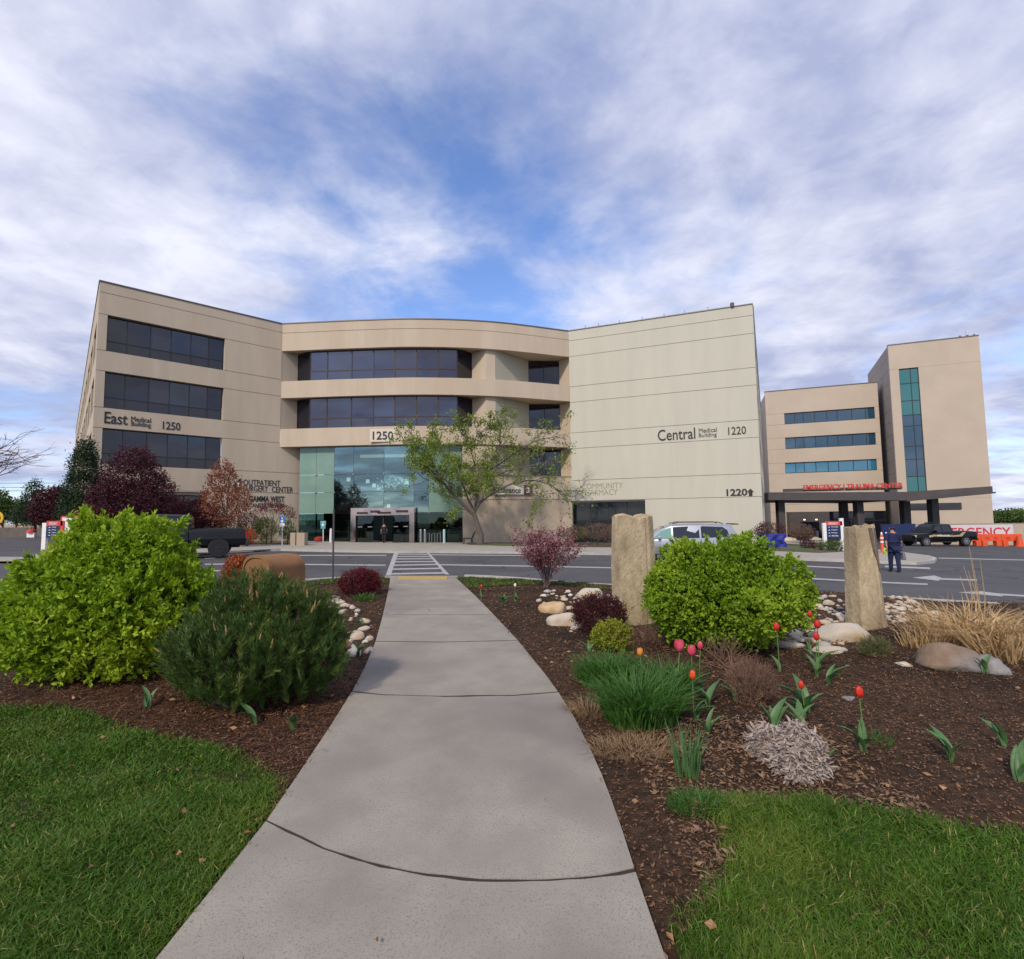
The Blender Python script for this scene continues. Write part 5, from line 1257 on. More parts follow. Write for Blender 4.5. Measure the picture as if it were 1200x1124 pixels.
T_(958, 800, 753, 'red', 'lowest red tulip of the three by the flat pale rock', 10, 1.0, 4)
T_(941, 842, 804, 'red', 'narrow closed red tulip right of the dry brown shrub', 11, .85, 5, llen=.22)
T_(379, 800, 778, 'red', 'low red tulip against the dwarf pine', 12, .8, 0)
T_(564, 702, 687, 'red', 'tiny red tulip right of the path near the kerb', 13, .9, 2)
T_(604, 705, 686, 'white', 'small white tulip right of the path near the kerb', 14, .9, 4)
T_(590, 708, 690, None, 'clump of broad tulip leaves right of the path near the kerb', 15, 1.1, 8)
for i, (x, y, s, n_, lab) in enumerate([(830, 836, 1.1, 5, 'broad tulip leaves right of the orange tulip'), (862, 826, .9, 3, 'small tulip leaves in front of the dry brown shrub'), (945, 838, 1.4, 5, 'large broad tulip leaves by the narrow red tulip'), (938, 856, 1.0, 4, 'tulip leaves below the narrow red tulip'),
        (972, 808, 1.1, 3, 'tulip leaves on soil right of the red tulips'), (907, 862, 1.2, 4, 'tulip leaves growing through the pale dry clump'), (965, 912, .9, 3, 'tulip leaves right of the pale dry clump'), (1115, 893, 1.0, 5, 'green shoots alone on the dark soil at the right'),
        (1176, 875, 1.0, 3, 'short green leaf pair near the right edge'), (1196, 915, 1.2, 3, 'green leaves cut by the right edge of the photo'), (1155, 800, .9, 4, 'green shoots in front of the grey boulder'), (298, 852, 1.0, 2, 'narrow tulip leaf under the dwarf pine'), (345, 855, 1.2, 2, 'broad leaf lying flat below the dwarf pine'), (172, 838, .9, 3, 'tulip leaves under the lime shrub'),
        (420, 770, 1.1, 4, 'tulip leaves among the stones left of the path'), (425, 735, .8, 4, 'small tulip leaves among the stones left of the path'), (690, 768, .9, 3, 'tulip leaf at the upper left of the long grass clump'), (830, 868, .9, 3, 'tulip leaves on the mulch right of the bulb shoots')]):
    T_(x, y, 0, None, lab, 50+i, s, n_)
LONGG = leafmat('daylily_leaf', (0.035, 0.10, 0.016), (0.075, 0.18, 0.028), tr=.25, scale=5)
def clump(name, label, px, py, rx, ry, n, h, w, lean, m, seed, cat='grass clump', org=None, outw=1.0, part='blades'):
    r = np.random.default_rng(seed); b = gb(px, py); a = r.random(n)*6.283; q = np.sqrt(r.random(n)); X = b.x+np.cos(a)*q*rx; Y = b.y+np.sin(a)*q*ry
    Z = np.array([zbed(x, y) for x, y in zip(X, Y)])-.01; P = np.stack([X, Y, Z], 1)
    th = a+r.normal(size=n)*.7; dirs = np.stack([np.cos(th), np.sin(th), 0*th], 1)
    V, F = blades(P, h, w, lean, r, dirs=dirs)
    root = empty(name, b, label, cat); npmesh(part, V, F, m, root, org=b, kind='stuff'); return root
clump('daylily_clump', 'lush long green grass-like daylily clump beside the path, larger front tuft', 752, 846, .27, .25, 1500, .33, .013, .9, LONGG, 61)
clump('daylily_clump', 'long green daylily clump behind and left of the front tuft', 712, 802, .26, .2, 900, .27, .013, .9, LONGG, 62)
clump('daylily_clump', 'narrow green daylily tuft between the front tuft and the tulips', 785, 822, .16, .14, 450, .30, .013, .8, LONGG, 63)
clump('bulb_shoots', 'upright green daffodil shoots on the mulch below the tulips', 805, 912, .07, .06, 60, .30, .012, .35, TLEAF, 64, cat='bulb shoots')
clump('weed_tuft', 'small green weed tuft at the left edge of the right lawn', 818, 948, .16, .10, 500, .09, .006, .9, LONGG, 65, cat='weed')
clump('weed_tuft', 'fine green sprouts beside the single orange-red tulip', 1026, 868, .12, .1, 140, .08, .004, .8, LONGG, 66, cat='weed')
DRY = leafmat('dry_reed', (0.42, 0.27, 0.12), (0.62, 0.45, 0.24), tr=.2, scale=6)
clump('dry_reeds', 'tall dry straw-coloured reeds behind the brown boulder', 1135, 762, .50, .26, 560, .55, .016, 1.5, DRY, 67, cat='reeds')
clump('dry_reeds', 'dry reeds bent over at the right edge behind the grey boulder', 1190, 778, .4, .3, 320, .5, .016, 1.7, DRY, 68, cat='reeds')
clump('dry_reeds', 'thin dry reeds between the leaning pillar and the brown boulder', 1080, 765, .25, .2, 90, .36, .010, 1.0, DRY, 69, cat='reeds')
b = gb(1146, 760); root = empty('reed_stalks', b, 'few tall upright dry reed stalks rising above the reeds', 'reeds'); r = np.random.default_rng(70); mb = MB()
for k in range(7):
    x = b.x+r.normal()*.08; mb.tube([(x, b.y+r.normal()*.08, b.z), (x+r.normal()*.015, b.y, b.z+.55), (x*.55+b.x*.45-.03+r.normal()*.035, b.y+r.normal()*.04, b.z+.75+.45*r.random())], [.007, .005, .002], 4)
mb.build('stalks', DRY, root)
clump('dead_grass', 'flattened dead brown grass at the foot of the daylilies by the path', 742, 880, .3, .16, 700, .09, .005, 2.2, leafmat('dead_grass', (0.20, 0.12, 0.06), (0.33, 0.22, 0.12), tr=.1), 71, cat='dead grass')
clump('dead_grass', 'wispy dead brown tuft between the path and the daylilies', 692, 835, .2, .16, 420, .12, .004, 1.6, bpy.data.materials['dead_grass'], 72, cat='dead grass')
clump('weed_tuft', 'small fresh green tuft by the red barberry', 427, 704, .22, .14, 200, .16, .012, .9, LONGG, 73, cat='weed')
# pale dead perennial
PALE = leafmat('dead_pale_leaf', (0.22, 0.155, 0.125), (0.52, 0.45, 0.41), tr=.15, scale=9)
def dead(px, py, rx, ry, h, n, seed, lab):
    r = np.random.default_rng(seed); b = gb(px, py); root = empty('dead_perennial', b, lab, 'dead plant'); mb = MB()
    hum = [(b.x+rx*math.cos(k_*2.4)*math.sqrt(k_/14), b.y+ry*math.sin(k_*2.4)*math.sqrt(k_/14), (1.05-.5*k_/14)*(.75+.4*r.random())) for k_ in range(14)]
    for k in range(n):
        hx, hy, hh = hum[r.integers(9)]; a = r.random()*6.28; q = math.sqrt(r.random()); R_l = .06
        x, y = hx+math.cos(a)*q*R_l, hy+math.sin(a)*q*R_l; z = b.z+h*hh*(1-q*q*.8)*(.8+.25*r.random())
        L_ = .045+.05*r.random(); w = .006+.009*r.random(); o = Vector((math.cos(a), math.sin(a), 0))*(.15+q*.6)+Vector(r.normal(size=3))*.35; o.z = o.z*.5-.75; o.normalize()
        s = o.cross(Vector(r.normal(size=3))).normalized(); p = Vector((x, y, z)); vs = []; c = p.copy(); cu_ = Vector(r.normal(size=3))*.5
        for i in range(5):
            t = i/4; ww = w*math.sin(math.pi*(.15+.75*t)); s = (s+Vector(r.normal(size=3))*.35).normalized(); up = o.cross(s)
            vs += [c-s*ww+up*ww*.6, c, c+s*ww+up*ww*.6]; o = (o+cu_*.45+Vector(r.normal(size=3))*.3).normalized(); c = c+o*L_/4
        mb.add(vs, [(i*3+q_, i*3+q_+1, i*3+q_+4, i*3+q_+3) for i in range(4) for q_ in range(2)])
    mb.build('withered_leaves', PALE, root, kind='stuff')
dead(898, 888, .075, .07, .22, 1500, 81, 'smaller left heap of pale withered leaves on the mulch')
dead(935, 908, .145, .13, .27, 4600, 82, 'large heap of pale grey withered leaves at the lawn edge')

# ================================================================ lawn blades and mulch chips
GRASS = leafmat('grass_blade', (0.036, 0.090, 0.008), (0.100, 0.20, 0.013), (0.13, 0.20, 0.022), tr=.3, scale=2.2)
GRASS2 = leafmat('yellow_grass_blade', (0.20, 0.20, 0.04), (0.36, 0.30, 0.10), tr=.2)
def turf(poly, dens, h, w, seed, name='grass', maxy=99, frac=.05):
    r = np.random.default_rng(seed); P = np.array([(p[0], p[1]) for p in poly]); lo, hi = P.min(0), P.max(0); A = (hi-lo).prod(); n = int(A*dens)
    X = lo+(hi-lo)*r.random((n, 2))
    k = inside(poly, X[:, 0]+r.normal(size=n)*.045, X[:, 1]+r.normal(size=n)*.045)
    # only what the camera could see, nearer a step aside
    k &= (np.abs(X[:, 0]) < 1.25*np.maximum(X[:, 1], .2)+.8) & (X[:, 1] > .9)
    d = np.hypot(X[:, 0], X[:, 1]); k &= r.random(n) < np.clip(1.5*(2.2/np.maximum(d, .5))**1.2, .25, 1)
    X = X[k]; d = d[k]; Z = np.array([zbed(x, y) for x, y in X])
    clump_ = np.ones(len(X))
    for f_ in (2.3, 5.1, 11.7): a_ = r.random(6)*6.28; clump_ += .16*np.sin(f_*(X[:, 0]*math.cos(a_[0])+X[:, 1]*math.sin(a_[0]))+a_[1]+1.7*np.sin(f_*.7*(X[:, 0]*math.cos(a_[2])+X[:, 1]*math.sin(a_[2]))+a_[3]))
    kp = r.random(len(X)) < np.clip(clump_*1.1+.1, .35, 1); X, Z, d, clump_ = X[kp], Z[kp], d[kp], clump_[kp]
    V, F = blades(np.stack([X[:, 0], X[:, 1], Z], 1), h*clump_, w*np.clip(d/2.2, 1, 3), 1.0, r)
    q = np.repeat(r.random(len(X)) < frac, 3)
    npmesh(name, V, F[~q], GRASS, kind='stuff'); npmesh(name, V, F[q], GRASS2, kind='stuff')
turf(lawnL, 24000, .05, .0042, 91); turf(lawnR, 22000, .055, .0042, 92); turf(lawnK1, 1500, .06, .006, 93); turf(lawnK2, 1500, .06, .006, 94)
CHIP = leafmat('mulch_chip', (0.050, 0.027, 0.015), (0.25, 0.13, 0.068), tr=0, scale=2, spec=.2)
CHIPL = leafmat('pale_chip', (0.22, 0.14, 0.085), (0.40, 0.30, 0.21), tr=0, scale=2, spec=.2)
def chips(n, x0, x1, y0, y1, s, seed, m=CHIP, name='mulch', thin=None, avoid=True):
    r = np.random.default_rng(seed); X = np.stack([x0+(x1-x0)*r.random(n), y0+(y1-y0)*r.random(n)], 1)
    k = inside(island, X[:, 0], X[:, 1]) & ~(inside(pathpoly, X[:, 0], X[:, 1]) & (r.random(n) > np.where(inside(pathpoly, X[:, 0]-.05, X[:, 1]) & inside(pathpoly, X[:, 0]+.05, X[:, 1]), .0012, .10))) & (np.abs(X[:, 0]) < 1.15*X[:, 1]+1)
    for lw in (lawnL, lawnR): k &= ~(inside(lw, X[:, 0], X[:, 1]) & (r.random(n) > .04))
    X = X[k]; n = len(X); Z = np.array([zbed(x, y) for x, y in X]); Z = np.where(inside(pathpoly, X[:, 0], X[:, 1]), .045, Z+.004)
    P = np.stack([X[:, 0], X[:, 1], Z], 1)
    D = r.normal(size=(n, 3)); D[:, 2] *= .28; D = nrm(D); Ln = (s*(.4+r.random(n)**2*2.2))[:, None]; W = Ln*((.15+.35*r.random((n, 1))) if thin is None else thin)
    U = nrm(np.cross(D, r.normal(size=(n, 3))*[.3, .3, 1])); Nn = np.cross(D, U)
    V = np.stack([P, P+D*Ln*.5+U*W*.5+Nn*W*.2, P+D*Ln, P+D*Ln*.45-U*W*.5+Nn*W*.15], 1); V[:, :, 2] += .006+.012*r.random((n, 1)); V = V.reshape(-1, 3)
    i = np.arange(n)[:, None]*4; F = np.concatenate([i+np.array([[0, 1, 2]]), i+np.array([[0, 2, 3]])], 1).reshape(-1, 3)
    npmesh(name, V, F, m, kind='stuff')
chips(230000, -6.5, 7.5, 1.2, 6.2, .0125, 101); chips(70000, -10, 12, 6, 13, .026, 102)
chips(26000, -4.2, -1.2, 2.9, 5.6, .034, 106, leafmat('brown_needle', (0.085, 0.032, 0.016), (0.17, 0.065, 0.030), tr=0), 'needle_litter', thin=.09); chips(9000, .8, 2.3, 1.6, 4.2, .022, 107, leafmat('tan_litter', (0.13, 0.07, 0.04), (0.26, 0.16, 0.09), tr=0), 'leaf_litter')
chips(14000, -6.5, 7.5, 1.2, 7, .009, 103, CHIPL); chips(2500, -10, 12, 6, 13, .022, 104, CHIPL)
r = np.random.default_rng(105); FALL = leafmat('fallen_leaf', (0.22, 0.10, 0.04), (0.42, 0.24, 0.12), tr=.1)
n = 260; X = np.stack([-5+11*r.random(n), 1.5+5*r.random(n)], 1); k = ~inside(pathpoly, X[:, 0], X[:, 1]); X = X[k]
P = np.stack([X[:, 0], X[:, 1], [zbed(x, y)+.035 for x, y in X]], 1); D = r.normal(size=P.shape); D[:, 2] *= .2; V, F = leaves(P, nrm(D), .045, .028, r=r); npmesh('fallen_leaves', V, F, FALL, kind='stuff')
# ================================================================ vehicles
CARW = mat('car_glass', (0.012, 0.014, 0.016), .04, ior=1.6)
CARWT = mat('green_car_glass', (0.16, 0.30, 0.26), .08, ior=1.6)
TYRE = mat('tyre', (0.012, 0.012, 0.013), .85); RIM_D = mat('dark_rim', (0.05, 0.05, 0.055), .35, metal=.8); RIM = mat('alloy_rim', (0.5, 0.5, 0.5), .3, metal=.9)
TAIL = mat('tail_light', (0.45, 0.01, 0.012), .2, coat=.5); LAMP = mat('head_light', (0.75, 0.75, 0.72), .15, coat=.5); TRIM = mat('black_trim', (0.015, 0.015, 0.016), .6)
def loft(mb, st):
    """st: list of (x, z0, zb, zr, w0, wb, wr): sill, belt and top heights with half widths; x forward"""
    vs = []; n = 12
    for x, z0, zb, zr, w0, wb, wr in st:
        zm = z0+(zb-z0)*.5; wm = max(w0, wb)*1.015
        half = [(w0*.86, z0), (w0, z0+.06), (wm, zm), (wb, zb), (wr+(wb-wr)*.08, zr-(zr-zb)*.10), (wr*.80, zr)]
        vs += [(x, -w, z) for w, z in half] + [(x, w, z) for w, z in half[::-1]]
    fs = [(i*n+k, (i+1)*n+k, (i+1)*n+(k+1) % n, i*n+(k+1) % n) for i in range(len(st)-1) for k in range(n)]
    fs += [tuple(range(n)), tuple((len(st)-1)*n+k for k in range(n-1, -1, -1))]
    mb.add(vs, fs)
def recalc(o):
    bm = bmesh.new(); bm.from_mesh(o.data); bmesh.ops.recalc_face_normals(bm, faces=bm.faces); bm.to_mesh(o.data); bm.free(); return o
def wheel(root, x, y, r_, w, rim, side, spokes=6):
    mb = MB(); s = side; mb.lathe((x, y, r_), [(r_*.62, -w/2), (r_*.93, -w/2), (r_, -w*.36), (r_, w*.36), (r_*.93, w/2), (r_*.62, w/2)], 24, axis='y'); wl = recalc(mb.build('wheel', TYRE, root, local=True, smooth=False))
    mb = MB(); yo = y+s*w/2
    mb.lathe((x, yo, r_), [(r_*.63, -.02*s), (r_*.63, .012*s), (r_*.55, .012*s), (r_*.53, -.05*s)], 24, axis='y')
    for k in range(spokes):
        a = 6.283*k/spokes; c, sn = math.cos(a), math.sin(a); t = .05
        q = [(x+c*r_*.08-sn*t, yo+.0, r_+sn*r_*.08+c*t), (x+c*r_*.08+sn*t, yo, r_+sn*r_*.08-c*t), (x+c*r_*.58+sn*t*.7, yo+.004*s, r_+sn*r_*.58-c*t*.7), (x+c*r_*.58-sn*t*.7, yo+.004*s, r_+sn*r_*.58+c*t*.7)]
        mb.add([(a_, b_-.03*s, c_) for a_, b_, c_ in q]+q, [(0,1,2,3), (7,6,5,4), (0,4,5,1), (1,5,6,2), (2,6,7,3), (3,7,4,0)])
    mb.lathe((x, yo, r_), [(r_*.16, -.03*s), (r_*.16, .02*s), (.01, .025*s)], 10, axis='y')
    recalc(mb.build('rim', rim, wl, local=True))
    return wl
def arch(mb, x, y0, y1, r_, s):
    n = 12; vs = []
    for k in range(n+1):
        a = math.pi*k/n; vs += [(x+math.cos(a)*r_, y0, r_*.9+math.sin(a)*r_*.95-.02), (x+math.cos(a)*(r_*.9), y1, r_*.9+math.sin(a)*r_*.87-.02)]
    fs = [(2*k, 2*k+2, 2*k+3, 2*k+1) for k in range(n)]; c = len(vs); vs += [(x, y1-.002*s, .1)]
    fs += [(2*k+1, 2*k+3, c) for k in range(n)]; mb.add(vs, fs)
def side_glass(root, pts, wfun, s, m, name='side_window', off=.006):
    mb = MB(); f = [(x, s*(wfun(z)+off), z) for x, z in pts]; b = [(x, s*(wfun(z)-.02), z) for x, z in pts]; n = len(pts)
    mb.add(f+b, [tuple(range(n)), tuple(range(2*n-1, n-1, -1))]+[(i, i+n, (i+1) % n+n, (i+1) % n) for i in range(n)]); return recalc(mb.build(name, m, root, local=True))
def pickup(loc, rz, paint, label, police=False, scale=1.0):
    root = empty('pickup_truck', loc, label, 'pickup truck', rz=rz); root.scale = (scale,)*3
    W = 1.0
    mb = MB(); loft(mb, [(-2.90, .62, .98, 1.02, .84, .9, .86), (-2.84, .52, 1.16, 1.26, .95, .98, .95), (-1.2, .50, 1.18, 1.28, .97, 1.0, .96), (-.62, .48, 1.18, 1.28, .97, 1.0, .96)]); recalc(mb.build('bed', paint, root, local=True, bevel=.02))
    mb = MB(); mb.box(-2.78, -.70, -.80, .80, 1.2825, 1.30); mb.build('bed_cover', TRIM, root, local=True)
    mb = MB(); loft(mb, [(-.60, .48, 1.20, 1.90, .97, 1.0, .74), (-.50, .47, 1.20, 1.96, .98, 1.0, .76), (.6, .47, 1.20, 2.00, .98, 1.0, .77), (1.0, .47, 1.18, 1.93, .98, 1.0, .74), (1.72, .47, 1.14, 1.18, .98, .99, .86)]); body = recalc(mb.build('cab', paint, root, local=True, bevel=.02))
    mb = MB(); loft(mb, [(1.725, .47, 1.13, 1.185, .97, .985, .84), (2.4, .48, 1.10, 1.16, .97, .97, .80), (2.78, .50, 1.02, 1.10, .95, .95, .78), (2.92, .56, .92, .98, .88, .9, .74)]); recalc(mb.build('bonnet', paint, root, local=True, bevel=.02))
    wf = lambda z: 1.0-(z-1.2)/.76*.215 if z > 1.2 else 1.0
    for s in (-1, 1):
        side_glass(root, [(-.42, 1.28), (.36, 1.28), (.36, 1.84), (-.30, 1.80)], wf, s, CARW)
        side_glass(root, [(.46, 1.28), (1.36, 1.24), (.98, 1.76), (.80, 1.83), (.46, 1.84)], wf, s, CARW)
        for x in (-1.78, 1.98):
            m2 = MB(); arch(m2, x, s*1.012, s*.70, .50, s); m2.build('wheel_arch', TRIM, root, local=True)
            wheel(root, x, s*.87, .44, .27, RIM if police else RIM_D, s)
        m2 = MB(); m2.box(-2.93, -2.80, s*.86-.09, s*.86+.10, .86, 1.14); m2.build('tail_light', TAIL, root, local=True)
        m2 = MB(); m2.box(2.60, 2.90, s*.78-.14, s*.78+.15, .84, 1.01); m2.build('head_light', LAMP, root, local=True)
        m2 = MB(); m2.box(1.12, 1.26, s*1.0, s*1.26, 1.22, 1.42) if s > 0 else m2.box(1.12, 1.26, -1.26, -1.0, 1.22, 1.42); m2.build('mirror', paint, root, local=True, bevel=.03)
        for x in (-.15, .95):
            m2 = MB(); m2.box(x-.38, x-.2, min(s*1.012, s*1.045), max(s*1.012, s*1.045), 1.05, 1.09); m2.build('door_handle', RIM if police else TRIM, root, local=True)
        m2 = MB(); 
        for x in (-.56, .42, 1.46): m2.box(x-.008, x+.008, min(s*1.008, s*1.018), max(s*1.008, s*1.018), .55, 1.2)
        m2.build('door_seam', TRIM, root, local=True)
        m2 = MB(); m2.box(-.9, 1.45, min(s*.80, s*1.02), max(s*.80, s*1.02), .36, .46); m2.build('running_board', TRIM, root, local=True)
    # windscreen and rear window
    m2 = MB(); m2.add([(1.66, -.80, 1.225), (1.66, .80, 1.225), (1.05, .66, 1.885), (1.05, -.66, 1.885)]+[(1.60, -.80, 1.2), (1.60, .80, 1.2), (1.0, .66, 1.86), (1.0, -.66, 1.86)], [(0,1,2,3), (7,6,5,4), (0,4,5,1), (1,5,6,2), (2,6,7,3), (3,7,4,0)]); m2.build('windscreen', CARW, root, local=True)
    m2 = MB(); m2.box(-.625, -.60, -.66, .66, 1.34, 1.82); m2.build('rear_window', CARW, root, local=True)
    m2 = MB(); m2.box(2.82, 3.0, -.95, .95, .46, .70); m2.build('front_bumper', TRIM if not police else RIM_D, root, local=True, bevel=.03)
    m2 = MB(); m2.box(-3.0, -2.86, -.95, .95, .50, .70); m2.build('rear_bumper', TRIM, root, local=True, bevel=.03)
    m2 = MB(); m2.box(2.86, 2.96, -.60, .60, .72, 1.0); m2.build('grille', TRIM, root, local=True)
    m2 = MB(); m2.box(-2.6, 2.5, -.6, .6, .42, .6); m2.build('chassis', TRIM, root, local=True)
    if police:
        gold = mat('gold_stripe', (0.42, 0.33, 0.20), .4)
        for s in (-1, 1):
            m2 = MB(); y0, y1 = sorted((s*1.014, s*1.022))
            pts = [(1.75, .98), (1.2, 1.06), (-.5, .96), (-1.15, 1.0), (-1.45, 1.22), (-1.75, 1.24), (-1.35, .86), (-.5, .84), (1.2, .90), (1.7, .80)]
            n = len(pts); m2.add([(x, y0, z) for x, z in pts]+[(x, y1, z) for x, z in pts], [tuple(range(n)), tuple(range(2*n-1, n-1, -1))]+[(i, i+n, (i+1) % n+n, (i+1) % n) for i in range(n)])
            recalc(m2.build('side_stripe', gold, root, local=True))
        # POLICE lettering on the near side (left side of a truck that faces left)
        class Loc:
            def __init__(s_, sd): s_.s = sd
            def pt(s_, u, z, o): return ((1.0-u), s_.s*(1.024+o), z) if s_.s > 0 else ((u-.9), s_.s*(1.024+o), z)
        for sd in (1, -1): textl('POLICE', Loc(sd), .05, .87, 1.15, .15, WHITE, root)
        m2 = MB(); m2.box(.25, .55, -.6, .6, 2.0, 2.09); m2.build('light_bar', TRIM, root, local=True, bevel=.02)
    return root
def textl(s, pl, u0, z0, width, height, m, parent):
    cu = bpy.data.curves.new('t', 'FONT'); cu.body = s; cu.size = 1; cu.extrude = .05; cu.offset = .02; cu.resolution_u = 2
    to = bpy.data.objects.new('t', cu); COL.objects.link(to); dg = bpy.context.evaluated_depsgraph_get(); me = bpy.data.meshes.new_from_object(to.evaluated_get(dg)); bpy.data.objects.remove(to)
    V = np.array([v.co[:] for v in me.vertices]); lo = V.min(0); hi = V.max(0); F = [tuple(p.vertices) for p in me.polygons]; ex = (V-lo)/(hi-lo)
    mb = MB(); mb.add([pl.pt(u0+e[0]*width, z0+e[1]*height, e[2]*.006) for e in ex], F); return mb.build('lettering', m, parent, local=True)
def road(px, py): p = gnd(px, py, ROADDZ); return p
DARKP = mat('dark_grey_car_paint', (0.007, 0.008, 0.010), .32, coat=.15, spec=.3); BLACKP = mat('black_car_paint', (0.004, 0.004, 0.005), .28, coat=.2, spec=.3); SILVER = mat('silver_car_paint', (0.42, 0.43, 0.46), .28, metal=.6, coat=.6)
pt = aty(202, 652, 23.4); pickup((pt.x, pt.y+.2, gz(pt.x, pt.y)+ROADDZ), math.radians(180+26), DARKP, 'dark grey pickup truck parked behind the lime shrub by the left wing', scale=1.0)
pp = aty(1109, 638, 48.5); pickup((pp.x, pp.y+1, gz(pp.x, pp.y)+ROADDZ), math.radians(180+5), BLACKP, 'black police pickup with gold side stripe facing the emergency canopy', police=True, scale=1.08)
# minivan
def minivan(loc, rz):
    root = empty('minivan', loc, 'silver minivan facing left behind the tall stone pillar and the green shrub', 'minivan', rz=rz)
    st = [(-2.52, .40, .95, 1.02, .78, .84, .76), (-2.50, .34, 1.02, 1.30, .88, .93, .74), (-2.30, .30, 1.05, 1.66, .93, .97, .72), (-2.0, .28, 1.05, 1.74, .95, .99, .74), (-.6, .27, 1.03, 1.78, .96, .99, .76), (.5, .27, 1.01, 1.75, .96, .99, .74), (1.0, .27, 1.0, 1.55, .96, .985, .72), (1.62, .27, .98, 1.12, .96, .97, .78), (2.1, .28, .90, .99, .94, .94, .76), (2.45, .32, .74, .84, .86, .86, .66), (2.55, .38, .62, .70, .74, .74, .6)]
    mb = MB(); loft(mb, st); recalc(mb.build('body', SILVER, root, local=True, smooth=True, bevel=.03))
    def wf(z): return .99-(z-1.03)/.72*.24
    for s in (-1, 1):
        side_glass(root, [(.50, 1.08), (1.38, 1.06), (.95, 1.44), (.50, 1.60)], wf, s, CARWT)
        side_glass(root, [(-.78, 1.09), (.42, 1.08), (.42, 1.61), (-.78, 1.65)], wf, s, CARW)
        side_glass(root, [(-2.12, 1.14), (-.86, 1.09), (-.86, 1.65), (-1.85, 1.60), (-2.05, 1.45)], wf, s, CARW)
        for x in (-1.55, 1.50):
            m2 = MB(); arch(m2, x, s*1.0, s*.7, .40, s); m2.build('wheel_arch', TRIM, root, local=True); wheel(root, x, s*.85, .33, .22, RIM, s)
        m2 = MB(); y0, y1 = sorted((s*.74, s*.965)); m2.box(-2.53, -2.22, y0, y1, 1.02, 1.16); m2.build('tail_light', TAIL, root, local=True, bevel=.02)
        m2 = MB(); y0, y1 = sorted((s*.60, s*.82)); m2.box(2.2, 2.48, y0, y1, .68, .84); m2.build('head_light', LAMP, root, local=True, bevel=.02)
        m2 = MB(); y0, y1 = sorted((s*.98, s*1.16)); m2.box(1.0, 1.14, y0, y1, 1.05, 1.20); m2.build('mirror', SILVER, root, local=True, bevel=.03)
        for x in (.52, .22): m2 = MB(); y0, y1 = sorted((s*1.0, s*1.035)); m2.box(x-.1, x+.1, y0, y1, .93, .97); m2.build('door_handle', RIM, root, local=True)
        m2 = MB(); y0, y1 = sorted((s*.99, s*1.012)); m2.box(-.84, -.825, y0, y1, .4, 1.05); m2.box(.455, .47, y0, y1, .4, 1.05); m2.box(1.36, 1.375, y0, y1, .4, .98); m2.build('door_seam', TRIM, root, local=True)
        m2 = MB(); m2.tube([(-1.9, s*.64, 1.76), (-1.7, s*.64, 1.83), (.1, s*.64, 1.84), (.4, s*.64, 1.77)], .022, 6); m2.build('roof_rail', TRIM, root, local=True)
    m2 = MB(); m2.add([(1.55, -.74, 1.16), (1.55, .74, 1.16), (.80, .62, 1.66), (.80, -.62, 1.66)], [(0,1,2,3)]); o = m2.build('windscreen', CARW, root, local=True); o.modifiers.new('s', 'SOLIDIFY').thickness = .02
    m2 = MB(); m2.box(-2.62, -2.32, -.66, .66, 1.70, 1.75); m2.build('rear_spoiler', TRIM, root, local=True, bevel=.02)
    return root
pv = aty(797, 648, 25.4); minivan((pv.x, 25.4, gz(pv.x, 25.4)+ROADDZ), math.radians(180-10))

# ================================================================ person in navy scrubs, seen from behind
SKIN = mat('skin', (0.38, 0.20, 0.13), .6); HAIR = mat('dark_hair', (0.022, 0.012, 0.010), .7); NAVY = mat('navy_cloth', (0.008, 0.012, 0.050), .9, (0.012, 0.018, 0.07), scale=8)
SHOE = mat('black_shoe', (0.01, 0.01, 0.01), .6)
def skin(name, verts, edges, radii, m, root, sub=1, rootv=0):
    me = bpy.data.meshes.new(name); me.from_pydata([tuple(v) for v in verts], edges, []); me.materials.append(m)
    o = bpy.data.objects.new(name, me); COL.objects.link(o)
    md = o.modifiers.new('skin', 'SKIN'); md.use_smooth_shade = True
    for i, d in enumerate(me.skin_vertices[0].data):
        rr = radii[i]; d.radius = rr if hasattr(rr, '__len__') else (rr, rr); d.use_root = (i == rootv)
    sb = o.modifiers.new('sub', 'SUBSURF'); sb.levels = sub; sb.render_levels = sub
    dg = bpy.context.evaluated_depsgraph_get(); nm = bpy.data.meshes.new_from_object(o.evaluated_get(dg)); bpy.data.objects.remove(o)
    nm.name = name; o = bpy.data.objects.new(name, nm); link(o, root); return o
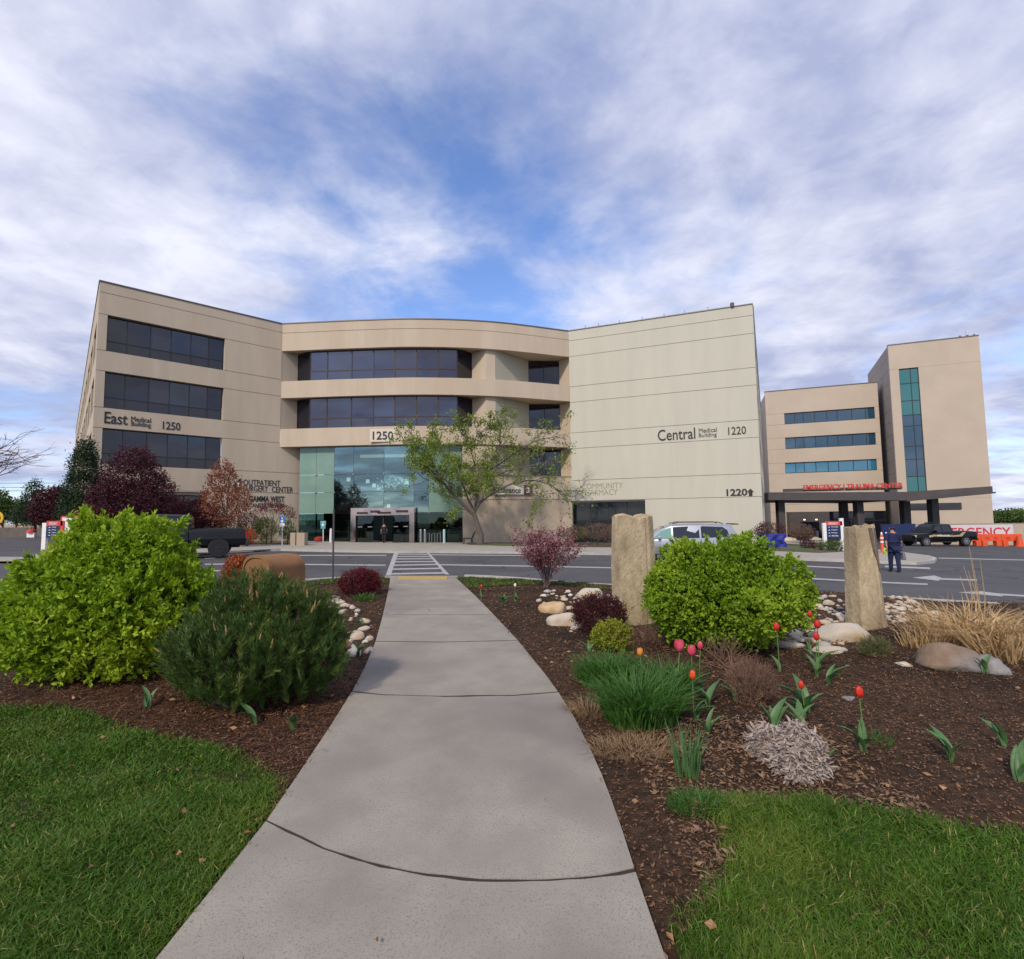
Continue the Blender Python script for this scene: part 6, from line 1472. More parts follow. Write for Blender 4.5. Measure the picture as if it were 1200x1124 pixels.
def figure(loc, rz, label, H=1.68, top=NAVY, legs=NAVY, wide=1.0, stride=.14, bag=None, group=None):
    """walks along +y of its own frame"""
    root = empty('person', loc, label, 'person', rz=rz); k = H/1.68; v = []; e = []; r = []
    def J(x, y, z, rad, par=None):
        v.append((x*k, y*k, z*k)); r.append(tuple(q*k for q in rad) if hasattr(rad, '__len__') else rad*k)
        if par is not None: e.append((par, len(v)-1))
        return len(v)-1
    hip = J(0, 0, .92, (.15*wide, .11)); wa = J(0, .0, 1.06, (.135*wide, .10), hip); ch = J(0, .01, 1.26, (.155*wide, .11), wa); sh = J(0, .0, 1.38, (.12*wide, .08), ch); nk = J(0, .01, 1.45, .052, sh); hd0 = J(0, .02, 1.51, (.06, .07), nk); hd = J(0, .025, 1.58, (.075, .092), hd0); hd2 = J(0, .02, 1.64, (.055, .068), hd)
    feet = []
    for s, st in ((-1, stride), (1, -stride)):
        h = J(s*.09, 0, .86, .098*wide, hip); kn = J(s*.080, st*.55, .47, .062, h); an = J(s*.060, st*.9-(.02 if st < 0 else 0), .09, .040, kn); t = J(s*.065, st*.9+.13, .035, (.035, .03), an); feet.append((an, t))
    hands = []
    for s, sw in ((-1, -.10), (1, .06)):
        a = J(s*.165*wide, 0, 1.36, .058, sh); el = J(s*.225*wide, sw*.3-.02, 1.09, .042, a); wr = J(s*.225*wide, sw+.02, .86, .027, el); pm_ = J(s*.222*wide, sw+.03, .80, (.018, .032), wr); hands.append((s, v[pm_]))
    skin('body', v, e, r, SKIN, root)
    for s, pos in hands:
        p = Vector(pos)
        for f, (dy, ln) in enumerate(((-.024, .062), (-.008, .072), (.008, .068), (.022, .052))):
            vv = [p+Vector((0, dy, .01)), p+Vector((0, dy*1.1, -.03)), p+Vector((-s*.006, dy*1.1, -.03-ln*.55)), p+Vector((-s*.022, dy*1.05, -.03-ln))]
            skin('finger', vv, [(0, 1), (1, 2), (2, 3)], [.010, .0095, .009, .0075], SKIN, root)
        vv = [p+Vector((0, .02, .02)), p+Vector((-s*.01, .045, -.01)), p+Vector((-s*.012, .055, -.045))]; skin('thumb', vv, [(0, 1), (1, 2)], [.011, .010, .008], SKIN, root)
    # clothes follow the same joints with a little more room
    vtop = [(0, 0, .80*k)] + [v[i] for i in (0, 1, 2, 3)]; 
    e0 = [(0, 1), (1, 2), (2, 3), (3, 4)]; rt = [(.185*wide*k, .135*k), (.178*wide*k, .13*k), (.165*wide*k, .12*k), (.178*wide*k, .127*k), (.13*wide*k, .09*k)]
    for s, i0 in ((-1, 16), (1, 20)):
        A_ = Vector(v[i0]); B_ = Vector(v[i0+1]); n0 = len(vtop); vtop += [tuple(A_), tuple(A_.lerp(B_, .5)), tuple(A_.lerp(B_, .95))]; e0 += [(4, n0), (n0, n0+1), (n0+1, n0+2)]; rt += [(.075*k, .075*k), (.066*k, .068*k), (.062*k, .062*k)]
    skin('shirt', vtop, e0, rt, top, root, rootv=1)
    vl = [v[0]]; el_ = []; rl = [(.17*wide*k, .125*k)]
    for h in (8, 12):
        n0 = len(vl); a, b_, c_ = Vector(v[h]), Vector(v[h+1]), Vector(v[h+2]); vl += [tuple(a), tuple(b_), tuple(c_+Vector((0, 0, -.045)))]; el_ += [(0, n0), (n0, n0+1), (n0+1, n0+2)]; rl += [(.118*wide*k,)*2, (.085*k,)*2, (.068*k,)*2]
    skin('trousers', vl, el_, rl, legs, root)
    for a, t in feet:
        A_, T_2 = Vector(v[a]), Vector(v[t]); skin('shoe', [A_+Vector((0, -.03, -.05)), A_.lerp(T_2, .5)+Vector((0, 0, -.02)), T_2], [(0, 1), (1, 2)], [(.045, .045), (.048, .042), (.045, .032)], SHOE, root)
    hr = skin('hair', [v[hd0+0], (v[hd][0], v[hd][1]-.025*k, v[hd][2]+.01*k), (v[hd2][0], v[hd2][1]-.012, v[hd2][2]+.012*k)], [(0, 1), (1, 2)], [(.070*k, .060*k), (.096*k, .094*k), (.072*k, .080*k)], HAIR, root)
    skin('hair_bun', [(0, -.10*k, 1.57*k), (0, -.12*k, 1.61*k)], [(0, 1)], [.04, .035], HAIR, root)
    # face on the far side
    mb = MB(); mb.lathe((0, .105*k, 1.565*k), [(.004, -.01), (.014, 0), (.006, .022)], 6, axis='y'); mb.build('nose', SKIN, root, local=True)
    for s in (-1, 1):
        mb = MB(); mb.lathe((s*.03*k, .112*k, 1.59*k), [(.003, -.008), (.011, 0), (.004, .006)], 8, axis='y'); mb.build('eye', WHITE, root, local=True)
        mb = MB(); mb.lathe((s*.082*k, .02*k, 1.57*k), [(.006, -.008), (.020, 0), (.008, .010)], 8, axis='x'); mb.build('ear', SKIN, root, local=True)
    mb = MB(); mb.box(-.02*k, .02*k, .10*k, .113*k, 1.528*k, 1.536*k); mb.build('mouth', mat('lips', (0.35, 0.09, 0.08), .5) if 'lips' not in bpy.data.materials else bpy.data.materials['lips'], root, local=True)
    return root, [tuple(Vector(v[i])) for i in (len(v)-1,)][0]
pw_ = gnd(1049, 670.5, ROADDZ)
per, hnd = figure((pw_.x, pw_.y, pw_.z), math.radians(-6), 'person in navy blue clothes walking away across the road with a grey bag', H=1.70, wide=1.22)
hw = Matrix.Rotation(math.radians(-6), 3, 'Z') @ Vector(hnd) + pw_
bagr = empty('bag', (hw.x, hw.y, hw.z-.30), 'grey bag hanging from the right hand of the person in navy', 'bag')
mb = MB(); c = Vector((hw.x+.03, hw.y, hw.z-.16)); mb.hexa([(c.x-.07, c.y-.17, c.z-.20), (c.x+.07, c.y-.17, c.z-.20), (c.x+.08, c.y+.17, c.z-.20), (c.x-.08, c.y+.17, c.z-.20), (c.x-.04, c.y-.14, c.z+.06), (c.x+.05, c.y-.14, c.z+.06), (c.x+.05, c.y+.14, c.z+.06), (c.x-.04, c.y+.14, c.z+.06)])
mb.build('bag_body', mat('grey_bag', (0.10, 0.10, 0.12), .7, (0.16, 0.16, 0.19), scale=6), bagr, bevel=.03)
mb = MB(); mb.tube([(c.x, c.y-.10, c.z+.05), (c.x-.03, c.y-.06, c.z+.13), (hw.x, hw.y, hw.z-.05), (c.x-.03, c.y+.06, c.z+.13), (c.x, c.y+.10, c.z+.05)], .010, 6); mb.build('handle', mat('bag_strap', (0.05, 0.05, 0.06), .7), bagr)
REDC = mat('red_cloth', (0.30, 0.02, 0.015), .8); BLKC = mat('black_cloth', (0.010, 0.010, 0.012), .8)
pd = aty(450, 634, gp[4].y-2.4); figure((pd.x, pd.y, gz(pd.x, pd.y)), math.radians(5), 'small dark figure in black going in at the entrance doors', H=1.66, top=BLKC, legs=BLKC, stride=.08)

# ================================================================ trees
GREY_BARK = mat('grey_bark', (0.08, 0.062, 0.052), .95, (0.14, 0.115, 0.10), scale=10, bump=.6)
ELEAF = leafmat('spring_leaf', (0.12, 0.19, 0.02), (0.25, 0.33, 0.05), tr=.35, scale=.8)
def entrance_tree():
    r = np.random.default_rng(301); Y0 = 40.0; base = aty(560, 640, Y0); base.z = gz(base.x, base.y)
    root = empty('street_tree', base, 'wind-shaped tree with sparse new green leaves in front of the entrance wall', 'tree')
    mb = MB(); tips = []
    def P(px, py, dy=0): return aty(px, py, Y0+dy)
    base0 = Vector((base.x+.1, base.y, base.z-.1)); fk_ = P(556, 604)
    mb.tube([base0+Vector((.1, 0, 0)), P(563.5, 628), P(558.5, 612), fk_], [.30, .24, .20, .19], 8, cap=False)
    limbs = [([fk_, P(545, 594, -.3), P(530, 578, -.8), P(517, 563, -1.2), P(505, 552, -1.4), P(490, 545, -1.5)], .15),
             ([fk_, P(558, 590, .2), P(561, 572, .3), P(568, 555, .6), P(580, 532, .8), P(592, 508, 1.0)], .13),
             ([P(557, 598), P(565, 587, -.4), P(580, 577, -.9), P(600, 567, -1.2), P(625, 563, -1.4), P(648, 570, -1.5), P(660, 582, -1.5)], .11),
             ([P(557, 600), P(549, 586, .6), P(543, 570, 1.0), P(535, 552, 1.4), P(522, 530, 1.5), P(512, 515, 1.6)], .10),
             ([P(561, 572, .3), P(575, 560, -.5), P(598, 551, -1.0), P(622, 546, -1.4), P(650, 540, -1.6)], .08),
             ([P(560, 565, .3), P(556, 545, .6), P(551, 525, .9), P(543, 506, 1.0)], .08),
             ([P(568, 555, .6), P(584, 545, 1.4), P(605, 530, 1.8), P(630, 516, 2.0), P(652, 512, 2.0)], .07),
             ([P(530, 578, -.8), P(525, 565, -1.8), P(512, 558, -2.4), P(497, 565, -2.6)], .06),
             ([P(551, 525, .9), P(560, 510, 1.2), P(575, 497, 1.2)], .05), ([P(517, 563, -1.2), P(508, 545, -1.0), P(498, 528, -1), P(486, 518, -1)], .06),
             ([P(592, 530, 1.3), P(585, 512, 1.7), P(598, 497, 1.8)], .04), ([P(600, 567, -1.2), P(618, 574, -1.6), P(628, 586, -1.8)], .035)]
    for pts, rd in limbs:
        cp = [Vector(p) for p in catmull([Vector(q) for q in pts], 4)]; n = len(cp)
        mb.tube(cp, [rd*(1-.78*i/(n-1)) for i in range(n)], 6, cap=False)
        for i in range(2, n):
            if r.random() < .98:
                d = (cp[i]-cp[i-1]).normalized(); a = Vector(r.normal(size=3)); a = (a-d*a.dot(d)).normalized()
                grow(mb, tips, cp[i], (d+a*.8+Vector((0, 0, .25))).normalized(), 1.15*(.6+.6*r.random()), (.024+.010*r.random()), 2, r, bend=.5, split=(2, 3), ang=.7, shrink=.70, up=.1, n=4, minr=.006)
    mb.build('trunk', GREY_BARK, root)
    T = np.array([tuple(t[0]) for t in tips]); T = np.repeat(T, 4, 0)+r.normal(size=(len(T)*4, 3))*.13
    T = T[r.random(len(T)) < np.where(T[:, 0] < base.x+1.6, .95, .4)]
    V, F = leaves(T, nrm(r.normal(size=T.shape)+[0, 0, .6]), .19, .11, r=r); npmesh('crown', V, F, ELEAF, root, org=base, kind='stuff')
    print('tips', len(tips))
entrance_tree()
def bd(px, py, Y):   # base point at pixel column px, standing on the ground at distance Y
    p = aty(px, py, Y); return Vector((p.x, p.y, gz(p.x, p.y)))
def lobes_px(base, L_, Y):  # lobes given in photograph pixels relative to base: (px, py, rx, ry) at distance
    out = []
    for px, py, rx, ry, *dd in L_:
        p = aty(px, py, Y); k = Y/FPX; out.append((p.x-base.x, (dd[0] if dd else 0), p.z-base.z, rx*k, (rx+ry)*.5*k, ry*k))
    return out
def ptree(name, label, px, Y, L_, lm, n, nl, ln, wd, tr, seed, cat='tree', **kw):
    b = bd(px, 640, Y); return tree(name, label, b, max(l[2] for l in lobes_px(b, L_, Y)), lobes_px(b, L_, Y), lm, n, nl, ln, wd, tr, cat, seed=seed, **kw)
CON = leafmat('conifer_leaf', (0.012, 0.032, 0.010), (0.040, 0.075, 0.022), tr=.05, scale=1); PUR = leafmat('purple_leaf', (0.035, 0.008, 0.014), (0.10, 0.022, 0.035), tr=.15, scale=1)
ORL = leafmat('copper_leaf', (0.16, 0.045, 0.022), (0.33, 0.12, 0.065), tr=.2, scale=1); RDL = leafmat('crimson_leaf', (0.07, 0.010, 0.012), (0.18, 0.03, 0.03), tr=.15, scale=1)
FGR = leafmat('far_green_leaf', (0.04, 0.075, 0.015), (0.10, 0.16, 0.03), tr=.2, scale=.6); FYG = leafmat('far_yellow_leaf', (0.13, 0.16, 0.03), (0.22, 0.24, 0.05), tr=.2, scale=.6)
ptree('conifer', 'tall narrow dark green conifer at the left corner of the building', 96, 33, [(96, 600, 20, 26), (97, 575, 16, 24), (99, 550, 11, 22), (101, 532, 6, 18)], CON, 2200, 7, .14, .06, .16, 401, up=.6, fork=.2)
ptree('plum_tree', 'dark purple-leaved plum tree before the left window bands', 150, 31, [(150, 590, 36, 32), (155, 560, 30, 26), (157, 543, 20, 18), (178, 580, 24, 24), (130, 585, 22, 22), (140, 612, 36, 20)], PUR, 3000, 7, .13, .08, .14, 402)
ptree('copper_tree', 'copper-leaved upright young tree left of the surgery center letters', 264, 33.5, [(264, 590, 24, 26), (262, 565, 16, 20), (261, 553, 10, 14), (278, 585, 14, 20), (250, 578, 13, 16)], ORL, 700, 6, .13, .085, .09, 403, inner=.3)
ptree('japanese_maple', 'low wide dark red maple below the left windows', 205, 34, [(205, 612, 46, 18), (225, 603, 30, 14), (185, 605, 30, 16)], PUR, 1500, 6, .11, .06, .08, 404)
ptree('japanese_maple', 'crimson maple spreading behind the pickup truck', 222, 35, [(225, 598, 30, 13), (245, 608, 20, 14)], RDL, 900, 6, .10, .06, .08, 405)
ptree('japanese_maple', 'small lace-leaf red maple under the surgery center letters', 318, 39, [(318, 594, 16, 6), (332, 597, 12, 7), (306, 598, 9, 5), (340, 604, 8, 5)], RDL, 300, 5, .10, .06, .05, 406, inner=.4)
ptree('shrub', 'fresh green upright shrub left of the blue disabled sign', 312, 36.5, [(312, 622, 12, 14), (308, 615, 8, 8)], FYG, 500, 6, .09, .05, .04, 407, cat='shrub', minz=.05)
ptree('shrub', 'narrow green shrub between the blue sign and the litter bin', 337, 36.5, [(337, 622, 8, 12)], FGR, 300, 6, .09, .05, .04, 408, cat='shrub', minz=.05)
ptree('shrub', 'dark purple shrub between the copper tree and green shrub', 293, 37, [(293, 615, 12, 14)], PUR, 350, 6, .09, .05, .04, 409, cat='shrub', minz=.05)
ptree('shrub', 'rounded orange-brown shrub at the pickup truck tailgate', 288, 33.5, [(288, 629, 11, 9)], ORNG, 400, 6, .08, .05, .04, 410, cat='shrub', minz=.05)
ptree('shrub', 'low dark shrub under the copper tree', 266, 35, [(266, 620, 16, 14), (250, 620, 20, 12)], CON, 500, 6, .09, .05, .04, 411, cat='shrub', minz=.05)
ptree('shrub', 'red-leaved shrub behind the lime shrub near the corner conifer', 110, 30, [(112, 612, 26, 17), (95, 618, 18, 12)], RDL, 900, 6, .10, .06, .06, 412, cat='shrub', minz=.05)
ptree('plum_tree', 'distant dark purple tree left of the corner conifer', 62, 62, [(62, 590, 18, 16), (72, 585, 12, 14), (50, 600, 12, 10), (60, 604, 20, 10)], PUR, 1200, 5, .26, .17, .2, 413)
ptree('spruce', 'dark layered spruce beyond the road at far left', 40, 66, [(40, 598, 17, 10), (40, 585, 12, 9), (41, 575, 7, 8), (41, 568, 3, 6), (36, 606, 20, 8)], CON, 1100, 5, .28, .12, .2, 414, up=0)
ptree('far_tree', 'yellow-green tree behind the low building at far left', 18, 90, [(20, 600, 12, 9), (26, 595, 7, 8)], FYG, 500, 5, .35, .25, .2, 415)
ptree('far_tree', 'mid green tree cut by the left edge of the photo', 2, 84, [(3, 597, 9, 11), (-8, 592, 14, 16)], FGR, 700, 5, .35, .25, .2, 416)
for i, (x, Y, lab, rx, ry, m) in enumerate([(1186, 150, 'rounded tree above the long wall at the right edge', 16, 6, FGR), (1172, 170, 'low dark tree nearest the stair tower above the long wall', 12, 5, CON), (1205, 160, 'broad green tree cut by the right edge above the wall', 18, 7, FGR)]):
    b = Vector((aty(x, 605, Y).x, Y, -3)); k = Y/FPX; p = aty(x, 606.5, Y)
    tree('far_tree', lab, b, 4, [(0, 0, p.z+3, rx*k, rx*k, ry*k), (-rx*.5*k, 0, p.z+2.6, rx*.6*k, rx*.5*k, ry*.8*k)], m, 900, 5, .6, .45, .3, 'tree', seed=430+i)
# hedge and beds by the pharmacy window
ptree('shrub', 'bare brown weeping shrub before the pharmacy window', 700, 38, [(700, 622, 17, 9), (713, 624, 12, 9)], leafmat('brown_leaf', (0.13, 0.07, 0.05), (0.22, 0.14, 0.10), tr=.1), 500, 6, .09, .03, .07, 441, cat='shrub', minz=.05)
ptree('shrub', 'olive green low shrub at the left of the pharmacy window', 675, 40, [(676, 624, 12, 8), (668, 627, 10, 6)], leafmat('olive_leaf', (0.09, 0.09, 0.02), (0.18, 0.15, 0.05), tr=.1), 350, 6, .09, .05, .04, 442, cat='shrub', minz=.05)
ptree('shrub', 'tan dry shrub right of the bare weeping shrub', 735, 39, [(728, 626, 14, 9), (745, 627, 12, 7)], bpy.data.materials['brown_leaf'], 400, 6, .09, .04, .04, 443, cat='shrub', minz=.05)
ptree('shrub', 'dark purple shrub over the blue tarp at the building corner', 899, 40, [(902, 622, 15, 10), (892, 625, 8, 9)], PUR, 450, 6, .10, .05, .05, 444, cat='shrub', minz=.05)
ptree('shrub', 'reddish bare shrub right of the blue tarp', 938, 44, [(936, 622, 13, 8), (944, 625, 10, 8)], bpy.data.materials['brown_leaf'], 450, 6, .10, .04, .05, 445, cat='shrub', minz=.05)
ptree('shrub', 'small dark rounded shrub left of the clipped green one', 947, 36, [(947, 639, 9, 6)], PUR, 260, 6, .07, .04, .03, 446, cat='shrub', minz=.02)
ptree('shrub', 'low clipped green shrub at the foot of the blue directional sign', 972.5, 34, [(972.5, 640, 12.5, 6.5)], FGR, 420, 6, .07, .05, .03, 447, cat='shrub', minz=.02)
# bare tree whose branch ends reach in at the left edge
r = np.random.default_rng(450); bb = bd(-58, 640, 30); root = empty('bare_tree', bb, 'bare leafless tree reaching in at the left edge of the sky', 'tree'); mb = MB(); tips = []
top = aty(-52, 560, 30); mb.tube([bb+Vector((0, 0, -.2)), top], [.22, .15], 8)
for k in range(7):
    d = Vector((.30+.65*r.random(), r.normal()*.4, .15+.75*r.random())).normalized(); grow(mb, tips, top.lerp(bb, r.random()*.2), d, 1.75, .06, 4, r, bend=.35, split=(2, 3), ang=.5, shrink=.68, up=.05, n=4, minr=.009)
mb.build('trunk', GREY_BARK, root)

# ================================================================ signs, bins, bollards, barriers
NAVYP = mat('navy_sign', (0.012, 0.025, 0.10), .4); REDP = mat('red_sign', (0.60, 0.05, 0.035), .4); BLUEP = mat('blue_sign', (0.03, 0.16, 0.42), .4); ORP = mat('orange_plastic', (0.75, 0.10, 0.025), .5, (0.65, 0.09, 0.03), scale=3)
TEALP = mat('teal_sign', (0.10, 0.34, 0.38), .5); BROWNW = mat('brown_wood', (0.07, 0.028, 0.015), .6); GREYP = mat('grey_post', (0.05, 0.05, 0.052), .5); YELP = mat('yellow_sign', (0.70, 0.42, 0.02), .5); TANC = mat('tan_concrete', (0.34, 0.27, 0.20), .9, (0.40, 0.32, 0.24), scale=12)
def onped(px, py, Y): p = aty(px, py, Y); return p
def dirsign(label, px0, px1, pyt, pyb, Y, lines, extra=False):
    a = aty(px0, pyb, Y); b_ = aty(px1, pyb, Y); pl = Plan(a, b_); zt = aty((px0+px1)/2, pyt, Y).z; g_ = gz(a.x, a.y); root = empty('directional_sign', (a.x, a.y, g_), label, 'sign'); L_ = pl.L; zb = aty((px0+px1)/2, pyb, Y).z
    mb = MB(); pl.box(mb, .1, L_, zb, zt-.28, -.08, .02); bo = mb.build('board', NAVYP, root)
    mb = MB(); pl.box(mb, .1, L_+.12, zt-.28+.003, zt, -.10, .03); hd_ = mb.build('header', REDP, root)
    text('EMERGENCY', pl, .25, zt-.22, L_-.4, .15, WHITE, hd_, off=.032, depth=.01)
    mb = MB(); pl.box(mb, -.12, .1-.003, g_-.1, zt-.1, -.10, .04); mb.build('post', WHITE, root)
    mb = MB(); pl.box(mb, L_+.003, L_+.16, g_-.1, zt-.003, -.12, .03) if not extra else pl.box(mb, L_+.003, L_+.22, g_-.1, zt+.2, -.12, .03); mb.build('post', WHITE if extra else REDP, root)
    hh = (zt-.28-zb)/(len(lines)+.4)
    for i, s in enumerate(lines):
        z = zt-.28-hh*(i+.85)
        mb = MB(); mb.add([pl.pt(.2, z+hh*.32, .03), pl.pt(.32, z+hh*.5, .03), pl.pt(.32, z+hh*.14, .03)], [(0, 1, 2)]); mb.build('arrow', WHITE, bo)
        text(s, pl, .42, z+hh*.12, (L_-.6)*(.6+.4*min(1, len(s)/12)), hh*.5, WHITE, bo, off=.03, depth=.01)
    return pl, root
dirsign('blue directional sign with red header behind the clipped green shrub', 967, 985.5, 611, 631, 34, ['Main Hospital', 'Outpatient', 'Parking', 'Medical Offices'], True)
dirsign('blue directional sign with red header at the far left pavement', 52, 70.5, 610.5, 630, 28, ['Hospital', 'Parking', 'Surgery', 'Buildings'])
a, b_ = aty(70.7, 630, 28.4), aty(96, 630, 26.5); pl = Plan(a, b_); root = empty('directional_sign', (a.x, a.y, gz(a.x, a.y)), 'white sign panel with red edge behind the lime shrub', 'sign')
zt = aty(75, 606, 28.2).z; mb = MB(); pl.box(mb, .14, pl.L, gz(a.x, a.y)+.05, zt, -.1, 0); mb.build('panel', WHITE, root); mb = MB(); pl.box(mb, 0, .137, gz(a.x, a.y)-.1, zt+.03, -.12, .03); mb.build('edge_strip', REDP, root); mb = MB(); pl.box(mb, .14, pl.L, zt+.003, zt+.05, -.12, .03); mb.build('top_strip', REDP, root)
# far left: low building, hedge wall, round yellow sign, small sign
a = aty(-60, 612, 105); b_ = aty(46, 612, 100); pl = Plan(a, b_); root = empty('low_building', (a.x, a.y, -.5), 'low tan building with white roof band at the far left', 'building')
mb = MB(); pl.box(mb, 0, pl.L, -1.5, aty(20, 605, 102).z, -8, 0); mb.build('wall', TANC, root); mb = MB(); pl.box(mb, -.3, pl.L+.3, aty(20, 605, 102).z+.01, aty(20, 602, 102).z, -8.2, .3); mb.build('roof_band', mat('pale_roof', (0.45, 0.45, 0.45), .7), root)
ua = pl.hit(8, 610)[0]; ub = pl.hit(19, 610)[0]; mb = MB(); pl.box(mb, ua, ub, aty(14, 616, 102).z, aty(14, 607.5, 102).z, .01, .06); mb.build('window', mat('pale_window', (0.40, 0.46, 0.50), .2), root)
a = aty(-40, 612, 88); b_ = aty(60, 612, 78); pl = Plan(a, b_); mb = MB(); pl.box(mb, 0, pl.L, -1.2, aty(20, 618, 84).z, -.3, 0); o = mb.build('boundary_wall', mat('brown_fence', (0.10, 0.08, 0.065), .9, (0.14, 0.115, 0.09), scale=1), org=(a.x, a.y, 0), label='long low brown wall across the far left parking area', cat='wall')
a = aty(0, 607, 30); root = empty('warning_sign', (a.x-.15, a.y, gz(a.x, a.y)), 'round yellow sign cut by the left edge', 'sign'); mb = MB(); mb.lathe((a.x-.15, a.y, a.z), [(.36, .03), (.36, -.03)], 28, axis='y'); dsk = mb.build('disc', YELP, root)
mb = MB(); mb.lathe((a.x-.15, a.y-.035, a.z), [(.22, .0), (.22, -.012)], 24, axis='y'); mb.build('disc_centre', GREYP, dsk)
mb = MB(); mb.tube([(a.x-.15, a.y+.06, gz(a.x, a.y)-.2), (a.x-.15, a.y+.06, a.z)], .04, 8); mb.build('post', GREYP, root)
a = aty(35.5, 627, 60); root = empty('parking_stand', (a.x, a.y, gz(a.x, a.y)), 'small white stand with red top by the far left wall', 'sign'); mb = MB(); mb.box(a.x-.45, a.x+.45, a.y, a.y+.3, gz(a.x, a.y)-.1, gz(a.x, a.y)+.5); mb.build('base', WHITE, root, bevel=.04); mb = MB(); mb.lathe((a.x, a.y+.15, gz(a.x, a.y)+.5), [(.45, 0), (.42, .3), (.1, .42)], 12); mb.build('cap', REDP, root)
# lamp pole at the corner and utility poles
a = bd(83, 620, 60); mb = MB(); mb.tube([a, (a.x, a.y, aty(83, 527, 60).z)], [.14, .09], 8); mb.build('pole', GREYP, org=a, label='tall thin dark pole beyond the corner conifer', cat='pole')
mb = MB()
for k, y in enumerate((566, 571, 575)):
    p0 = aty(-120, y-8, 120); p1 = aty(84, y, 150); mb.tube([p0, p0.lerp(p1, .5)-Vector((0, 0, .9)), p1], .05, 4)
mb.build('power_lines', GREYP, org=aty(0, 568, 130), label='thin power lines crossing the sky at far left', cat='power lines')
# sign post by the kerb seen edge on
a = gb(390, 681); root = empty('sign_post', a, 'thin dark sign post seen edge-on at the kerb left of the crossing', 'sign post'); zt = aty(389.5, 597, a.y).z
mb = MB(); mb.box(a.x-.016, a.x+.016, a.y-.02, a.y+.03, a.z-.1, zt); mb.build('post', GREYP, root); c_ = Vector((a.x, a.y)).normalized(); mb = MB(); q = [(a.x+.024, a.y), (a.x+.027, a.y), (a.x+.027+c_.x*.3, a.y+c_.y*.3), (a.x+.024+c_.x*.3, a.y+c_.y*.3)]; mb.prism(q, zt-.5, zt-.02); mb.build('plate', mat('grey_plate', (0.25, 0.25, 0.26), .4), root)
def smallsign(label, px, Y, pyt, wpx, hpx, m, m2=None, postm=WHITE):
    a = aty(px, 630, Y); g_ = gz(a.x, a.y); root = empty('parking_sign', (a.x, a.y, g_), label, 'sign'); k = Y/FPX; zt = aty(px, pyt, Y).z
    mb = MB(); mb.tube([(a.x, a.y+.04, g_-.1), (a.x, a.y+.04, zt)], .04, 6); mb.build('post', postm, root)
    mb = MB(); mb.box(a.x-wpx*k/2, a.x+wpx*k/2, a.y-.03, a.y, zt-hpx*k*.62, zt); pl_ = mb.build('plate', m, root, bevel=.01)
    mb = MB(); mb.box(a.x-wpx*k/2.4, a.x+wpx*k/2.4, a.y-.03, a.y, zt-hpx*k, zt-hpx*k*.65); mb.build('lower_plate', m2 or m, root)
    mb = MB(); c = (a.x, a.y-.035, zt-hpx*k*.2); mb.lathe(c, [(.05, 0), (.05, -.008)], 10, axis='y'); mb.lathe((c[0]-.01, c[1], c[2]-.2), [(.10, 0), (.10, -.008)], 12, axis='y'); mb.build('wheelchair_symbol', WHITE, pl_)
smallsign('blue and white disabled parking sign before the green shrubs', 330.5, 36, 605, 7, 12, BLUEP, WHITE)
smallsign('teal sign on white post at the left of the entrance glass', 378.5, 42, 610.5, 6.5, 9, TEALP)
# litter bin boxes
for px, wpx, lab in ((345, 6, 'left half of the tan concrete litter bin pair by the glass wall'), (354, 9.5, 'right half of the tan concrete litter bin pair by the glass wall')):
    a = aty(px, 637, 36); g_ = gz(a.x, a.y); k = 36/FPX; root = empty('litter_bin', (a.x, a.y, g_), lab, 'litter bin'); w_ = wpx*k/2; h_ = 14.5*k
    mb = MB(); mb.prism([(a.x-w_, a.y-.3), (a.x+w_, a.y-.3), (a.x+w_, a.y+.3), (a.x-w_, a.y+.3)], g_-.05, g_+h_); mb.build('bin_body', TANC, root, bevel=.02)
    mb = MB(); mb.lathe((a.x, a.y, g_+h_+.001), [(w_*.7, 0), (w_*.6, .12), (w_*.2, .2)], 12); mb.build('lid', TRIM, root)
mb = MB(); 
# bollards by the doors
for i, (px, col, lab) in enumerate(((387.5, WHITE, 'thin white bollard left of the entrance portal'), (520.5, mat('pale_blue_post', (0.40, 0.60, 0.60), .5), 'pale blue post at the right end of the entrance glass'), (498, METAL, 'silver post right of the entrance portal'), (493, METAL, 'silver post nearest the right side of the portal'))):
    a = aty(px, 634, 42.5); g_ = gz(a.x, a.y); h_ = 1.15; mb = MB(); mb.lathe((a.x, a.y, g_-.1), [(.10, 0), (.10, h_), (.07, h_+.08), (.02, h_+.10)], 12); mb.build('bollard', col, org=(a.x, a.y, g_), label=lab, cat='bollard')
a = aty(506, 634, 42.7); g_ = gz(a.x, a.y); mb = MB(); x0 = a.x-.45
for dx in (0, .45, .9): mb.tube([(x0+dx, a.y, g_), (x0+dx, a.y, g_+.75), (x0+dx+.25, a.y, g_+.85), (x0+dx+.25, a.y, g_)], .025, 6)
mb.build('bike_rack', METAL, org=(a.x, a.y, g_), label='low steel bicycle rack by the right side of the entrance', cat='bicycle rack')
# red planter bit inside the glass
a = aty(374, 631, 44.6); mb = MB(); mb.lathe((a.x, a.y, gz(a.x, a.y)), [(.28, 0), (.42, .1), (.40, .32), (.15, .42)], 14); mb.build('red_tub', REDC, org=(a.x, a.y, gz(a.x, a.y)), label='rounded red tub at the left foot of the entrance glass', cat='tub')
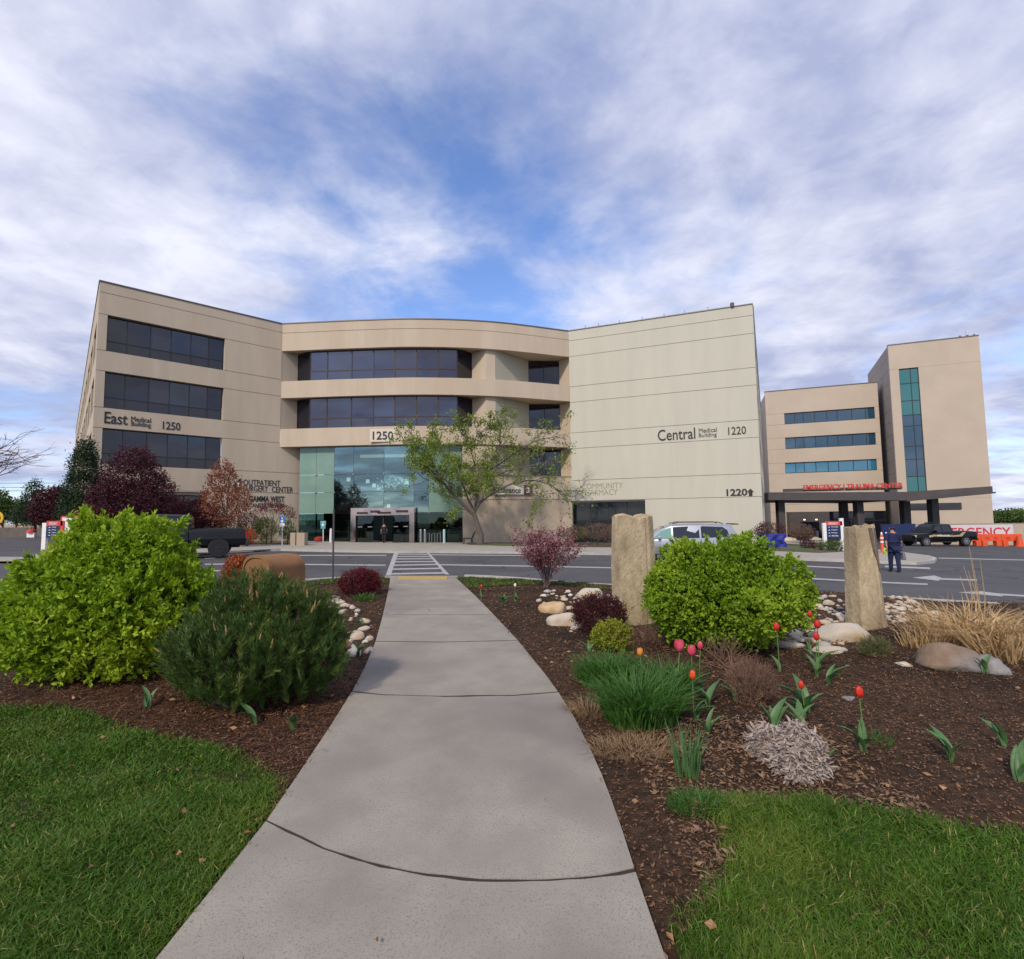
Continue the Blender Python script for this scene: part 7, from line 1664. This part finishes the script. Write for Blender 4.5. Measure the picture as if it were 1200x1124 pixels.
# bench
a = aty(553, 637, 41.5); g_ = gz(a.x, a.y); root = empty('bench', (a.x, a.y, g_), 'small brown bench seen end-on at the right end of the glass', 'bench')
for k in range(3): mb = MB(); mb.box(a.x-.75, a.x+.0, a.y-.6+.42*k, a.y-.24+.42*k, g_+.42, g_+.47); mb.build('seat_slat', BROWNW, root)
mb = MB(); mb.hexa([(a.x+.0, a.y-.6, g_+.48), (a.x+.08, a.y-.6, g_+.48), (a.x+.08, a.y+.6, g_+.48), (a.x+.0, a.y+.6, g_+.48), (a.x+.22, a.y-.6, g_+1.0), (a.x+.30, a.y-.6, g_+1.0), (a.x+.30, a.y+.6, g_+1.0), (a.x+.22, a.y+.6, g_+1.0)]); mb.build('backrest', BROWNW, root)
for x in (-.68, -.04):
    for y in (-.5, .5): mb = MB(); mb.box(a.x+x, a.x+x+.07, a.y+y-.04, a.y+y+.04, g_-.02, g_+.419); mb.build('leg', GREYP, root)
# blue tarp
a = aty(912, 632, 38); g_ = gz(a.x, a.y); r = np.random.default_rng(9); bm = bmesh.new(); bmesh.ops.create_cube(bm, size=1); bmesh.ops.subdivide_edges(bm, edges=bm.edges, cuts=6, use_grid_fill=True)
for v in bm.verts: v.co = Vector((v.co.x*1.5+.12*math.sin(v.co.z*9+v.co.y*5), v.co.y*1.0+.1*math.sin(v.co.x*11), (v.co.z+.5)*1.0*(1+.08*math.sin(v.co.x*7))))
me = bpy.data.meshes.new('blue_tarp'); bm.to_mesh(me); bm.free(); me.materials.append(mat('blue_tarp', (0.012, 0.018, 0.18), .7, (0.015, 0.03, 0.26), scale=3, bump=.6, bscale=5)); o = bpy.data.objects.new('covered_pallet', me); o.location = (a.x-.5, a.y, g_); link(o, None, label='low pile under a bright blue tarp at the building corner', cat='tarp')
# retaining wall with banner
a = aty(1073, 614.5, 56); b_ = aty(1420, 614.5, 52); pl = Plan(a, b_); zt = aty(1130, 614.3, 55.4).z; 
root = empty('retaining_wall', (a.x, a.y, -2), 'long tan low wall running out to the right behind the police pickup', 'wall'); mb = MB(); pl.box(mb, 0, pl.L, -3.2, zt, -.35, 0); mb.build('wall', STUCCO_LOW, root); mb = MB(); pl.box(mb, 0, pl.L, zt+.003, zt+.06, -.38, .04); mb.build('coping', CONC, root)
ua = pl.hit(1074, 616)[0]; ub = pl.hit(1186.5, 616)[0]; root = empty('emergency_banner', pl.pt(ua, -1, .02), 'white banner with red arrow and word EMERGENCY on the low wall', 'banner')
zb = zt-1.75; mb = MB(); pl.box(mb, ua, ub, zb, zt-.08, .02, .06); bn = mb.build('cloth', mat('banner_white', (0.60, 0.56, 0.56), .7), root)
BRED = mat('banner_red', (0.55, 0.03, 0.06), .6)
u1_ = pl.hit(1095, 622)[0]; u2_ = pl.hit(1184, 622)[0]; text('EMERGENCY', pl, u1_, zb+.38, u2_-u1_, 1.0, BRED, bn, off=.065, depth=.01, bold=.015)
u0_ = pl.hit(1076, 622)[0]; mb = MB(); q = [(0, .55), (.7, 1.1), (1.0, 1.1), (.55, .72), (1.3, .72), (1.3, .40), (.55, .40), (1.0, .0), (.7, .0)]; mb.add([pl.pt(u0_+x, zb+.32+z, .07) for x, z in q], [(0, 1, 2, 3), (0, 3, 6), (3, 4, 5, 6), (0, 6, 7, 8)]); mb.build('arrow', BRED, bn)
# navy tarp fence left of it
a = aty(1034, 625, 55); b_ = aty(1073, 625, 55.5); pl = Plan(a, b_); root = empty('screen_fence', (a.x, a.y, -2), 'dark navy screen fence between the canopy columns and banner', 'fence'); mb = MB(); pl.box(mb, 0, pl.L, gz(a.x, a.y)-.1, aty(1050, 614.3, 55).z, -.05, 0); mb.build('screen', NAVYP, root)
for f in (0, .5, 1): mb = MB(); p = pl.pt(pl.L*f, 0, -.1); mb.tube([(p[0], p[1], gz(a.x, a.y)-.2), (p[0], p[1], aty(1050, 613.8, 55).z)], .04, 6); mb.build('post', GREYP, root)
# orange barriers
def barrier(label, px0, px1, Y0, Y1, pyt, pyb, group, leg=True):
    a, b_ = aty(px0, pyb, Y0), aty(px1, pyb, Y1); pl = Plan(a, b_); g_ = gz((a.x+b_.x)/2, (a.y+b_.y)/2)+ROADDZ; zt = aty((px0+px1)/2, pyt, (Y0+Y1)/2).z; root = empty('water_barrier', (a.x, a.y, g_), label, 'barrier', group); L_ = pl.L-.03; h_ = zt-g_
    for nm, x0, x1, z0, z1, o_ in (('body', 0, L_, g_+h_*.42, g_+h_, .18), ('foot', .05, .5, g_, g_+h_*.42-.003, .26), ('foot', L_-.5, L_-.05, g_, g_+h_*.42-.003, .26)):
        mb = MB(); pl.box(mb, x0, x1, z0, z1, -o_, o_); mb.build(nm, ORP, root, bevel=.04)
    for f in (.3, .7): mb = MB(); pl.box(mb, L_*f-.18, L_*f+.18, g_+h_*.58, g_+h_*.78, .181, .20); mb.build('recess_plate', REDP, root)
for i, (x0, x1, lab) in enumerate(((1149, 1173, 'orange water barrier just behind the police pickup'), (1173, 1197, 'orange water barrier nearest the right edge'), (1125, 1149, 'orange water barrier mostly hidden by the police pickup'))): barrier(lab, x0, x1, 50.5, 50.3, 625.8, 637.5, 'orange water barriers')
a = aty(1195, 637, 49.6); g_ = gz(a.x, a.y)+ROADDZ; mb = MB(); mb.lathe((a.x, a.y, g_), [(.36, 0), (.36, .12), (.26, .13), (.20, 1.0), (.08, 1.02)], 16); mb.build('traffic_drum', ORP, org=(a.x, a.y, g_), label='orange traffic drum at the end of the barriers', cat='traffic drum')
for i, (px, lab) in enumerate(((1034.5, 'orange delineator post, left of the two beside the person'), (1040, 'orange delineator post, right of the two beside the person'))):
    a = aty(px, 648.5, 32); g_ = gz(a.x, a.y); root = empty('delineator_post', (a.x, a.y, g_), lab, 'delineator', 'orange delineators'); mb = MB(); mb.lathe((a.x, a.y, g_), [(.2, 0), (.2, .06), (.09, .07), (.08, 1.05), (.05, 1.1)], 12); mb.build('tube', ORP, root); mb = MB(); mb.lathe((a.x, a.y, g_+1.1), [(.05, 0), (.05, .12), (.02, .16)], 8); mb.build('tip', WHITE, root)
    for z in (.6, .85): mb = MB(); mb.lathe((a.x, a.y, g_+z), [(.093, 0), (.093, .1)], 12); mb.build('reflective_band', WHITE, root)
a = aty(1040.5, 651, 30); g_ = gz(a.x, a.y); mb = MB(); mb.lathe((a.x, a.y, g_), [(.20, 0), (.24, .15), (.2, .32), (.06, .42)], 12); mb.build('bag', mat('lime_bag', (0.35, 0.60, 0.10), .6), org=(a.x, a.y, g_), label='small lime green sack on the pavement by the delineators', cat='sack')
# folding A frame on the pavement
a = aty(992, 646, 33); g_ = gz(a.x, a.y); mb = MB(); 
for s in (-.35, .35): mb.tube([(a.x+s, a.y-.2, g_), (a.x, a.y, g_+.95)], .03, 6); mb.tube([(a.x+s, a.y+.3, g_), (a.x, a.y, g_+.95)], .03, 6)
mb.tube([(a.x-.2, a.y-.1, g_+.4), (a.x+.2, a.y-.1, g_+.4)], .03, 6); mb.build('a_frame_stand', mat('grey_paint', (0.3, 0.3, 0.3), .5), org=(a.x, a.y, g_), label='grey A-frame stand behind the leaning stone pillar', cat='stand')
for i, (px, lab) in enumerate(((958, 'white bollard left of the blue sign under the canopy'), (993, 'white bollard right of the blue sign under the canopy'), (984, 'white bollard hidden beside the sign post'))):
    a = aty(px, 629, 72); g_ = gz(a.x, a.y); mb = MB(); mb.lathe((a.x, a.y, g_-.1), [(.13, 0), (.13, 1.15), (.05, 1.25)], 12); mb.build('bollard', WHITE, org=(a.x, a.y, g_), label=lab, cat='bollard', group='white bollards under the canopy')
# pale rocks and mulch in the far beds
r = np.random.default_rng(77)
for i, (x, y, w_, h_, lab) in enumerate([(303, 634, 18, 6, 'flat pale rock below the green shrub at the left wing'), (903, 640, 14, 7, 'pale rock at the foot of the blue tarp'), (926, 634, 22, 6, 'long pale rock behind the small far turf'), (955, 633, 16, 5, 'small pale rock left of the blue directional sign')]):
    p = gnd(x, y); k = p.y/FPX; rock('boulder', lab, p, (w_*k/2, w_*k/3, h_*k*.6), RK_P, 500+i)
